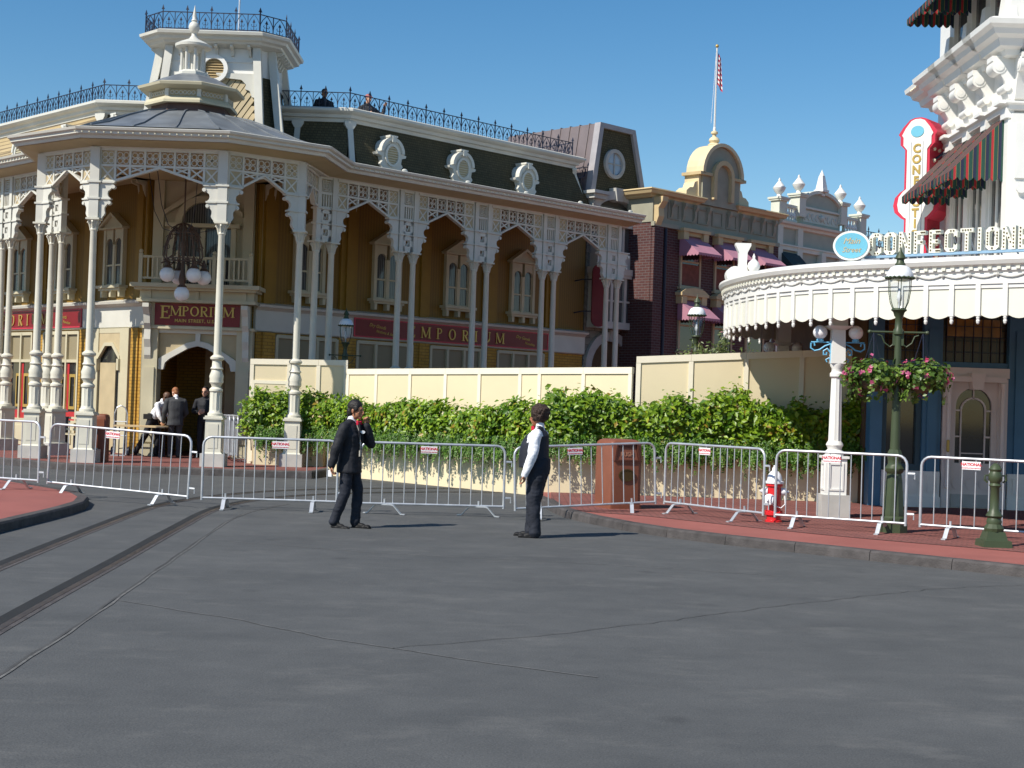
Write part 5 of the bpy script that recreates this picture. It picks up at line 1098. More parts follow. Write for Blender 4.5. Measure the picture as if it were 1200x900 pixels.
URN = MB().lathe([(0.13, 9.41), (0.09, 9.46), (0.08, 9.52), (0.17, 9.62), (0.22, 9.72), (0.23, 9.76), (0.15, 9.86), (0.08, 9.95), (0.04, 10.0), (0.05, 10.04), (0.001, 10.12)], 12).mesh("urn", CONFWHITE, 50)
for x, dz in ((21.05, 0.0), (22.25, 0.28), (25.0, 0.28), (26.35, 0.0)):
    p = put("parapet_post", POST, wg, rw(x, TB + 0.05, dz)); put("urn", URN, p, rw(x, TB + 0.05, dz))
for a, b in ((21.25, 22.05), (25.2, 26.15)):
    bl = put("balustrade", MB().box(a, b, TB - 0.06, TB + 0.1, 9.12, 9.22).box(a, b, TB - 0.06, TB + 0.1, 8.6, 8.68).box(a, a + .04, TB - .03, TB + .07, 8.6, 9.2).box(b - .04, b, TB - .03, TB + .07, 8.6, 9.2).mesh("balustrade", MINT), wg, RF)
    for i in range(5): put("baluster", shared("bal2", lambda: MB().lathe([(0.05, 8.68), (0.035, 8.74), (0.075, 8.84), (0.03, 9.0), (0.05, 9.12)], 8).mesh("baluster", CONFWHITE)), bl, rw(a + (b - a) * (i + .5) / 5, TB + 0.02))
WN = rw(21.65, TB, 7.5)
wd = put("window", MB().band([(-0.42, -1.5), (-0.42, -0.1), (0.42, -0.1), (0.42, -1.5)], [(-0.5, -1.58), (-0.5, 0), (0.5, 0), (0.5, -1.58)], -0.05, 0.03, True).mesh("window", MINT), wg, WN)
put("pane", MB().box(-0.42, 0.42, -0.01, 0.01, -1.5, -0.1).mesh("pane", DARKGLASS), wd, WN)
put("awning", awning_mesh(1.1, 0.6, 0.6, 0.08, DKGREEN, 8), wd, WN @ T(0, -0.05, 0))
fb = thing("far_building", "plain pale building at the street's far end with blue iron roof rail", "building", rw(29.5, TB, 0.15))
put("wall", MB().box(26.6, 36, TB + 0.3, 8, 0, 8.3).mesh("wall", STONE2), fb, RF)
put("cornice", MB().box(26.6, 36, TB + 0.1, TB + 0.4, 8.1, 8.35).mesh("cornice", MINT), fb, RF)
for i in range(12): put("rail_panel", RAILU, fb, rw(26.7 + 0.75 * i, TB + 0.3, 8.35) @ T(s=(1.1, 1, 1.2)))

# ================================================================== CONFECTIONERY
con_ = thing("confectionery_building", "white corner sweet shop with curved scalloped canopy, striped awnings and bracketed cornice", "building", T(8.5, 27, 0.12))
# curved canopy
CAN = catmull([(5.6, 30.2), (4.5, 28.9), (3.98, 27.2), (3.97, 25.6), (4.35, 23.95), (5.10, 22.75), (6.26, 21.72), (7.30, 20.85), (8.6, 19.75), (10.2, 18.4)], 8)
CANR = [p for p in CAN][::-1]              # outward is to the right of travel when walking left to right
def canopy(name, prof, mat, kind=None, smooth=30):
    return put(name, MB().sweep(CAN, [(-o, z) for o, z in prof]).mesh(name, mat, smooth) if False else MB().sweep(CAN, prof).mesh(name, mat, smooth), con_)
# travelling from the back left round to the front right keeps the street on the right-hand side
canopy("canopy_fascia", [(0.0, 3.74), (0.05, 3.74), (0.05, 3.90), (0.08, 3.93), (0.08, 3.99), (0.13, 4.02), (0.16, 4.08), (0.15, 4.12), (0.08, 4.15), (-1.4, 4.32), (-1.4, 4.2), (0.0, 4.0)], CONFWHITE)
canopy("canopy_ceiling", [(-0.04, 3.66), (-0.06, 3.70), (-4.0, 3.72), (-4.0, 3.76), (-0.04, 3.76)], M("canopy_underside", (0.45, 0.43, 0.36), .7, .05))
swag = MB(); npts = resample(CAN, 0.14)
for i in range(len(npts) - 1):
    a, b = Vector(npts[i]), Vector(npts[i + 1]); t = (b - a).normalized(); nn = Vector((t.y, -t.x)); ang = math.atan2(t.y, t.x); mdp = (a + b) / 2 + nn * 0.085
    swag.box(-0.03, 0.03, -0.025, 0.02, -0.02, 0.02, T(mdp.x, mdp.y, 3.965, ang))
put("dentil_course", swag.mesh("dentil_course", VALANCE), con_, kind='stuff')
gar = MB(); gp = resample(CAN, 0.42)
for i in range(len(gp) - 1):
    a, b = Vector(gp[i]), Vector(gp[i + 1]); t = (b - a).normalized(); nn = Vector((t.y, -t.x)); q = []
    for k in range(7):
        p = a.lerp(b, k / 6) + nn * 0.066; q.append((p.x, p.y, 3.885 - 0.05 * math.sin(math.pi * k / 6)))
    gar.tube(q, 0.012, 4); p = a + nn * 0.07; gar.ball((p.x, p.y, 3.87), 0.028, 6, 4)
put("swag_garland", gar.mesh("swag_garland", M("garland_grey", (0.5, 0.49, 0.46), .5, .1)), con_)
vp = resample(CAN, 0.40)
for i in range(len(vp) - 1):
    a, b = Vector(vp[i]), Vector(vp[i + 1]); d = b - a; w_ = d.length; ang = math.atan2(d.y, d.x); W = T(a.x, a.y, 0, ang)
    v_ = put("valance_panel", shared(("val", round(w_, 3)), lambda: MB().prism([(0.0, 3.74), (w_, 3.74), (w_, 3.32)] + [(w_ * (1 - k / 8), 3.31 - 0.075 * math.sin(math.pi * k / 8)) for k in range(1, 8)] + [(0, 3.32)], -0.012, 0.012).mesh("valance_panel", VALANCE)), con_, W)
    put("valance_rib", shared("vrib", lambda: MB().box(-0.036, 0.036, -0.05, 0.02, 3.27, 3.75).mesh("valance_rib", CONFWHITE)), v_, W)
    put("drop_pendant", shared("vpen", lambda: MB().lathe([(0.02, 3.28), (0.03, 3.25), (0.022, 3.22), (0.030, 3.20), (0.022, 3.165), (0.008, 3.15)], 8, T(0, -0.02)).mesh("drop_pendant", CONFWHITE)), v_, W)
    if i > 0 or True: put("top_rail", shared(("vtr", round(w_, 3)), lambda: MB().box(0, w_, -0.03, 0.0, 3.68, 3.75).mesh("top_rail", CONFWHITE)), v_, W)
# scroll ornament on the canopy's left end
WS = T(4.16, 26.5, 4.12, s=0.78)
orn = put("scroll_ornament", MB().prism([(-0.26, 0.0), (0.46, 0.0), (0.50, 0.10), (0.10, 0.26), (-0.10, 0.28), (-0.24, 0.2)], -0.2, 0.2).mesh("scroll_ornament", CONFWHITE), con_, WS)
put("ornament_slab", MB().add(*(lambda m_: (m_.v, m_.f))(MB().prism([(-0.13, 0.2), (0.10, 0.2), (0.07, 0.45), (0.08, 0.70), (0.16, 0.86), (0.16, 0.92), (-0.20, 0.92), (-0.20, 0.86), (-0.12, 0.70), (-0.11, 0.45)], -0.06, 0.14))).mesh("ornament_slab", CONFWHITE), orn, WS)
put("ornament_urn", MB().lathe([(0.09, 0.18), (0.06, 0.22), (0.13, 0.31), (0.15, 0.38), (0.12, 0.46), (0.06, 0.52), (0.03, 0.55), (0.035, 0.60), (0.001, 0.68)], 16).mesh("ornament_urn", CONFWHITE, 50), orn, WS @ T(0.22, -0.13))
put("ornament_volute", MB().lathe([(0.06, -0.25), (0.10, -0.24), (0.10, -0.21), (0.19, -0.20), (0.20, 0.2), (0.10, 0.21)], 18, T(-0.22, 0, 0.16, rx=math.pi / 2)).mesh("ornament_volute", CONFWHITE, 40), orn, WS)
# canopy columns
def cancol(x, y, near=True):
    W = T(x, y, 0.12)
    p = [(0.12, 0.98), (0.15, 1.0), (0.15, 1.05), (0.11, 1.08), (0.12, 1.12), (0.14, 1.15), (0.13, 1.18), (0.105, 1.22), (0.085, 2.22), (0.11, 2.25), (0.11, 2.30), (0.085, 2.33), (0.085, 2.38), (0.11, 2.42), (0.11, 2.46)]
    c = put("column", MB().lathe(p, 20, flute=0.10, zr=(1.21, 2.225)).frustum(0, 0, 2.46, 3.0, 0.11, 0.11, 0.10, 0.10).frustum(0, 0, 3.0, 3.06, 0.11, .11, .20, .20).box(-0.13, 0.13, -0.13, 0.13, 3.06, 3.60).mesh("column", CONFWHITE, 35), con_, W)
    pd = MB().box(-0.17, 0.17, -0.17, 0.17, 0.36, 0.94).box(-0.20, 0.20, -0.20, 0.20, 0.94, 0.98).lathe([(0.15, 0.98), (0.16, 1.0)], 8)
    for a in range(4): pd.band([(-0.09, 0.46), (0.09, 0.46), (0.09, 0.84), (-0.09, 0.84)], [(-0.12, 0.43), (0.12, 0.43), (0.12, 0.87), (-0.12, 0.87)], -0.185, -0.165, True, T(rz=a * math.pi / 2))
    put("pedestal", pd.mesh("pedestal", CONFWHITE), c, W); put("plinth", MB().box(-0.22, 0.22, -0.22, 0.22, 0, 0.36).mesh("plinth", STONE2), c, W)
    for s_ in (-1, 1):
        X = W @ T(rz=rad(-12) + (0 if s_ > 0 else math.pi))
        sc = MB().box(0.085, 0.115, -0.03, 0.03, 2.46, 2.83).tube([(0.10, 0, 2.62), (0.16, 0, 2.70), (0.22, 0, 2.66), (0.22, 0, 2.60), (0.17, 0, 2.60), (0.17, 0, 2.64)], 0.014, 5).tube([(0.10, 0, 2.78), (0.2, 0, 2.74), (0.28, 0, 2.68), (0.36, 0, 2.66), (0.42, 0, 2.70), (0.42, 0, 2.78), (0.37, 0, 2.79), (0.36, 0, 2.74)], 0.014, 5).tube([(0.10, 0, 2.50), (0.13, 0, 2.55), (0.18, 0, 2.52), (0.16, 0, 2.48)], 0.012, 5).tube([(0.11, 0, 2.80), (0.42, 0, 2.80)], 0.012, 5).lathe([(0.05, 2.80), (0.06, 2.83), (0.045, 2.86)], 10, T(0.28, 0, 0))
        put("lamp_scroll", sc.mesh("lamp_scroll", SKYBLUE), c, X)
        put("lamp_globe", shared("cglobe", lambda: MB().ball((0.28, 0, 2.96), 0.115, 16, 10).mesh("lamp_globe", GLOBE, 60)), c, X)
cancol(5.21, 23.3)
cancol(5.47, 29.4)
# ground floor under the canopy
YW = 26.7
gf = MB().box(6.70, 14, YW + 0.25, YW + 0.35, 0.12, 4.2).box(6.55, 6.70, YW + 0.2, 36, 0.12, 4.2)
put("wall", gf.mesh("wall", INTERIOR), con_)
put("post", MB().box(6.58, 6.80, YW - 0.12, YW + 0.2, 0.12, 3.8).mesh("post", CONFBLUE), con_)
put("post", MB().box(7.54, 7.88, YW - 0.10, YW + 0.2, 0.12, 3.8).box(7.62, 7.80, YW - 0.14, YW, 0.6, 3.4).mesh("post", CONFBLUE), con_)
put("post", MB().box(9.10, 9.75, YW - 0.10, YW + 0.2, 0.12, 3.8).box(9.22, 9.62, YW - 0.14, YW, 0.6, 3.4).mesh("post", CONFBLUE), con_)
for a, b in ((6.8, 7.54), (7.88, 9.10), (9.75, 12)):
    pieces("rail", MB().box(a, b, YW - 0.06, YW + 0.2, 2.70, 2.80).box(a, b, YW - 0.06, YW + 0.2, 3.70, 3.82), CONFBLUE, con_)
    t_ = put("stained_window", MB().box(a, b, YW + 0.06, YW + 0.1, 2.8, 3.7).mesh("stained_window", STAINED), con_)
    put("amber_panes", MB().box(a + 0.1, b - 0.1, YW + 0.045, YW + 0.055, 3.28, 3.6).mesh("amber_panes", AMBER), t_)
    grid = MB(); x = a + 0.1
    while x < b: grid.box(x, x + 0.012, YW + 0.03, YW + 0.062, 2.8, 3.7); x += 0.165
    for z_ in (2.98, 3.26, 3.46): grid.box(a, b, YW + 0.032, YW + 0.058, z_, z_ + 0.012)
    put("lead_came", grid.mesh("lead_came", IRON), t_)
# glazed shop door at the left (dark) and white door
ld = put("shop_door", MB().box(6.8, 6.9, YW - 0.04, YW + 0.2, 0.3, 2.7).box(7.44, 7.54, YW - 0.04, YW + 0.2, 0.3, 2.7).box(6.9, 7.44, YW - 0.04, YW + 0.2, 0.75, 0.9).band(arc(7.17, 2.2, 0.22, 0, 180, 12), arc(7.17, 2.2, 0.27, 0, 180, 12), YW - 0.03, YW + 0.1).mesh("shop_door", M("dark_teal_door", (.02, .06, .09), .4, .1)), con_)
put("door_glass", MB().box(6.9, 7.44, YW + 0.05, YW + 0.08, 0.9, 2.7).mesh("door_glass", DARKGLASS), ld)
fr = MB().box(7.90, 8.06, YW - 0.155, YW + 0.2, 0.12, 2.51).box(8.92, 9.08, YW - 0.155, YW + 0.2, 0.12, 2.51).box(7.88, 9.10, YW - 0.16, YW + 0.2, 2.52, 2.70).box(7.96, 9.02, YW - 0.26, YW, 2.44, 2.54).prism([(8.40, 2.30), (8.58, 2.30), (8.62, 2.60), (8.36, 2.60)], YW - 0.29, YW)
dw = put("white_door", fr.mesh("white_door", DOORPINK), con_)
pill = MB()
for x in (8.00, 8.98): pill.lathe([(0.05, 0.5), (0.055, 0.55), (0.04, 0.6), (0.04, 2.3), (0.055, 2.36), (0.06, 2.42)], 12, T(x, YW - 0.2))
pieces("door_colonnette", pill, DOORPINK, dw)
dp = MB().box(8.06, 8.92, YW - 0.06, YW + 0.1, 0.12, 0.95).box(8.06, 8.16, YW - 0.06, YW + 0.1, 0.95, 2.52).box(8.82, 8.92, YW - 0.06, YW + 0.1, 0.95, 2.52)
inn = arc(8.49, 2.0, 0.33, 0, 180, 12); out = [(8.82 - 0.66 * i / 12, 2.52) for i in range(13)]
dp.band(inn, out, YW - 0.06, YW + 0.1)
dp.band([(8.28, 0.95), (8.28, 1.92)] + arc(8.49, 1.92, 0.21, 180, 0, 10) + [(8.70, 1.92), (8.70, 0.95)], [(8.255, 0.95), (8.255, 1.92)] + arc(8.49, 1.92, 0.24, 180, 0, 10) + [(8.725, 1.92), (8.725, 0.95)], YW - 0.04, YW + 0.04)
dp.box(8.48, 8.50, YW - 0.04, YW + 0.04, 2.12, 2.34).box(8.16, 8.26, YW - 0.04, YW + 0.04, 1.42, 1.45).box(8.72, 8.82, YW - 0.04, YW + 0.04, 1.42, 1.45).box(8.16, 8.26, YW - 0.04, YW + 0.04, 1.90, 1.93).box(8.72, 8.82, YW - 0.04, YW + 0.04, 1.90, 1.93).box(8.28, 8.7, YW - 0.04, YW + 0.04, 1.12, 1.14)
for k in range(3):
    cxr = 8.24 + 0.25 * k; dp.band(arc(cxr, 0.58, 0.10, 0, 330, 11), arc(cxr, 0.58, 0.12, 0, 330, 11), YW - 0.075, YW - 0.05, True)
put("door_leaf", dp.mesh("door_leaf", DOORPINK), dw)
put("door_glass", MB().box(8.14, 8.84, YW + 0.0, YW + 0.03, 0.94, 2.40).mesh("door_glass", DARKGLASS), dw)
put("door_handle", MB().lathe([(0.02, 0), (0.03, 0.02), (0.03, 0.2), (0.02, 0.22)], 8, T(7.97, YW - 0.28, 1.15)).mesh("door_handle", GOLD), dw)
put("kick_panel", MB().box(8.10, 8.88, YW - 0.09, YW - 0.05, 0.14, 0.38).mesh("kick_panel", STONE2), dw)
for a, b in ((6.80, 7.54), (7.54, 7.88), (9.10, 13)):
    put("window_base", MB().box(a + .003, b - .003, YW - 0.20, YW + 0.2, 0.12, 0.32).box(a + .01, b - .01, YW - 0.16, YW + 0.2, 0.32, 0.78).box(a + 0.1, b - 0.1, YW - 0.19, YW, 0.40, 0.70).mesh("window_base", CONFWHITE), con_)
# upper storeys: side wall looks along the street, front wall to the camera
XU, YU = 9.86, 29.0
put("wall", MB().box(XU, 16, YU, 34.2, 4.0, 12.5).mesh("wall", CONFWHITE), con_)
put("roof_skirt", MB().slab([(5.6, 26), (6.2, 24), (9, 21), (14, 20), (14, 30), (10.5, 36), (6, 36), (5.6, 30)], 4.14, 4.2).mesh("roof_skirt", CONFWHITE), con_)
pieces("front_pilaster", MB().box(XU - 0.05, XU + 0.32, YU - 0.10, YU + 0.1, 4.2, 7.9).box(XU + 0.02, XU + 0.26, YU - 0.14, YU, 4.6, 6.2).box(XU + 0.02, XU + 0.26, YU - 0.14, YU, 6.6, 7.7).lathe([(0.09, -0.16), (0.11, -0.13), (0.11, -0.08)], 14, T(XU + .14, YU - 0.0, 6.4, rx=math.pi / 2) @ T(0, 0, 0.3)), CONFWHITE, con_)
UY = [YU + 0.12 + 1.25 * k for k in range(4)]
for k, y in enumerate(UY):
    put("side_pilaster", MB().box(XU - 0.10, XU + 0.02, y - 0.14, y + 0.14, 4.2, 8.0).box(XU - 0.16, XU, y - 0.17, y + 0.17, 7.82, 8.02).mesh("side_pilaster", CONFWHITE), con_)
    # console bracket with a round drum
    br = MB().prism([(0, 9.05), (-0.46, 9.05), (-0.46, 8.95), (-0.36, 8.86), (-0.30, 8.70), (-0.20, 8.55), (-0.16, 8.35), (-0.10, 8.20), (0, 8.16)], -0.17, 0.17)
    br.lathe([(0.05, -0.205), (0.06, -0.20), (0.10, -0.20), (0.10, -0.185), (0.15, -0.185), (0.15, 0.185), (0.10, 0.185), (0.10, 0.20), (0.05, 0.205)], 16, T(-0.32, 0, 8.84, rx=math.pi / 2)).lathe([(0.08, -0.21), (0.085, 0), (0.08, 0.21)], 12, T(-0.16, 0, 8.42, rx=math.pi / 2)).box(-0.3, 0, -0.2, 0.2, 8.10, 8.17)
    put("cornice_console", br.mesh("cornice_console", CONFWHITE, 35), con_, T(XU, y))
    # ressaut of the cornice, pedestal post above
    put("upper_pier", MB().frustum(0, 0, 9.75, 10.4, 0.15, 0.20, 0.09, 0.12).box(-0.2, 0.2, -0.24, 0.24, 9.66, 9.75).box(0.0, 0.3, -0.16, 0.16, 9.7, 12.4).mesh("upper_pier", CONFWHITE), con_, T(XU - 0.12, y))
for k, x in enumerate((XU + 0.16, XU + 1.6)):
    br = MB().prism([(0, 9.05), (-0.46, 9.05), (-0.46, 8.95), (-0.36, 8.86), (-0.30, 8.70), (-0.20, 8.55), (-0.16, 8.35), (-0.10, 8.20), (0, 8.16)], -0.17, 0.17)
    br.lathe([(0.05, -0.205), (0.06, -0.20), (0.10, -0.20), (0.10, -0.185), (0.15, -0.185), (0.15, 0.185), (0.10, 0.185), (0.10, 0.20), (0.05, 0.205)], 16, T(-0.32, 0, 8.84, rx=math.pi / 2))
    put("cornice_console", br.mesh("cornice_console", CONFWHITE, 35), con_, T(x, YU, rz=math.pi / 2))
cp_ = [(0, 9.0), (0.12, 9.02), (0.16, 9.12), (0.30, 9.16), (0.34, 9.30), (0.46, 9.36), (0.50, 9.46), (0.60, 9.52), (0.62, 9.62), (0.5, 9.68), (0, 9.70)]
pathc = [(16, 35.2), (XU, 35.2)]
ys = sorted(UY, reverse=True); pth = [(XU + 1.0, 35.0), (XU, 35.0)]
for y in ys:
    if y < 34.8: pth += [(XU, y + 0.27), (XU - 0.14, y + 0.25), (XU - 0.14, y - 0.25), (XU, y - 0.27)]
pth = [p for p in pth if p[1] > YU - 0.1] + [(XU, YU), (16, YU)]
pth2 = []
for p in pth:
    if not pth2 or (Vector(p) - Vector(pth2[-1])).length > 0.02: pth2.append(p)
pth2 = [p for p in pth2 if not (p[1] < YU + 0.13 and p[1] > YU + 1e-3 and p[0] < XU + 0.01)]
put("main_cornice", MB().sweep([(XU + 1.0, 34.25), (XU - 0.02, 34.25), (XU - 0.02, YU - 0.02), (16, YU - 0.02)], cp_).mesh("main_cornice", CONFWHITE), con_)
for y in UY: put("cornice_break", MB().sweep([(XU + 0.0, y + 0.26), (XU - 0.14, y + 0.26), (XU - 0.14, y - 0.26), (XU, y - 0.26)], [(a + .004, b + .004) for a, b in cp_]).mesh("cornice_break", CONFWHITE), con_)
blb = MB(); y = YU
while y < 34.4: blb.ball((XU - 0.63, y, 9.50), 0.022, 6, 4); y += 0.13
put("cornice_bulbs", blb.mesh("cornice_bulbs", BULB), con_, kind='stuff')
put("string_course", MB().sweep([(XU + 1.0, 34.25), (XU - 0.02, 34.25), (XU - 0.02, YU - 0.02), (16, YU - 0.02)], [(0, 7.96), (0.10, 7.98), (0.12, 8.06), (0.18, 8.09), (0.18, 8.13), (0, 8.16)]).mesh("string_course", CONFWHITE), con_)
AWS = awning_mesh(1.06, 1.18, 1.15, 0.17, STRIPEX, 6, STRIPEY)
for k in range(3):
    yc = UY[k] + 0.625
    wd = put("window", MB().band([(-0.36, 4.6), (-0.36, 7.4), (0.36, 7.4), (0.36, 4.6)], [(-0.46, 4.5), (-0.46, 7.55), (0.46, 7.55), (0.46, 4.5)], -0.06, 0.02, True).box(-0.03, 0.03, -0.05, 0.02, 4.6, 7.4).mesh("window", CONFWHITE), con_, T(XU, yc, 0, rz=-math.pi / 2))
    put("pane", MB().box(-0.36, 0.36, -0.015, 0.0, 4.6, 7.4).mesh("pane", PALEGLASS), wd, T(XU, yc, 0, rz=-math.pi / 2))
    for zt in (7.92, 11.95):
        aw = put("awning", AWS, con_, T(XU - 0.03, yc, zt, rz=-math.pi / 2))
    tr_ = MB(); W = T(XU - 0.03, yc, 0, rz=-math.pi / 2)
    w2 = put("upper_window", MB().box(-0.38, 0.38, -0.02, 0.0, 9.9, 11.4).mesh("upper_window", PALEGLASS), con_, W)
# canopy roof sign letters with bulbs
def block(letter):
    w, h, t = 0.205, 0.35, 0.058; P = []
    R = lambda x0, z0, x1, z1: P.append([(x0, z0), (x1, z0), (x1, z1), (x0, z1)])
    mb = MB(); dots = []
    o = [(0.05, 0), (w - 0.05, 0), (w, 0.05), (w, h - 0.05), (w - 0.05, h), (0.05, h), (0, h - 0.05), (0, 0.05)]
    i_ = [(t + .015, t), (w - t - .015, t), (w - t, t + .02), (w - t, h - t - .02), (w - t - .015, h - t), (t + .015, h - t), (t, h - t - .02), (t, t + .02)]
    line = lambda x0, z0, x1, z1, n: [dots.append((x0 + (x1 - x0) * k / n, z0 + (z1 - z0) * k / n)) for k in range(n + 1)]
    D = 0.10; c = t / 2
    if letter == 'O': mb.band(i_, o, 0, D, True); line(c, .09, c, h - .09, 4); line(w - c, .09, w - c, h - .09, 4); line(.1, c, w - .1, c, 1); line(.1, h - c, w - .1, h - c, 1)
    if letter == 'C':
        oo = [o[2], o[1], o[0], o[7], o[6], o[5], o[4], o[3]]; ii = [i_[2], i_[1], i_[0], i_[7], i_[6], i_[5], i_[4], i_[3]]
        mb.band([(w - t, 0.12)] + ii + [(w - t, h - 0.12)], [(w, 0.12)] + oo + [(w, h - 0.12)], 0, D); line(c, .09, c, h - .09, 4); line(.1, c, w - .06, c, 1); line(.1, h - c, w - .06, h - c, 1); line(w - c, .12, w - c, .12, 1); line(w - c, h - .12, w - c, h - .12, 1)
    if letter in 'EF':
        R(0, 0, t, h); R(t, h - t, w * .92, h); R(t, h * .5 - c, w * .72, h * .5 + c); line(c, .04, c, h - .04, 5); line(.12, h - c, w * .85, h - c, 2); line(.12, h / 2, w * .65, h / 2, 1)
        if letter == 'E': R(t, 0, w * .92, t); line(.12, c, w * .85, c, 2)
    if letter == 'N': R(0, 0, t, h); R(w - t, 0, w, h); P.append([(t, h), (t, h - .13), (w - t, 0), (w - t, .13)]); line(c, .04, c, h - .04, 5); line(w - c, .04, w - c, h - .04, 5); line(.075, h - .11, w - .075, .11, 2)
    if letter == 'T': R(w / 2 - c, 0, w / 2 + c, h - t); R(0, h - t, w, h); line(w / 2, .04, w / 2, h - .1, 4); line(.04, h - c, w - .04, h - c, 3)
    if letter == 'I': R(w / 2 - c, 0, w / 2 + c, h); line(w / 2, .04, w / 2, h - .04, 5)
    if letter == 'R': R(0, 0, t, h); mb.band([(t, h - t), (w - t, h - t), (w - t, h * .55), (t, h * .55)], [(t, h), (w - .03, h), (w, h - .05), (t, h * .55 - t)], 0, D); P.append([(w * .4, h * .42), (w * .72, h * .42), (w, 0), (w * .7, 0)]); line(c, .04, c, h - .04, 5)
    if letter == 'Y': R(w / 2 - c, 0, w / 2 + c, h * .5); P.append([(w / 2 - c, h * .5), (w / 2 + c, h * .5), (t, h), (0, h)]); P.append([(w / 2 - c, h * .49), (w / 2 + c, h * .49), (w, h), (w - t, h)])
    for q in P: mb.prism(q, 0, D)
    mb.cur = 1; bodyn = len(P)
    for (x, z_) in dots: mb.frustum(x, 0, z_ - 0.010, z_ + 0.010, 0.010, 0.012, 0.010, 0.012)
    return mb.mesh("letter", [VALANCE, BRONZE])
ls0, ls1 = Vector((5.58, 22.92)), Vector((9.18, 19.78))
ld_ = (ls1 - ls0).normalized(); la = math.atan2(ld_.y, ld_.x)
WL = T(ls0.x, ls0.y, 4.18, la)
sg = thing("roof_letter_sign", "row of big cream bulb-lit letters spelling CONFECTIONERY along the canopy roof", "sign", WL)
pieces("letter_rail", MB().box(-0.1, 3.3, 0.01, 0.09, 0.07, 0.11).box(-0.05, 3.3, 0.24, 0.28, 0.0, 0.05), M("rail_blue_grey", (.20, .32, .44), .5, .1), sg, WL)
x = 0.0
for ch_ in "CONFECTIONERY":
    W = WL @ T(x + (0 if ch_ != 'I' else -0.05), 0, 0.11)
    put("letter", shared(("blk", ch_), lambda: block(ch_)), sg, W)
    put("strut", shared("lstrut", lambda: MB().tube([(0.10, 0.10, 0.24), (0.10, 0.45, -0.1)], 0.012, 4).mesh("strut", GREYSTEEL)), sg, W)
    x += 0.25 if ch_ != 'I' else 0.15
put("sign_frame", MB().box(-0.3, 0.9, 0.3, 0.36, -0.02, 0.12).mesh("sign_frame", GREYSTEEL), sg, WL)
WO = T(5.28, 22.85, 4.43, rad(-18))
ov = thing("oval_sign", "blue oval sign with white rim and script reading Main Street on the canopy", "sign", WO)
put("rim", MB().prism(arc(0, 0, 0.285, 0, 350, 35, 0.235), -0.02, 0.13).mesh("rim", CONFWHITE, 40), ov, WO)
put("face", MB().prism(arc(0, 0, 0.25, 0, 350, 35, 0.20), -0.03, -0.015).mesh("face", SIGNBLUE), ov, WO)
put("script_lettering", text_mesh("Main", 0.135, 0.003, BUFF, 0.35), ov, WO @ T(0, -0.033, 0.07) @ UPRIGHT); put("script_lettering", text_mesh("Street", 0.115, 0.003, BUFF, 0.35), ov, WO @ T(0, -0.033, -0.07) @ UPRIGHT)
put("stand", MB().box(-0.06, 0.06, 0.02, 0.1, -0.35, -0.2).box(-0.12, 0.5, 0.0, 0.14, -0.36, -0.27).mesh("stand", GREYSTEEL), ov, WO)
# vertical blade sign
WV = T(9.12, 33.2, 5.3, rad(-40))
vs_ = thing("vertical_sign", "tall white vertical sign with red border, blue oval and gold letters beside the white tower", "sign", WV)
half = [(0.28, 0.0), (0.28, 1.0), (0.36, 1.04), (0.52, 1.18), (0.56, 1.34), (0.52, 1.52), (0.40, 1.64), (0.30, 1.70), (0.30, 2.62), (0.42, 2.74), (0.42, 2.92), (0.47, 2.98), (0.36, 3.14), (0.20, 3.30), (0.08, 3.34)]
outl = half + [(-x, z) for x, z in half[::-1]]
put("sign_case", MB().prism(outl, 0.0, 0.70).mesh("sign_case", CRIMSON), vs_, WV)
inl = [(x * 0.80, 0.05 + z * 0.975) for x, z in half]; inl = inl + [(-x, z) for x, z in inl[::-1]]
put("sign_face", MB().prism(inl, -0.02, 0.0).mesh("sign_face", CONFWHITE), vs_, WV)
put("sign_oval", MB().prism(arc(0, 3.02, 0.16, 0, 345, 23, 0.13), -0.035, -0.018).mesh("sign_oval", SIGNBLUE), vs_, WV)
pieces("sign_line", MB().box(-0.15, -0.135, -0.03, -0.018, 0.1, 2.78).box(0.135, 0.15, -0.03, -0.018, 0.1, 2.78), GREYSTEEL, vs_, WV)
for i, ch_ in enumerate("CONFECTIONE"):
    put("letter", shared(("vl", ch_), lambda: text_mesh(ch_, 0.27, 0.008, GOLD, bold=0.010)), vs_, WV @ T(0, -0.03, 2.62 - 0.247 * i) @ UPRIGHT)
bl_ = MB()
for i in range(11):
    z_ = 0.2 + 0.27 * i
    if not (0.95 < z_ < 1.75): bl_.ball((0.31, 0.22, z_), 0.05, 8, 6).ball((0.31, 0.48, z_), 0.05, 8, 6)
pieces("bulb", bl_, BULB, vs_, WV, 60)
pieces("hanger", MB().tube([(0.30, 0.3, 2.4), (0.95, 0.5, 2.9)], 0.03, 5).tube([(0.30, 0.3, 0.8), (0.95, 0.5, 0.4)], 0.03, 5).ball((0.6, 0.4, 2.62), 0.09, 8, 6).ball((0.6, 0.4, 0.62), 0.09, 8, 6), IRON, vs_, WV)
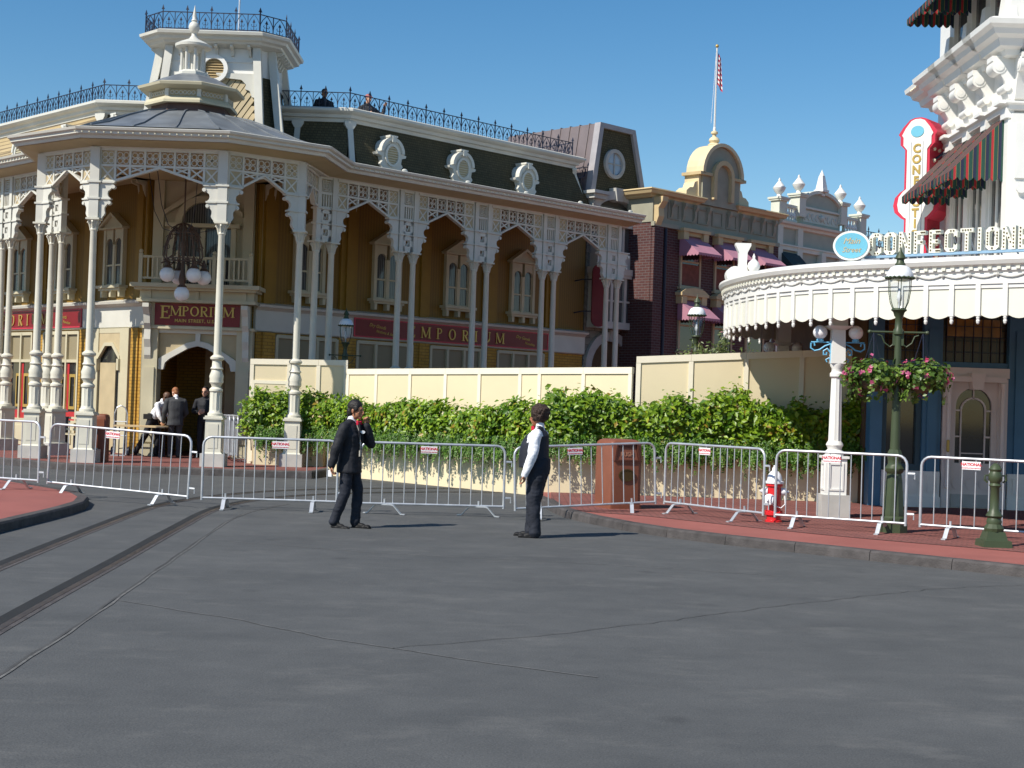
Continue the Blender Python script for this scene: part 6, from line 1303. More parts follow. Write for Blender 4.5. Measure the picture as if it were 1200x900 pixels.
# ================================================================== CONSTRUCTION HOARDING
def hoarding(a, b, za, zb, label, n, z0=0.0, door=False, widths=None):
    d = Vector(b) - Vector(a); L = d.length; W = T(a[0], a[1], z0, math.atan2(d.y, d.x))
    h = thing("construction_wall", label, "temporary wall", W, "beige hoarding panels across the street")
    xs = [L * i / n for i in range(n + 1)] if widths is None else [L * q / sum(widths) for q in np.cumsum([0] + widths)]
    zt = lambda x: za + (zb - za) * x / L - z0
    for i in range(len(xs) - 1):
        x0, x1 = xs[i], xs[i + 1]; o = random.uniform(-0.004, 0.004)
        put("panel", MB().add([(x0 + .004, o, 0), (x1 - .004, o, 0), (x1 - .004, o, zt(x1) - .03), (x0 + .004, o, zt(x0) - .03), (x0 + .004, o + .03, 0), (x1 - .004, o + .03, 0), (x1 - .004, o + .03, zt(x1) - .03), (x0 + .004, o + .03, zt(x0) - .03)],
            [(0, 1, 2, 3), (4, 7, 6, 5), (0, 4, 5, 1), (1, 5, 6, 2), (2, 6, 7, 3), (3, 7, 4, 0)]).mesh("panel", PANEL), h, W)
        e = 0.0 if i else 0.045
        put("top_batten", MB().add([(x0 + .002, -.03, zt(x0) - .13), (x1 - .002, -.03, zt(x1) - .13), (x1 - .002, -.03, zt(x1)), (x0 + .002, -.03, zt(x0)), (x0 + .002, .05, zt(x0) - .13), (x1 - .002, .05, zt(x1) - .13), (x1 - .002, .05, zt(x1)), (x0 + .002, .05, zt(x0))],
            [(0, 1, 2, 3), (4, 7, 6, 5), (0, 4, 5, 1), (1, 5, 6, 2), (2, 6, 7, 3), (3, 7, 4, 0)]).mesh("top_batten", BATTEN), h, W)
    for i, x in enumerate(xs):
        x = min(max(x, 0.045), L - 0.045)
        put("batten", MB().box(x - 0.045, x + 0.045, -0.026, 0.02, 0, zt(x) - 0.128).mesh("batten", BATTEN), h, W)
    if door:
        dd = put("access_door", MB().box(0.12, 0.86, -0.02, -0.002, 0.1, 1.95).mesh("access_door", PANEL), h, W)
        put("door_frame", MB().band([(0.12, 0.1), (0.12, 1.95), (0.86, 1.95), (0.86, 0.1)], [(0.05, 0.1), (0.05, 2.03), (0.93, 2.03), (0.93, 0.1)], -0.03, 0.0).mesh("door_frame", BATTEN), dd, W)
    return h
hoarding((-6.22, 34.42), (-3.90, 34.36), 2.63, 2.67, "short beige hoarding beside the arched corner entrance, with a small door", 3, 0.1, True, [1.0, 0.75, 0.75])
hoarding((-3.90, 34.3), (2.36, 28.45), 2.46, 2.56, "long lower beige hoarding in the middle behind the hedge", 8, 0.0, False, [1.05, 1.15, 1.15, 1.05, 1.2, 0.55, 1.2, 1.25])
hoarding((2.42, 28.40), (6.66, 28.0), 2.77, 3.05, "taller beige hoarding running under the white canopy", 4, 0.1)
# ---- planters
def planter(pts_front, depth, h, label, z0):
    a, b = Vector(pts_front[0]), Vector(pts_front[1]); d = b - a; L = d.length; ang = math.atan2(d.y, d.x); W = T(a.x, a.y, z0, ang)
    p = thing("planter", label, "planter", W, "beige planters under the hedge")
    n = max(1, round(L / 2.4))
    for i in range(n): put("side_panel", MB().box(L * i / n + .003, L * (i + 1) / n - .003, 0, 0.05, 0, h).mesh("side_panel", PANEL), p, W)
    put("end_panel", MB().box(-0.0, 0.05, 0.052, depth, 0, h).mesh("end_panel", PANEL), p, W); put("end_panel", MB().box(L - 0.05, L, 0.052, depth, 0, h).mesh("end_panel", PANEL), p, W)
    put("back_panel", MB().box(0.052, L - 0.052, depth - 0.05, depth, 0, h).mesh("back_panel", PANEL), p, W)
    put("soil", MB().box(0.05, L - 0.05, 0.05, depth - .05, h - 0.12, h - 0.06).mesh("soil", TWIG), p, W)
    return W, L
def leaves_mesh(name, C, D, size, mat, asp=0.55, jitter=0.35):
    """C: leaf centres (n,3); D: facing directions (n,3); each leaf is a folded diamond"""
    rng = np.random.default_rng(len(C)); n = len(C)
    D = D + rng.normal(0, jitter, (n, 3)); D /= np.linalg.norm(D, axis=1)[:, None] + 1e-9
    R = rng.normal(0, 1, (n, 3)); U = np.cross(D, R); U /= np.linalg.norm(U, axis=1)[:, None] + 1e-9; V = np.cross(D, U)
    s = size * rng.uniform(0.5, 1.5, (n, 1))
    A = C + U * s; B = C - U * s; P = C + V * s * asp + D * s * 0.22; Q = C - V * s * asp + D * s * 0.22
    co = np.empty((n, 4, 3)); co[:, 0] = A; co[:, 1] = P; co[:, 2] = B; co[:, 3] = Q
    idx = np.arange(n)[:, None] * 4; tri = np.concatenate([idx + np.array([[0, 1, 2]]), idx + np.array([[0, 2, 3]])], 1).reshape(-1)
    me = bpy.data.meshes.new(name); me.vertices.add(n * 4); me.vertices.foreach_set('co', co.reshape(-1))
    me.loops.add(n * 6); me.loops.foreach_set('vertex_index', tri); me.polygons.add(n * 2)
    me.polygons.foreach_set('loop_start', np.arange(n * 2) * 3); me.materials.append(mat); me.update(calc_edges=True); me.validate(); return me
def hedge(W, L, x0, x1, depth, zb, zt, label, seed, dens=1.0):
    rng = np.random.default_rng(seed); h = thing("hedge", label, "hedge", W @ T(x0, depth / 2, zb), "leafy hedge along the hoarding")
    Ln = x1 - x0
    ph = rng.uniform(0, 6, 4)
    top = lambda x: zt + 0.10 * np.sin(x * 2.1 + ph[0]) + 0.07 * np.sin(x * 5.3 + ph[1]) + 0.05 * np.sin(x * 11 + ph[2])
    nc = int(Ln * 215 * dens); C = []; D = []
    for i in range(nc):
        x = rng.uniform(x0, x1); f = rng.uniform(); zt_ = top(x)
        front = -0.02 + 0.09 * math.sin(x * 3.1 + ph[3]) + 0.06 * math.sin(x * 7.7)
        if f < 0.62: y = front + abs(rng.normal(0, 0.09)); z = rng.uniform(zb + 0.05, zt_ - 0.03); d = (0, -1, 0.55)
        elif f < 0.86: y = rng.uniform(front, depth); z = zt_ - abs(rng.normal(0, 0.07)) + (0.12 if rng.uniform() < 0.12 else 0); d = (0, -0.4, 1)
        else: y = rng.uniform(front, depth); z = rng.uniform(zb, zt_); d = (0, -0.6, .6)
        y -= 0.12 * max(0, 1 - abs(z - (zb + (zt_ - zb) * .6)) / 0.6)
        if x < x0 + 0.25 or x > x1 - 0.25: z = zb + (z - zb) * 0.85
        k = int(rng.integers(7, 15)); r = rng.uniform(0.05, 0.11)
        for _ in range(k):
            C.append((x + rng.normal(0, r), y + rng.normal(0, r), z + rng.normal(0, r * .9))); D.append(d)
    # sprigs standing above the top
    for i in range(int(Ln * 7)):
        x = rng.uniform(x0 + .1, x1 - .1); y = rng.uniform(0.0, depth * .7); z0_ = top(x); q = rng.uniform(0.08, 0.26)
        for k in range(9):
            t = k / 8; C.append((x + 0.1 * t * math.sin(i) + rng.normal(0, .025), y + rng.normal(0, .02), z0_ - .08 + q * t)); D.append((rng.normal(), rng.normal() - .5, 0.4))
    put("foliage", leaves_mesh("foliage", np.array(C), np.array(D, float), 0.052, LEAF), h, W)
    st = MB()
    for i in range(int(Ln * 4)):
        x = rng.uniform(x0 + .1, x1 - .1); y = rng.uniform(0.15, depth - .1); st.tube([(x, y, zb - 0.3), (x + rng.normal(0, .08), y, zb + .3), (x + rng.normal(0, .15), y - 0.05, zb + (zt - zb) * .85)], [0.018, 0.013, 0.006], 4)
    put("stems", st.mesh("stems", TWIG), h, W)
    # shaded heart of the hedge
    put("inner_foliage", leaves_mesh("inner_foliage", np.column_stack([rng.uniform(x0 + .05, x1 - .05, int(Ln * 420 * dens)), rng.uniform(0.15, depth, int(Ln * 420 * dens)), rng.uniform(zb, zt - .12, int(Ln * 420 * dens))]), np.tile([0, -1., .3], (int(Ln * 420 * dens), 1)), 0.085, LEAF), h, W)
def ferns(W, L, x0, x1, z, label, seed, per=75):
    rng = np.random.default_rng(seed); C = []; D = []; n = int((x1 - x0) * per)
    for i in range(n):
        x = rng.uniform(x0, x1); ln = rng.uniform(0.25, 0.78); out = rng.uniform(0.06, 0.24); dx = rng.normal(0, .10); up = rng.uniform(0.06, 0.36); y0 = rng.uniform(-0.30, 0.0); hang = ln * rng.uniform(0.45, 1.0)
        for k in range(20):
            t = k / 19; px = x + dx * t; py = y0 - out * (1 - (1 - t) ** 2); pz = z + up * math.sin(min(1, t * 1.9) * math.pi * .72) - hang * max(0, t - 0.30) ** 1.3
            wq = 0.040 * (1 - t * .72)
            for s_ in (-1, 1):
                C.append((px + s_ * wq, py + rng.normal(0, .006), pz - 0.012 + rng.normal(0, .006))); D.append((s_ * .25, -0.8, .55))
    o = put("fern_trailing", leaves_mesh("fern_trailing", np.array(C), np.array(D, float), 0.026, FERN, 0.42, 0.25), None, W, label, "ferns", "ferns spilling over the planters", 'stuff')
W1, L1 = planter([(-6.0, 33.92), (-4.35, 33.90)], 0.42, 0.62, "small beige planter on the store pavement behind the porch column", 0.15)
hedge(W1, L1, -0.2, L1 + 0.05, 0.42, 0.62, 1.66, "short hedge behind the right porch column of the corner store", 1)
ferns(W1, L1, 0.15, L1, 0.58, "ferns trailing over the small planter by the porch column", 11)
W2, L2 = planter([(-4.15, 33.1), (0.62, 28.05)], 0.75, 0.80, "long beige planter behind the two staff in the road", 0.0)
hedge(W2, L2, -0.15, L2 + 0.1, 0.75, 0.98, 1.56, "long leafy hedge behind the two staff in the road", 2)
ferns(W2, L2, 0.1, L2, 0.78, "ferns trailing over the long planter behind the staff", 12)
W3, L3 = planter([(0.60, 27.35), (6.72, 27.25)], 0.75, 0.78, "long beige planter behind the brown bin and red hydrant", 0.12)
hedge(W3, L3, 0.0, L3 + 0.1, 0.75, 0.96, 1.74, "hedge behind the brown bin, hydrant and white canopy column", 3)
ferns(W3, L3, 0.05, L3 - 0.02, 0.78, "ferns trailing over the planter behind the brown bin", 13)
# ---- tree behind the hoarding
WT = T(4.35, 31.4, 0.12)
tr_ = thing("small_tree", "scrubby olive green small tree showing above the hoarding by the left end of the canopy", "tree", WT)
tk = MB().tube([(0, 0, 0), (0.05, 0, 1.0), (-0.02, 0.05, 2.0)], [0.08, 0.065, 0.05], 8)
rng = np.random.default_rng(5)
C, D = [], []
for i in range(46):
    a = rng.uniform(0, 6.28); r = rng.uniform(0.2, 1.0); tip = np.array([1.15 * r * math.cos(a), 0.9 * r * math.sin(a), 2.35 + 0.9 * rng.uniform() * (1.05 - r * .5) + 0.1])
    tk.tube([(-0.02, 0.05, 1.8), tuple(tip * [.45, .45, 0] + [0, 0, 2.1 + rng.uniform(0, .3)]), tuple(tip)], [0.025, 0.014, 0.004], 4)
    for k in range(34):
        t = rng.uniform(0.35, 1.05); p = tip * t + np.array([0, 0, 2.1]) * (1 - t); C.append(p + rng.normal(0, 0.085, 3)); D.append((rng.normal(), rng.normal() - .4, .7))
put("trunk", tk.mesh("trunk", TWIG, 40), tr_, WT); put("crown", leaves_mesh("crown", np.array(C), np.array(D, float), 0.055, BUSHLEAF, 0.4), tr_, WT)

# ================================================================== CROWD BARRIERS
BARM = MB().lathe([(0.0085, 0.17), (0.0085, 1.085)], 6).mesh("bar", GALV, 60)
def foot_mesh():
    pts = [(-0.34, 0.006), (-0.27, 0.008), (-0.15, 0.135), (-0.11, 0.145), (0.11, 0.145), (0.15, 0.135), (0.27, 0.008), (0.34, 0.006)]
    mb = MB(); lo = [(p[0], p[1]) for p in pts]; hi = [(p[0], p[1] + 0.016) for p in pts]
    mb.band(lo, hi, -0.028, 0.028, X=T(rz=math.pi / 2)); mb.box(-0.013, 0.013, -0.013, 0.013, 0.14, 0.24); return mb.mesh("foot", GALV)
FOOTM = foot_mesh()
HOOKM = MB().tube([(0, 0, 0.0), (0.10, 0, 0.0), (0.10, 0, -0.08)], 0.011, 5).box(0.0, 0.1, -0.008, 0.008, -0.015, 0.015).mesh("hook", GALV)
PLATE = MB().box(-0.125, 0.125, -0.032, -0.026, 0.955, 1.065).mesh("sign_plate", SIGNWHITE)
NATL = text_mesh("NATIONAL", 0.056, 0.0008, LETTERRED, 0, 0.98, bold=0.0022); NATS = text_mesh("CONSTRUCTION RENTALS", 0.022, 0.0006, LETTERRED, 0, 0.92, bold=0.0005)
def barrier(a, b, z0, z1, label, sign=0.5, nb=14, feet=(0.18, 0.82), group="steel crowd barriers across the street", hook=True, fa=0):
    d = Vector(b) - Vector(a); L = d.length; W = T(a[0], a[1], z0, math.atan2(d.y, d.x), ry=-math.atan2(z1 - z0, L))
    t = thing("crowd_barrier", label, "crowd barrier", W, group); r = 0.13
    pth = [(0.02, 0, 0.13)] + [(0.02, 0, 1.10 - r)] + [(0.02 + r - r * math.cos(q), 0, 1.10 - r + r * math.sin(q)) for q in (0.4, 0.8, 1.2)] + [(0.02 + r, 0, 1.10)] + [(L - 0.02 - r, 0, 1.10)] + [(L - 0.02 - r + r * math.sin(q), 0, 1.10 - r + r * math.cos(q)) for q in (0.4, 0.8, 1.2)] + [(L - 0.02, 0, 1.10 - r), (L - 0.02, 0, 0.13)]
    put("frame", MB().tube(pth, 0.020, 8).tube([(0.02, 0, 0.165), (L - 0.02, 0, 0.165)], 0.018, 8).mesh("frame", GALV, 50), t, W)
    for i in range(1, nb): put("bar", BARM, t, W @ T(0.02 + (L - 0.04) * i / nb, random.uniform(-.004, .004), 0, ry=random.gauss(0, 0.004)))
    for f in feet: put("foot", FOOTM, t, W @ T(L * f, 0, 0, rz=rad(fa)))
    for hz in ((0.30, 0.86) if hook else ()): put("hook", HOOKM, t, W @ T(L - 0.01, 0, hz))
    if sign:
        p = put("sign_plate", PLATE, t, W @ T(L * sign)); put("lettering", NATL, p, W @ T(L * sign, -0.034, 1.024) @ UPRIGHT); put("lettering", NATS, p, W @ T(L * sign, -0.034, 0.975) @ UPRIGHT)
    return t
barrier((-9.9, 24.35), (-7.50, 23.2), 0.12, 0.12, "leftmost crowd barrier, cut by the picture edge, on the red island", 0)
barrier((-7.42, 23.3), (-4.92, 22.37), 0.10, 0.0, "crowd barrier standing half on the red island, half on the tram tracks", 0.46, 15)
barrier((-4.72, 22.28), (-2.62, 22.36), 0.0, 0.0, "crowd barrier on the tram tracks, left of the man in the black suit", 0.57, 13)
barrier((-2.30, 22.24), (-0.05, 22.50), 0.0, 0.0, "crowd barrier between the two staff members", 0.47, 13, fa=68)
barrier((0.10, 22.12), (2.36, 23.02), 0.0, 0.12, "crowd barrier in front of the brown bin", 0.42, 13, fa=-25)
barrier((2.47, 23.1), (3.74, 21.2), 0.12, 0.12, "crowd barrier between the brown bin and the red hydrant", 0.43, 14)
barrier((3.84, 20.98), (5.52, 20.08), 0.12, 0.12, "crowd barrier in front of the white canopy column", 0.44, 12)
barrier((5.66, 20.0), (7.7, 18.7), 0.12, 0.12, "rightmost crowd barrier, beside the short green bollard", 0.29, 13)
for i in range(3):
    barrier((-7.35 + 0.10 * i, 36.9), (-6.75 + 0.10 * i, 34.9), 0.15, 0.15, "%s of three steel barriers stored end-on beside the arched entrance" % ("leftmost", "middle one", "rightmost")[i], 0, 13, group="barriers stacked by the entrance", hook=False)

# ================================================================== STREET FURNITURE
# litter bin
WB = T(1.78, 23.72, 0.12, rad(22))
bn = thing("litter_bin", "brown enamelled litter bin with a push flap and bronze oval on the red pavement", "bin", WB)
def rbox(hx, hy, z0, z1, r, n=4):
    pts = []
    for cx, cy, a0 in ((hx - r, hy - r, 0), (-hx + r, hy - r, 90), (-hx + r, -hy + r, 180), (hx - r, -hy + r, 270)):
        pts += [(cx + r * math.cos(rad(a0 + 90 * k / n)), cy + r * math.sin(rad(a0 + 90 * k / n))) for k in range(n + 1)]
    return pts
hx, hy = 0.285, 0.30
body = MB()
b0 = rbox(hx, hy, 0, 0, 0.05); b1 = rbox(hx, hy, 0, 0, 0.06); b2 = rbox(hx - 0.10, hy - 0.06, 0, 0, 0.06)
body.add(*(lambda m_: (m_.v, m_.f))(loft([(rbox(hx + .01, hy + .01, 0, 0, .05), 0.0), (rbox(hx + .01, hy + .01, 0, 0, .05), 0.07), (b0, 0.08), (b1, 1.02), (rbox(hx - .012, hy - .01, 0, 0, .06), 1.07), (rbox(hx - .045, hy - .035, 0, 0, .06), 1.105), (rbox(hx - .10, hy - .08, 0, 0, .06), 1.125)])))
put("body", body.mesh("body", TRASH, 40), bn, WB)
put("door_panel", MB().box(-0.215, 0.215, -0.312, -0.297, 0.10, 0.78).mesh("door_panel", TRASH), bn, WB)
flp = put("push_flap", MB().add([(-0.19, -0.325, 0.80), (0.19, -0.325, 0.80), (0.15, -0.30, 1.04), (-0.15, -0.30, 1.04), (-0.19, -0.28, 0.80), (0.19, -0.28, 0.80), (0.15, -0.26, 1.04), (-0.15, -0.26, 1.04)], [(0, 1, 2, 3), (4, 7, 6, 5), (0, 4, 5, 1), (1, 5, 6, 2), (2, 6, 7, 3), (3, 7, 4, 0)]).mesh("push_flap", TRASH), bn, WB)
put("flap_frame", MB().band([(-0.20, 0.80), (0.20, 0.80), (0.165, 1.05), (-0.165, 1.05)], [(-0.235, 0.78), (0.235, 0.78), (0.19, 1.075), (-0.19, 1.075)], -0.335, -0.29, True).box(-0.15, 0.15, -0.318, -0.29, 1.0, 1.045).mesh("flap_frame", M("bin_dark", (0.10, 0.032, 0.02), .5, .1)), bn, WB)
put("lettering", text_mesh("PUSH", 0.10, 0.003, M("bin_letter", (0.34, 0.16, 0.10), .5, .05), bold=0.003), flp, WB @ T(0, -0.322, 0.885, rx=-0.09) @ UPRIGHT)
em = put("oval_plaque", MB().prism(arc(0, 0.55, 0.14, 0, 345, 23, 0.095), -0.325, -0.31).mesh("oval_plaque", BRONZE), bn, WB)
put("plaque_rim", MB().band(arc(0, 0.55, 0.125, 0, 345, 23, 0.08), arc(0, 0.55, 0.145, 0, 345, 23, 0.10), -0.332, -0.318, True).mesh("plaque_rim", BRONZE), em, WB)
# hydrant
WH = T(3.98, 21.75, 0.12, rad(-8))
hy_ = thing("fire_hydrant", "red fire hydrant with white bonnet and caps on the red pavement", "fire hydrant", WH)
put("barrel", MB().lathe([(0.13, 0), (0.13, 0.03), (0.105, 0.04), (0.105, 0.10), (0.135, 0.11), (0.135, 0.15), (0.105, 0.165), (0.10, 0.53), (0.125, 0.54), (0.125, 0.575)], 18).mesh("barrel", HYDRED, 40), hy_, WH)
bon = put("bonnet", MB().lathe([(0.13, 0.575), (0.14, 0.58), (0.14, 0.61), (0.115, 0.62), (0.11, 0.67), (0.09, 0.72), (0.06, 0.755), (0.04, 0.77), (0.04, 0.80), (0.03, 0.82)], 16).mesh("bonnet", HYDWHITE, 40), hy_, WH)
put("operating_nut", MB().lathe([(0.028, 0.81), (0.026, 0.85)], 5).mesh("operating_nut", HYDWHITE), bon, WH)
for ang, ln, r, z in ((0, 0.17, 0.055, 0.46), (math.pi, 0.17, 0.055, 0.46), (-math.pi / 2 - 0.5, 0.19, 0.085, 0.34)):
    X = WH @ T(0, 0, z, rz=ang) @ T(ry=math.pi / 2)
    put("outlet_neck", MB().lathe([(r * .75, 0.05), (r * .75, ln - 0.06)], 12).mesh("outlet_neck", HYDRED, 50), hy_, X)
    cp = put("outlet_cap", MB().lathe([(r, ln - 0.07), (r * 1.05, ln - 0.03), (r * .95, ln), (r * .5, ln + 0.015)], 12).lathe([(0.022, ln + .01), (0.02, ln + 0.045)], 5).mesh("outlet_cap", HYDWHITE, 50), hy_, X)
for i in range(8): put("flange_bolt", shared("hb", lambda: MB().lathe([(0.013, 0.15), (0.013, 0.175)], 6).mesh("flange_bolt", HYDRED)), hy_, WH @ T(0.118 * math.cos(i * .785), 0.118 * math.sin(i * .785)))
put("chain", MB().tube([(0.15, -0.05, 0.40), (0.16, -0.07, 0.28), (0.10, -0.10, 0.22), (-0.02, -0.12, 0.26)], 0.008, 4).mesh("chain", HYDWHITE), hy_, WH)
# gas-style lamps
def lamp(x, y, z, rz, label, scale=1.0, baskets=False):
    W = T(x, y, z, rz, s=scale); l = thing("street_lamp", label, "street lamp", W, "green gas-style street lamps")
    pb = MB().lathe([(0.22, 0), (0.22, 0.14), (0.195, 0.16), (0.195, 0.22), (0.165, 0.25), (0.165, 0.32), (0.155, 0.36), (0.125, 0.78), (0.11, 0.88), (0.14, 0.92), (0.145, 0.96), (0.115, 1.0), (0.10, 1.03), (0.105, 1.10), (0.12, 1.14), (0.105, 1.2), (0.085, 1.24)], 8, ph=math.pi / 8)
    ps = put("post", pb.lathe([(0.075, 1.2), (0.068, 1.6), (0.056, 2.4), (0.046, 2.95), (0.075, 2.97), (0.075, 3.03), (0.055, 3.06), (0.05, 3.22), (0.07, 3.25), (0.085, 3.30), (0.12, 3.33), (0.10, 3.36)], 12).mesh("post", LAMPGREEN, 40), l, W)
    put("ladder_arm", MB().tube([(-0.40, 0, 3.0), (0.40, 0, 3.0)], 0.017, 6).ball((-0.42, 0, 3.0), 0.03, 8, 6).ball((0.42, 0, 3.0), 0.03, 8, 6).box(-0.08, 0.08, -0.02, 0.02, 2.80, 3.0).tube([(-0.07, 0, 2.82), (-0.12, 0, 2.78), (-0.2, 0, 2.84), (-0.24, 0, 2.94), (-0.3, 0, 2.96)], 0.011, 5).tube([(0.07, 0, 2.82), (0.12, 0, 2.78), (0.2, 0, 2.84), (0.24, 0, 2.94), (0.3, 0, 2.96)], 0.011, 5).mesh("ladder_arm", LAMPGREEN), ps, W)
    cg = MB()
    for i in range(6):
        a = math.pi / 6 + i * math.pi / 3; c, s_ = math.cos(a), math.sin(a); cg.tube([(0.095 * c, 0.095 * s_, 3.34), (0.145 * c, 0.145 * s_, 3.45), (0.175 * c, 0.175 * s_, 3.62), (0.18 * c, 0.18 * s_, 3.80)], 0.008, 4)
    put("lantern_cage", cg.lathe([(0.186, 3.79), (0.20, 3.80), (0.20, 3.82), (0.186, 3.83)], 16).mesh("lantern_cage", LAMPGREEN), l, W)
    put("lantern_glass", MB().lathe([(0.09, 3.345), (0.14, 3.46), (0.168, 3.62), (0.172, 3.80)], 16).mesh("lantern_glass", LAMPGLASS, 60), l, W)
    put("burner", MB().lathe([(0.02, 3.34), (0.015, 3.45), (0.035, 3.48), (0.04, 3.53), (0.022, 3.60), (0.012, 3.66)], 8).mesh("burner", GLOBE, 50), l, W)
    sk = MB().lathe([(0.185, 3.805), (0.205, 3.805), (0.205, 3.825), (0.185, 3.825)], 18)
    for i in range(18):
        a = i * math.pi / 9; sk.ball((0.20 * math.cos(a), 0.20 * math.sin(a), 3.815), 0.027, 6, 4, sc=(1, 1, .8))
    put("scalloped_rim", sk.mesh("scalloped_rim", LAMPGREEN, 50), l, W)
    put("dome", MB().lathe([(0.205, 3.82), (0.205, 3.84), (0.185, 3.90), (0.14, 3.97), (0.08, 4.0)], 18).mesh("dome", LAMPDOME, 50), l, W)
    put("finial", MB().lathe([(0.07, 3.99), (0.08, 4.02), (0.06, 4.05), (0.055, 4.09), (0.085, 4.11), (0.06, 4.16), (0.02, 4.22), (0.015, 4.26), (0.001, 4.30)], 12).mesh("finial", LAMPGREEN, 45), l, W)
    return l, W
lp, WLp = lamp(5.45, 20.55, 0.12, rad(-8), "tall green street lamp carrying two flower baskets by the canopy", 0.945)
lamp(-4.12, 35.6, 0.12, rad(10), "green street lamp with white dome in front of the dark EMPORIUM board", 0.90)
lamp(4.08, 32.4, 0.12, rad(10), "green street lamp in front of the mauve awnings, beside the small tree", 0.985)
rng = np.random.default_rng(9)
for sx, lab in ((-1, "left of two flower baskets hanging from the lamp, pink blooms trailing"), (1, "right of two flower baskets hanging from the lamp, magenta blooms at its edge")):
    WK = WLp @ T(sx * 0.36, 0, 2.02) ; WK = Matrix.Translation(WK.translation) @ T(rz=rad(-8))
    k = thing("flower_basket", lab, "flower basket", WK, "hanging baskets on the lamp")
    put("bowl", MB().ball((0, 0, 0.22), 0.19, 12, 8, sc=(1, 1, .8)).mesh("bowl", TWIG), k, WK)
    hz = WLp.to_scale()[2] * 3.0 + 0.12 - WK.translation.z
    put("hanging_chain", MB().tube([(0, 0, hz), (-0.15, 0.05, 0.36)], 0.006, 4).tube([(0, 0, hz), (0.15, 0.05, 0.36)], 0.006, 4).tube([(0, 0, hz), (0.0, -0.16, 0.36)], 0.006, 4).mesh("hanging_chain", IRON), k, WK)
    C, D, F_, FD = [], [], [], []
    for i in range(150):
        u = rng.normal(0, 1, 3); u /= np.linalg.norm(u); p = u * np.array([.41, .32, .20]) * rng.uniform(.55, 1.05) + np.array([0, 0, 0.30])
        if p[2] < 0.12: p[2] = rng.uniform(0.05, 0.2)
        for q in range(9): C.append(p + rng.normal(0, .04, 3)); D.append(u + [0, 0, .4])
        if i % 7 == 0:
            pf = u * np.array([.37, .33, .27]) + np.array([0, 0, 0.29])
            for q in range(6): F_.append(pf + rng.normal(0, .018, 3)); FD.append(u)
    for i in range(14):
        a = rng.uniform(0, 6.28)
        for t in range(8): C.append(np.array([.3 * math.cos(a), .28 * math.sin(a), .2 - t * .035]) + rng.normal(0, .02, 3)); D.append((math.cos(a), math.sin(a), .2))
    for i in range(3):
        a = rng.uniform(-1, 1) + (0 if sx > 0 else math.pi)
        for q in range(9): F_.append(np.array([.40 * math.cos(a), .2 * math.sin(a), .26 + .05 * i]) + rng.normal(0, .03, 3)); FD.append((0, -1, .3))
    put("leaves", leaves_mesh("leaves", np.array(C), np.array(D, float), 0.036, BASKETLEAF, .7), k, WK, kind="stuff")
    put("blooms", leaves_mesh("blooms", np.array(F_), np.array(FD, float), 0.024, PETAL, .9), k, WK, kind="stuff")
# short green bollard
WG = T(6.28, 18.75, 0.12)
bo = thing("bollard", "short green cast iron hitching post by the rightmost barrier", "bollard", WG)
put("base", MB().frustum(0, 0, 0, 0.09, 0.185, 0.185, 0.175, 0.175).frustum(0, 0, 0.09, 0.20, 0.14, 0.14, 0.11, 0.11).lathe([(0.12, 0.2), (0.13, 0.24), (0.09, 0.30)], 12).mesh("base", LAMPGREEN), bo, WG)
put("shaft", MB().lathe([(0.09, 0.28), (0.10, 0.33), (0.085, 0.37), (0.11, 0.40), (0.085, 0.44), (0.062, 0.50), (0.058, 0.76), (0.08, 0.79), (0.06, 0.82)], 12, flute=0.10, zr=(0.49, 0.77)).mesh("shaft", LAMPGREEN, 40), bo, WG)
put("head", MB().lathe([(0.06, 0.82), (0.085, 0.86), (0.09, 0.92), (0.07, 0.97), (0.085, 1.0), (0.06, 1.04), (0.03, 1.07), (0.001, 1.08)], 12).tube([(0.08, 0, 0.92), (0.13, 0, 0.92), (0.14, 0, 0.86), (0.10, 0, 0.83)], 0.014, 5).tube([(-0.08, 0, 0.92), (-0.13, 0, 0.92), (-0.14, 0, 0.86), (-0.10, 0, 0.83)], 0.014, 5).mesh("head", LAMPGREEN, 40), bo, WG)
# brown bin on the store pavement and park bench behind the left columns
WB2 = T(-9.26, 32.95, 0.15)
b2 = thing("litter_bin", "dark brown litter bin half hidden behind the left front porch column", "bin", WB2)
put("body", loft([(rbox(.13, .17, 0, 0, .04), 0), (rbox(.13, .17, 0, 0, .04), 1.0), (rbox(.11, .15, 0, 0, .04), 1.06), (rbox(.07, .1, 0, 0, .03), 1.08)]).mesh("body", TRASH, 40), b2, WB2); put("push_flap", MB().box(-0.09, 0.09, -0.19, -0.16, 0.74, 0.96).mesh("push_flap", TRASH), b2, WB2)
WBe = LF @ T(-2.2, 1.7, 0.15)
be = thing("bench", "slatted cream bench under the left shop windows", "bench", WBe)
for i in range(4): put("seat_slat", shared("seats", lambda: MB().box(-0.7, 0.7, -0.04, 0.04, 0.42, 0.45).mesh("seat_slat", CREAM)), be, WBe @ T(0, -0.18 + 0.1 * i))
for i in range(4): put("back_slat", shared("backs", lambda: MB().box(-0.7, 0.7, 0.20, 0.225, 0, 0.06).mesh("back_slat", CREAM)), be, WBe @ T(0, 0.02 * i, 0.52 + 0.1 * i))
for x in (-0.6, 0.6): put("leg", MB().box(x - .03, x + .03, -0.2, -0.14, 0, 0.42).box(x - .03, x + .03, 0.2, 0.26, 0, 0.88).box(x - .03, x + .03, -0.2, 0.2, 0.36, 0.42).mesh("leg", IRON), be, WBe)
WT_ = T(-9.1, 35.9, 0.15)
tb = thing("folding_table", "tan topped folding table by the entrance pillar, men leaning on it", "table", WT_)
put("table_top", MB().box(-0.62, 0.62, -0.33, 0.33, 0.74, 0.78).mesh("table_top", TABLETOP), tb, WT_)
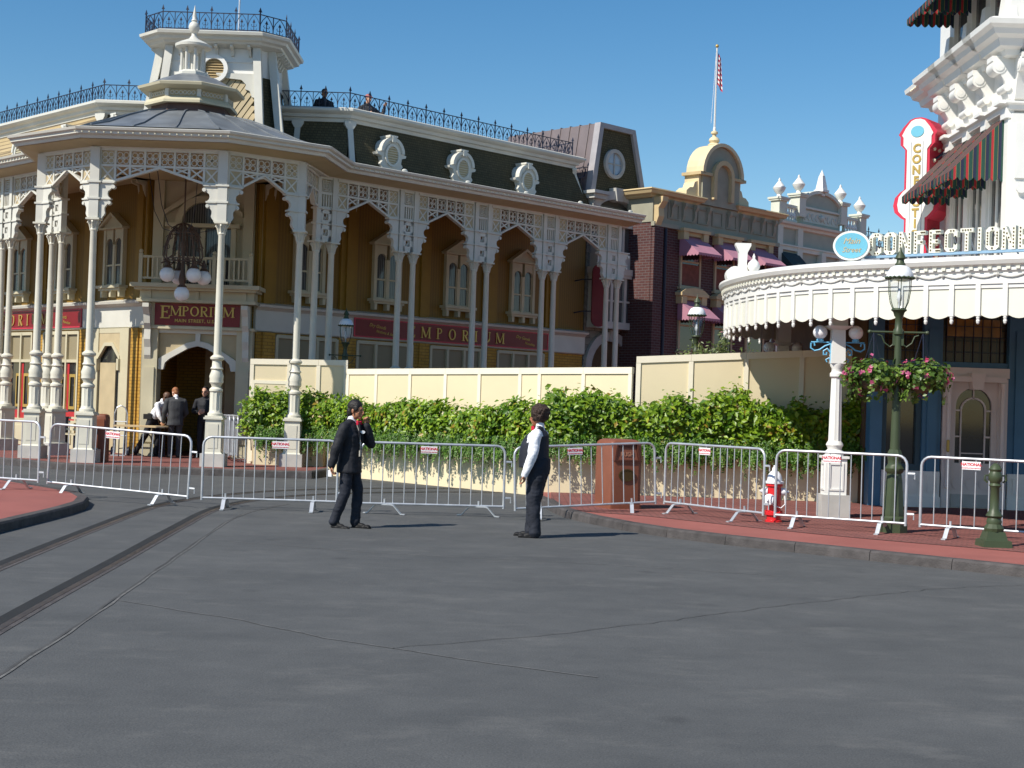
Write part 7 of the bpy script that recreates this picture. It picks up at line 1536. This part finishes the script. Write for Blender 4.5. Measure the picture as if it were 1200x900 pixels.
for x in (-0.5, 0.5): put("leg", MB().tube([(x, -0.25, 0), (x, -0.25, 0.74)], 0.014, 6).tube([(x, 0.25, 0), (x, 0.25, 0.74)], 0.014, 6).tube([(x, -0.25, 0.2), (x, 0.25, 0.2)], 0.012, 5).mesh("leg", IRON), tb, WT_)
# small loop-topped trolley rail beside the pilaster
WR = T(-9.75, 36.3, 0.15)
hr = thing("hand_truck", "grey tube hand truck standing against the brick pilaster", "hand truck", WR)
put("frame", MB().tube([(-0.16, 0, 0.15), (-0.16, 0, 1.05), (-0.10, 0, 1.2), (0.0, 0, 1.25), (0.10, 0, 1.2), (0.16, 0, 1.05), (0.16, 0, 0.15)], 0.018, 6).tube([(-0.16, 0, 0.5), (0.16, 0, 0.5)], 0.014, 5).tube([(-0.16, 0, 0.85), (0.16, 0, 0.85)], 0.014, 5).box(-0.18, 0.18, -0.2, 0, 0.0, 0.02).tube([(-0.16, 0, .15), (-.16, -.02, 0.01)], .015, 5).tube([(0.16, 0, .15), (.16, -.02, 0.01)], .015, 5).mesh("frame", GALV), hr, WR)
for x in (-0.2, 0.2): put("wheel", MB().lathe([(0.05, -0.025), (0.11, -0.025), (0.11, 0.025), (0.05, 0.025)], 14, T(x, 0.08, 0.11, ry=math.pi / 2)).mesh("wheel", IRON), hr, WR)
# ================================================================== PEOPLE
from mathutils import noise
BENCH = bpy.data.scenes.new('bench')          # scratch scene for fusing shapes, removed at the end
def fuse(mb, voxel, name, mat, smooth=2, nz=0.0, wr=0.0):
    """union of overlapping shapes as one continuous skin"""
    me = mb.mesh(name, mat); o = bpy.data.objects.new(name, me); BENCH.collection.objects.link(o)
    r = o.modifiers.new("r", 'REMESH'); r.mode = 'VOXEL'; r.voxel_size = voxel; r.use_smooth_shade = True
    if smooth:
        s = o.modifiers.new("s", 'SMOOTH'); s.factor = 0.5; s.iterations = smooth
    with bpy.context.temp_override(scene=BENCH, view_layer=BENCH.view_layers[0]):
        dg = bpy.context.evaluated_depsgraph_get(); dg.update()
    out = bpy.data.meshes.new_from_object(o.evaluated_get(dg)); out.name = name
    bpy.data.objects.remove(o); bpy.data.meshes.remove(me)
    if nz:
        n = len(out.vertices); co = np.empty(n * 3); out.vertices.foreach_get('co', co); co = co.reshape(-1, 3)
        co += nz * np.column_stack([np.sin(co[:, 2] * 31 + co[:, 0] * 17), np.sin(co[:, 2] * 27 + co[:, 1] * 23 + 1), 0.3 * np.sin(co[:, 0] * 40)]); out.vertices.foreach_set('co', co.reshape(-1))
    if wr:      # cloth folds: slanting creases, stronger low down on each limb
        for v in out.vertices:
            p = v.co; q = Vector((p.x * 7 + p.z * 5, p.y * 7 - p.z * 3, p.z * 13)); k = noise.noise(q) + 0.5 * noise.noise(q * 2.1)
            v.co = p + v.normal * wr * (1 - abs(k) * 2.2)
    out.materials.clear(); out.materials.append(mat)
    return out
def limb(mb, pts, rs, n=12):
    """tapered chain with round joints"""
    P = [Vector(p) for p in pts]
    for i in range(len(P) - 1):
        a, b = P[i], P[i + 1]; k = max(2, int((b - a).length / 0.03)); mb.tube([tuple(a.lerp(b, t / k)) for t in range(k + 1)], [rs[i] + (rs[i + 1] - rs[i]) * t / k for t in range(k + 1)], n)
    for p, r in zip(P, rs): mb.ball(tuple(p), r, n, 8)
def trunk(mb, secs, yaw=0.0, n=18):
    """secs: (x, y, z, front-back radius, side radius)"""
    vs, fs = [], []; K = len(secs)
    c, s = math.cos(yaw), math.sin(yaw)
    for (x, y, z, rf, rsd) in secs:
        for i in range(n):
            a = 2 * math.pi * i / n; ca, sa = math.cos(a), math.sin(a)
            u = rf * (abs(ca) ** 0.8) * (1 if ca >= 0 else -1); v = rsd * (abs(sa) ** 0.8) * (1 if sa >= 0 else -1)
            vs.append((x + u * c - v * s, y + u * s + v * c, z))
    for j in range(K - 1):
        for i in range(n): fs.append((j * n + i, j * n + (i + 1) % n, (j + 1) * n + (i + 1) % n, (j + 1) * n + i))
    fs += [tuple(range(n))[::-1], tuple((K - 1) * n + i for i in range(n))]
    mb.add(vs, fs)
def headshape(mb, X):
    mb.ball((-0.012, 0, 0.035), 0.096, 16, 12, X, (1.06, 0.80, 0.98)); mb.ball((0.025, 0, -0.045), 0.072, 14, 10, X, (0.92, 0.80, 1.0)); mb.ball((0.062, 0, -0.098), 0.026, 10, 8, X, (1, 1.2, .9))
    mb.ball((0.055, 0, 0.0), 0.055, 12, 8, X, (0.75, 1.0, 1.0)); mb.tube([(0.094, 0, 0.012), (0.108, 0, -0.012), (0.116, 0, -0.036), (0.100, 0, -0.046)], [0.009, 0.011, 0.015, 0.012], 8, X=X)
    mb.ball((0.092, 0, -0.066), 0.016, 10, 6, X, (.7, 1.6, .6)); mb.ball((0.090, 0, -0.077), 0.015, 10, 6, X, (.7, 1.4, .6)); mb.ball((0.09, 0.0, 0.03), 0.02, 10, 6, X, (.5, 2.0, .6))
    for s in (-1, 1): mb.ball((-0.012, s * 0.078, -0.012), 0.032, 10, 8, X, (.62, .34, 1.05)); mb.ball((0.06, s * 0.038, -0.028), 0.026, 10, 8, X, (.7, .8, .8))
def hand(mb, W, side=1, curl=0.5, r=0.0085):
    """palm along -z from the wrist, palm facing +x, thumb on the side given"""
    mb.ball((0, 0, -0.045), 0.046, 12, 8, W, (0.42, 0.86, 1.1))
    for i, (y, ln) in enumerate(((0.030, .072), (0.010, .080), (-0.010, .075), (-0.029, .060))):
        y *= side; c = curl * (1 + 0.12 * i); p = [(0.002, y, -0.082)]; a = 0.15
        for k in range(3):
            a += c * 0.85; L = ln * (0.45, 0.32, 0.26)[k]; q = p[-1]; p.append((q[0] + L * math.sin(a), q[1], q[2] - L * math.cos(a)))
        mb.tube(p, [r * 1.1, r, r * .95, r * .8], 8, X=W); mb.ball(p[-1], r * .85, 8, 6, W)
    p = [(0.004, side * 0.034, -0.022), (0.022, side * 0.056, -0.045), (0.034, side * 0.058, -0.068), (0.044, side * 0.050, -0.086)]
    mb.tube(p, [r * 1.5, r * 1.25, r * 1.1, r * .85], 8, X=W); mb.ball(p[-1], r * .9, 8, 6, W)
def along(p, q, roll=0.0):
    """frame whose -z runs from p to q"""
    d = (Vector(q) - Vector(p)).normalized(); z = -d; x = Vector((1, 0, 0)) - z * z.x
    if x.length < 0.2: x = Vector((0, 0, 1)) - z * z.z
    x.normalize(); y = z.cross(x); m_ = Matrix((x, y, z)).transposed().to_4x4(); m_.translation = q
    return m_ @ Matrix.Rotation(roll, 4, 'Z')
def shoe(mb, heel, yaw, pitch=0.0):
    X = T(*heel, rz=yaw, ry=pitch)
    mb.ball((0.0, 0, 0.035), 0.045, 12, 8, X, (1.1, .85, .85)); mb.ball((0.09, 0, 0.035), 0.045, 12, 8, X, (1.5, .88, .8)); mb.ball((0.18, 0, 0.026), 0.045, 12, 8, X, (1.2, .95, .6)); mb.ball((0.02, 0, 0.075), 0.045, 10, 8, X, (1, .9, .8))
    mb.box(-0.045, 0.23, -0.038, 0.038, 0.0, 0.022, X)
def person(name, label, W, J, col, vox=0.008):
    t = thing("person", label, "person", W); hx, hy, hz, hyaw, hpitch = J['head']; HX = T(hx, hy, hz, rz=hyaw, ry=hpitch)
    yaw = J.get('yaw', 0.0); nk = J['neck']; g = 1.0
    b = MB(); headshape(b, HX)
    limb(b, [tuple(HX @ Vector((-0.025, 0, -0.07))), nk], [0.050, 0.056])
    trunk(b, [(x, y, z, rf - .035, rs_ - .035) for x, y, z, rf, rs_ in J['trunk']], yaw)
    for s in ('L', 'R'):
        sh, el, wr = J['arm' + s]; limb(b, [nk, sh], [0.05, 0.045]); limb(b, [sh, el, wr], [0.042, 0.036, 0.026])
        hd = J['hand' + s]; Wd = along(wr, hd['tip'] if 'tip' in hd else tuple(Vector(wr) + (Vector(wr) - Vector(el))), hd.get('roll', 0)); Wd.translation = wr
        hand(b, Wd, hd.get('side', 1), hd.get('curl', 0.5), max(0.0085, vox * 0.95))
        hp, kn, an = J['leg' + s]; limb(b, [hp, kn, an], [0.062, 0.045, 0.034])
    put("body", fuse(b, vox, "body", col['skin'], 1), t, W)
    # trousers
    tr = MB(); x, y, z, rf, rs_ = J['trunk'][0]
    trunk(tr, [(x, y, z - 0.06, rf * .9, rs_ * .92), (x, y, z + .02, rf, rs_), (x, y, z + 0.16, rf * .93, rs_ * .93)], yaw)
    for s in ('L', 'R'):
        hp, kn, an = J['leg' + s]; A = Vector(an); Kn = Vector(kn); d = (A - Kn).normalized()
        limb(tr, [hp, kn, tuple(A - d * 0.06), tuple(A + d * 0.025)], J.get('tr', [0.096, 0.076, 0.066, 0.068]), 14)
    put("trousers", fuse(tr, 0.012, "trousers", col['trousers'], 3, 0.003, 0.0042 if vox < 0.01 else 0), t, W)
    for s in ('L', 'R'):
        sh = MB(); f = J['foot' + s]; shoe(sh, f[:3], f[3], f[4] if len(f) > 4 else 0)
        put("shoe", fuse(sh, 0.009, "shoe", col.get('shoes', SHOE), 1), t, W)
    # upper garment(s)
    if 'shirt' in col:
        s_ = MB(); trunk(s_, [(x, y, z, rf - .008, rs_ - .008) for x, y, z, rf, rs_ in J['trunk']], yaw)
        for s in ('L', 'R'):
            a, e, w_ = J['arm' + s]; limb(s_, [nk, a], [0.055, 0.058]); d = (Vector(w_) - Vector(e)); limb(s_, [a, e, tuple(Vector(e) + d * .93)], J.get('sl', [0.066, 0.058, 0.044]), 14)
        limb(s_, [nk, tuple(Vector(nk) + Vector((0.005, 0, 0.045)))], [0.066, 0.060])
        put("shirt", fuse(s_, 0.011, "shirt", col['shirt'], 2, 0.003, 0.0038 if vox < 0.01 else 0), t, W)
    if 'vest' in col:
        v = MB(); trunk(v, [(x, y, z, rf + .008, rs_ + .004) for x, y, z, rf, rs_ in J['vest']], yaw)
        for s in ('L', 'R'):
            a = J['arm' + s][0]; limb(v, [nk, tuple(Vector(nk).lerp(Vector(a), .62))], [0.058, 0.060])
        put("vest", fuse(v, 0.011, "vest", col['vest'], 2), t, W)
    if 'jacket' in col:
        j = MB(); trunk(j, J['jacket'], yaw)
        for s in ('L', 'R'):
            a, e, w_ = J['arm' + s]; limb(j, [nk, a], [0.062, 0.068]); d = (Vector(w_) - Vector(e)); limb(j, [a, e, tuple(Vector(e) + d * .95)], J.get('js', [0.076, 0.066, 0.052]), 14)
        jk = put("jacket", fuse(j, 0.011, "jacket", col['jacket'], 2, 0.003, 0.0038 if vox < 0.01 else 0), t, W)
    # hair
    hm = MB(); kind = col.get('hairkind', 'short')
    if kind == 'short': hm.ball((-0.025, 0, 0.055), 0.098, 16, 12, HX, (1.0, .84, .9)); hm.ball((-0.065, 0, 0.0), 0.065, 12, 8, HX, (.7, 1.05, 1.1))
    if kind == 'long':
        hm.ball((-0.022, 0, 0.055), 0.103, 16, 12, HX, (1.04, .86, .92)); hm.ball((-0.07, 0, -0.02), 0.075, 12, 10, HX, (.8, 1.1, 1.25)); hm.ball((-0.095, 0.01, -0.10), 0.05, 10, 8, HX, (.8, 1, 1.3)); hm.ball((-0.12, 0.01, -0.135), 0.035, 10, 8, HX, (1.3, 1, .9))
        for s in (-1, 1): hm.ball((0.02, s * 0.066, 0.03), 0.04, 10, 8, HX, (1.1, .5, 1.2))
    if kind == 'afro':
        hm.ball((-0.035, 0, 0.05), 0.132, 18, 14, HX, (1.0, .98, .94)); rg = np.random.default_rng(3)
        for i in range(90):
            u = rg.normal(0, 1, 3); u /= np.linalg.norm(u); p = u * np.array([.128, .126, .122]) + np.array([-0.035, 0, .05])
            if p[0] < 0.055 or p[2] > 0.1: hm.ball(tuple(p), rg.uniform(.016, .028), 7, 5, HX)
    if kind != 'none': put("hair", fuse(hm, 0.009, "hair", col['hair'], 1), t, W)
    for s in (-1, 1): put("eye", MB().ball((0.083, s * 0.031, 0.008), 0.0105, 10, 8, HX).mesh("eye", SHOE, 60), t, W)
    return t, HX
# --- the man in black, walking to the right, hand to his cheek
Wp = T(-2.18, 19.75, 0, rz=rad(-12))
J = dict(yaw=0.0, head=(0.075, 0, 1.60, rad(-8), rad(2)), neck=(0.015, 0, 1.44),
  trunk=[(0, 0, 0.90, .115, .155), (0.0, 0, 1.0, .12, .15), (0.01, 0, 1.12, .122, .15), (0.01, 0, 1.26, .13, .175), (0.0, 0, 1.36, .11, .18), (0.0, 0, 1.43, .07, .10)],
  jacket=[(0.005, 0, 0.75, .160, .195), (0.005, 0, 0.88, .155, .19), (0.01, 0, 1.0, .145, .175), (0.015, 0, 1.12, .145, .178), (0.015, 0, 1.26, .148, .195), (0.0, 0, 1.36, .125, .195), (0.0, 0, 1.42, .085, .12)],
  armR=((-0.02, -0.20, 1.36), (-0.10, -0.26, 1.09), (-0.16, -0.25, 0.84)), armL=((0.0, 0.20, 1.36), (0.25, 0.16, 1.15), (0.215, 0.05, 1.41)),
  handR=dict(curl=0.75, side=-1, tip=(-0.165, -0.25, 0.5), roll=0.2), handL=dict(curl=0.8, side=-1, tip=(0.185, 0.03, 1.60), roll=1.2),
  legL=((0.0, 0.09, 0.90), (0.11, 0.09, 0.50), (0.09, 0.08, 0.10)), legR=((0.0, -0.09, 0.90), (-0.01, -0.10, 0.48), (-0.15, -0.09, 0.11)),
  footL=(0.095, 0.08, 0.0, rad(-12)), footR=(-0.145, -0.09, 0.0, rad(-12), rad(6)))
t, HX = person("person", "person in black suit and red bow tie walking right, one hand raised to the face", Wp, J, dict(skin=SKIN_A, trousers=NAVYCLOTH, shirt=SHIRT, jacket=BLACKCLOTH, hair=HAIRBLK, hairkind='long'))
put("shirt_front", MB().add([(0.118, -0.085, 1.435), (0.128, 0.045, 1.435), (0.172, -0.02, 1.12), (0.168, -0.062, 1.12)], [(0, 1, 2, 3)]).mesh("shirt_front", SHIRT), t, Wp)
put("bow_tie", MB().prism([(-0.05, 0.03), (-0.012, 0.012), (0.012, 0.012), (0.05, 0.03), (0.05, -0.03), (0.012, -0.012), (-0.012, -0.012), (-0.05, -0.03)], -0.015, 0.015, T(0.135, -0.03, 1.435, rz=rad(75))).mesh("bow_tie", BOWTIE), t, Wp)
put("name_badge", MB().prism(arc(0, 0, 0.032, 0, 330, 11, 0.022), -0.006, 0.006, T(0.205, -0.075, 1.31, rz=rad(25))).mesh("name_badge", SIGNWHITE), t, Wp)
put("lanyard", MB().tube([(0.12, -0.08, 1.40), (0.165, -0.085, 1.30), (0.175, -0.08, 1.18), (0.175, -0.07, 1.06)], 0.006, 5).box(0.168, 0.182, -0.10, -0.05, 0.98, 1.06).mesh("lanyard", M("lanyard_grey", (.45, .42, .36), .5, .2)), t, Wp)
put("held_radio", MB().box(-0.20, -0.15, -0.275, -0.24, 0.70, 0.79).mesh("held_radio", SIGNWHITE), t, Wp)
lap = MB()
for s in (-1, 1): lap.prism([(0, 0), (0.055, 0.0), (0.075, -0.10), (0.03, -0.30), (0.0, -0.34)], -0.006, 0.006, T(0.135, -0.02 + s * 0.035, 1.42, rz=rad(90 - s * 35), rx=rad(0)) @ Matrix.Diagonal((s, 1, 1, 1)))
pieces("lapels", lap, BLACKCLOTH, t, Wp)
# --- the woman with big curly hair, looking away to the left
Wp = T(0.36, 19.25, 0, rz=math.pi - rad(14), s=0.965)
J = dict(yaw=0.0, head=(0.0, 0.0, 1.655, rad(-8), rad(4)), neck=(-0.035, 0, 1.50),
  trunk=[(-0.03, 0, 0.93, .165, .185), (-0.01, 0, 1.03, .175, .18), (0.03, 0, 1.15, .18, .178), (0.03, 0, 1.28, .178, .185), (0.0, 0, 1.40, .145, .185), (-0.03, 0, 1.48, .075, .105)],
  vest=[(0.035, 0, 0.955, .195, .185), (0.035, 0, 1.05, .198, .185), (0.04, 0, 1.15, .196, .18), (0.03, 0, 1.28, .182, .178), (0.0, 0, 1.40, .148, .16), (-0.03, 0, 1.47, .08, .105)],
  armL=((-0.03, 0.215, 1.41), (0.0, 0.275, 1.12), (0.10, 0.265, 0.86)), armR=((-0.03, -0.20, 1.41), (0.0, -0.24, 1.12), (0.11, -0.20, 0.87)),
  handL=dict(curl=0.5, side=1, tip=(0.11, 0.265, 0.5)), handR=dict(curl=0.5, side=-1, tip=(0.12, -0.2, 0.5)),
  legL=((-0.03, 0.09, 0.93), (0.01, 0.10, 0.50), (-0.03, 0.10, 0.10)), legR=((-0.03, -0.09, 0.93), (0.04, -0.10, 0.50), (0.075, -0.10, 0.10)),
  footL=(-0.03, 0.10, 0.0, rad(6)), footR=(0.085, -0.10, 0.0, rad(-6)), tr=[0.13, 0.10, 0.082, 0.084], sl=[0.078, 0.070, 0.046])
t, HX = person("person", "woman with big curly hair, white shirt, navy vest and red bow tie, looking left", Wp, J, dict(skin=SKIN_B, trousers=NAVYCLOTH, shirt=SHIRT, vest=VESTCLOTH, hair=HAIRBRN, hairkind='afro'))
put("bow_tie", MB().prism([(-0.05, 0.03), (-0.012, 0.012), (0.012, 0.012), (0.05, 0.03), (0.05, -0.03), (0.012, -0.012), (-0.012, -0.012), (-0.05, -0.03)], -0.018, 0.018, T(0.062, 0, 1.50, rz=rad(90))).mesh("bow_tie", BOWTIE), t, Wp)
put("cuff", fuse((lambda m_: (limb(m_, [(0.087, 0.267, 0.90), (0.102, 0.265, 0.86)], [0.05, 0.046]), m_)[1])(MB()), 0.01, "cuff", SHIRT, 1), t, Wp)
# --- three men at the entrance
Wp = T(-9.02, 36.55, 0.15, rz=rad(-10))
J = dict(yaw=0.0, head=(0.36, 0.0, 1.50, 0, rad(28)), neck=(0.25, 0, 1.36),
  trunk=[(0, 0, 0.92, .125, .16), (0.05, 0, 1.03, .13, .155), (0.12, 0, 1.14, .135, .165), (0.19, 0, 1.24, .135, .185), (0.24, 0, 1.33, .10, .17), (0.25, 0, 1.37, .06, .09)],
  armR=((0.20, -0.2, 1.30), (0.28, -0.24, 1.02), (0.40, -0.18, 0.84)), armL=((0.20, 0.2, 1.30), (0.32, 0.24, 1.04), (0.45, 0.14, 0.84)), handR=dict(curl=.4, side=1), handL=dict(curl=.4, side=-1),
  legL=((0, 0.09, 0.92), (0.12, 0.09, 0.5), (0.08, 0.09, 0.1)), legR=((0, -0.09, 0.92), (-0.14, -0.1, 0.50), (-0.36, -0.1, 0.13)), footL=(0.08, .09, 0, 0), footR=(-0.37, -.1, 0.01, 0, rad(10)))
t, HX = person("person", "bald man in white shirt and black trousers leaning over the table by the entrance", Wp, J, dict(skin=SKIN_C, trousers=BLACKCLOTH, shirt=SHIRT, hair=HAIRBLK, hairkind='none'), 0.012)
put("belt_pouch", MB().box(-0.16, 0.06, -0.2, -0.15, 0.93, 1.06).mesh("belt_pouch", SHOE), t, Wp)
Wp = T(-8.34, 36.1, 0.15, rz=rad(115))
J = dict(yaw=0.0, head=(0.12, 0.0, 1.61, rad(15), rad(25)), neck=(0.03, 0, 1.47),
  trunk=[(0, 0, 0.94, .12, .16), (0, 0, 1.05, .12, .155), (0.01, 0, 1.18, .125, .17), (0.02, 0, 1.30, .13, .185), (0.02, 0, 1.40, .11, .185), (0.02, 0, 1.47, .07, .10)],
  jacket=[(0, 0, 0.80, .16, .205), (0, 0, .95, .15, .19), (0, 0, 1.08, .145, .18), (0.01, 0, 1.2, .15, .19), (0.02, 0, 1.32, .15, .205), (0.02, 0, 1.41, .125, .2), (0.02, 0, 1.46, .08, .11)],
  armR=((0.02, -0.21, 1.40), (0.05, -0.27, 1.12), (0.2, -0.2, 0.98)), armL=((0.02, 0.21, 1.40), (0.02, 0.27, 1.12), (0.12, 0.27, 0.88)), handR=dict(curl=.4, side=-1), handL=dict(curl=.4, side=1),
  legL=((0, 0.09, 0.94), (0.02, 0.10, 0.5), (0, 0.10, 0.1)), legR=((0, -0.09, 0.94), (0.02, -0.10, 0.5), (0, -0.1, 0.1)), footL=(0, .1, 0, .1), footR=(0, -.1, 0, -.1))
person("person", "red haired man in charcoal suit, seen from behind at the entrance", Wp, J, dict(skin=SKIN_D, trousers=GREYSUIT, shirt=SHIRT, jacket=GREYSUIT, hair=HAIRRED), 0.012)
Wp = T(-7.72, 36.6, 0.15, rz=rad(-100))
J = dict(yaw=0.0, head=(0.03, 0.0, 1.66, 0, rad(4)), neck=(0.0, 0, 1.50),
  trunk=[(0, 0, 0.95, .125, .165), (0, 0, 1.05, .13, .16), (0.01, 0, 1.18, .135, .175), (0.01, 0, 1.32, .14, .195), (0.0, 0, 1.42, .115, .195), (0, 0, 1.49, .07, .10)],
  armR=((0, -0.22, 1.42), (0.03, -0.29, 1.16), (0.24, -0.08, 1.14)), armL=((0, 0.22, 1.42), (0.03, 0.29, 1.15), (0.22, 0.10, 1.19)), handR=dict(curl=.3, side=-1, tip=(0.24, .1, 1.15)), handL=dict(curl=.3, side=1, tip=(.22, -.1, 1.2)),
  legL=((0, 0.09, 0.95), (0.02, 0.10, 0.5), (0, 0.11, 0.1)), legR=((0, -0.09, 0.95), (0.02, -0.10, 0.5), (0, -0.11, 0.1)), footL=(0, .11, 0, .2), footR=(0, -.11, 0, -.2))
t, HX = person("person", "guard in dark uniform and sunglasses with folded arms at the entrance", Wp, J, dict(skin=SKIN_D, trousers=BLACKCLOTH, shirt=BLACKCLOTH, hair=HAIRBLK), 0.012)
put("sunglasses", MB().ball((0.085, 0.036, 0.008), 0.026, 10, 8, HX, (.5, 1.1, .8)).ball((0.085, -0.036, 0.008), 0.026, 10, 8, HX, (.5, 1.1, .8)).box(0.08, 0.1, -0.02, 0.02, 0.006, 0.014, HX).mesh("sunglasses", SHOE, 60), t, Wp)
# --- two lookouts on the roof
Wp = T(-5.42, 39.75, 8.45, rz=rad(-55))
J2 = dict(J); J2['armR'] = ((0, -0.22, 1.42), (0.0, -0.30, 1.14), (0.12, -0.22, 0.94)); J2['armL'] = ((0, 0.22, 1.42), (0.0, 0.30, 1.14), (0.12, 0.22, 0.94)); J2['handR'] = dict(curl=.4, side=-1); J2['handL'] = dict(curl=.4, side=1)
t, HX = person("person", "dark clothed man with sunglasses standing on the store roof behind the railing", Wp, J2, dict(skin=SKIN_A, trousers=BLACKCLOTH, shirt=BLACKCLOTH, hair=HAIRBLK), 0.012)
put("sunglasses", MB().ball((0.085, 0.036, 0.008), 0.026, 10, 8, HX, (.5, 1.1, .8)).ball((0.085, -0.036, 0.008), 0.026, 10, 8, HX, (.5, 1.1, .8)).box(0.08, 0.1, -0.02, 0.02, 0.006, 0.014, HX).mesh("sunglasses", SHOE, 60), t, Wp)
Wp = T(-4.30, 40.35, 8.50, rz=rad(-60))
J3 = dict(J2); J3['head'] = (0.10, 0, 1.54, rad(10), rad(14)); J3['neck'] = (0.03, 0, 1.42); J3['trunk'] = [(x + (z - .95) * .08, y, z - (z - .95) * .14, a, b_) for x, y, z, a, b_ in J['trunk']]
J3['head'] = (0.10, 0, 1.62, rad(10), rad(8)); J3['neck'] = (0.03, 0, 1.48)
J3['armR'] = ((0.04, -0.22, 1.34), (0.18, -0.28, 1.14), (0.3, -0.1, 1.18)); J3['armL'] = ((0.04, 0.22, 1.34), (0.16, 0.40, 1.18), (0.22, 0.44, 1.42))
J3['handL'] = dict(curl=.3, side=1)
t, HX = person("person", "man in faded cap leaning on the roof railing with one hand raised", Wp, J3, dict(skin=SKIN_D, trousers=BLACKCLOTH, shirt=GREYSUIT, hair=HAIRBRN, sl=1), 0.012)
put("cap", MB().ball((-0.02, 0, 0.06), 0.105, 14, 10, HX, (1, .88, .75)).ball((0.09, 0, 0.05), 0.06, 12, 6, HX, (1.2, 1, .16)).mesh("cap", CAPPINK, 60), t, Wp)

bpy.data.scenes.remove(BENCH)
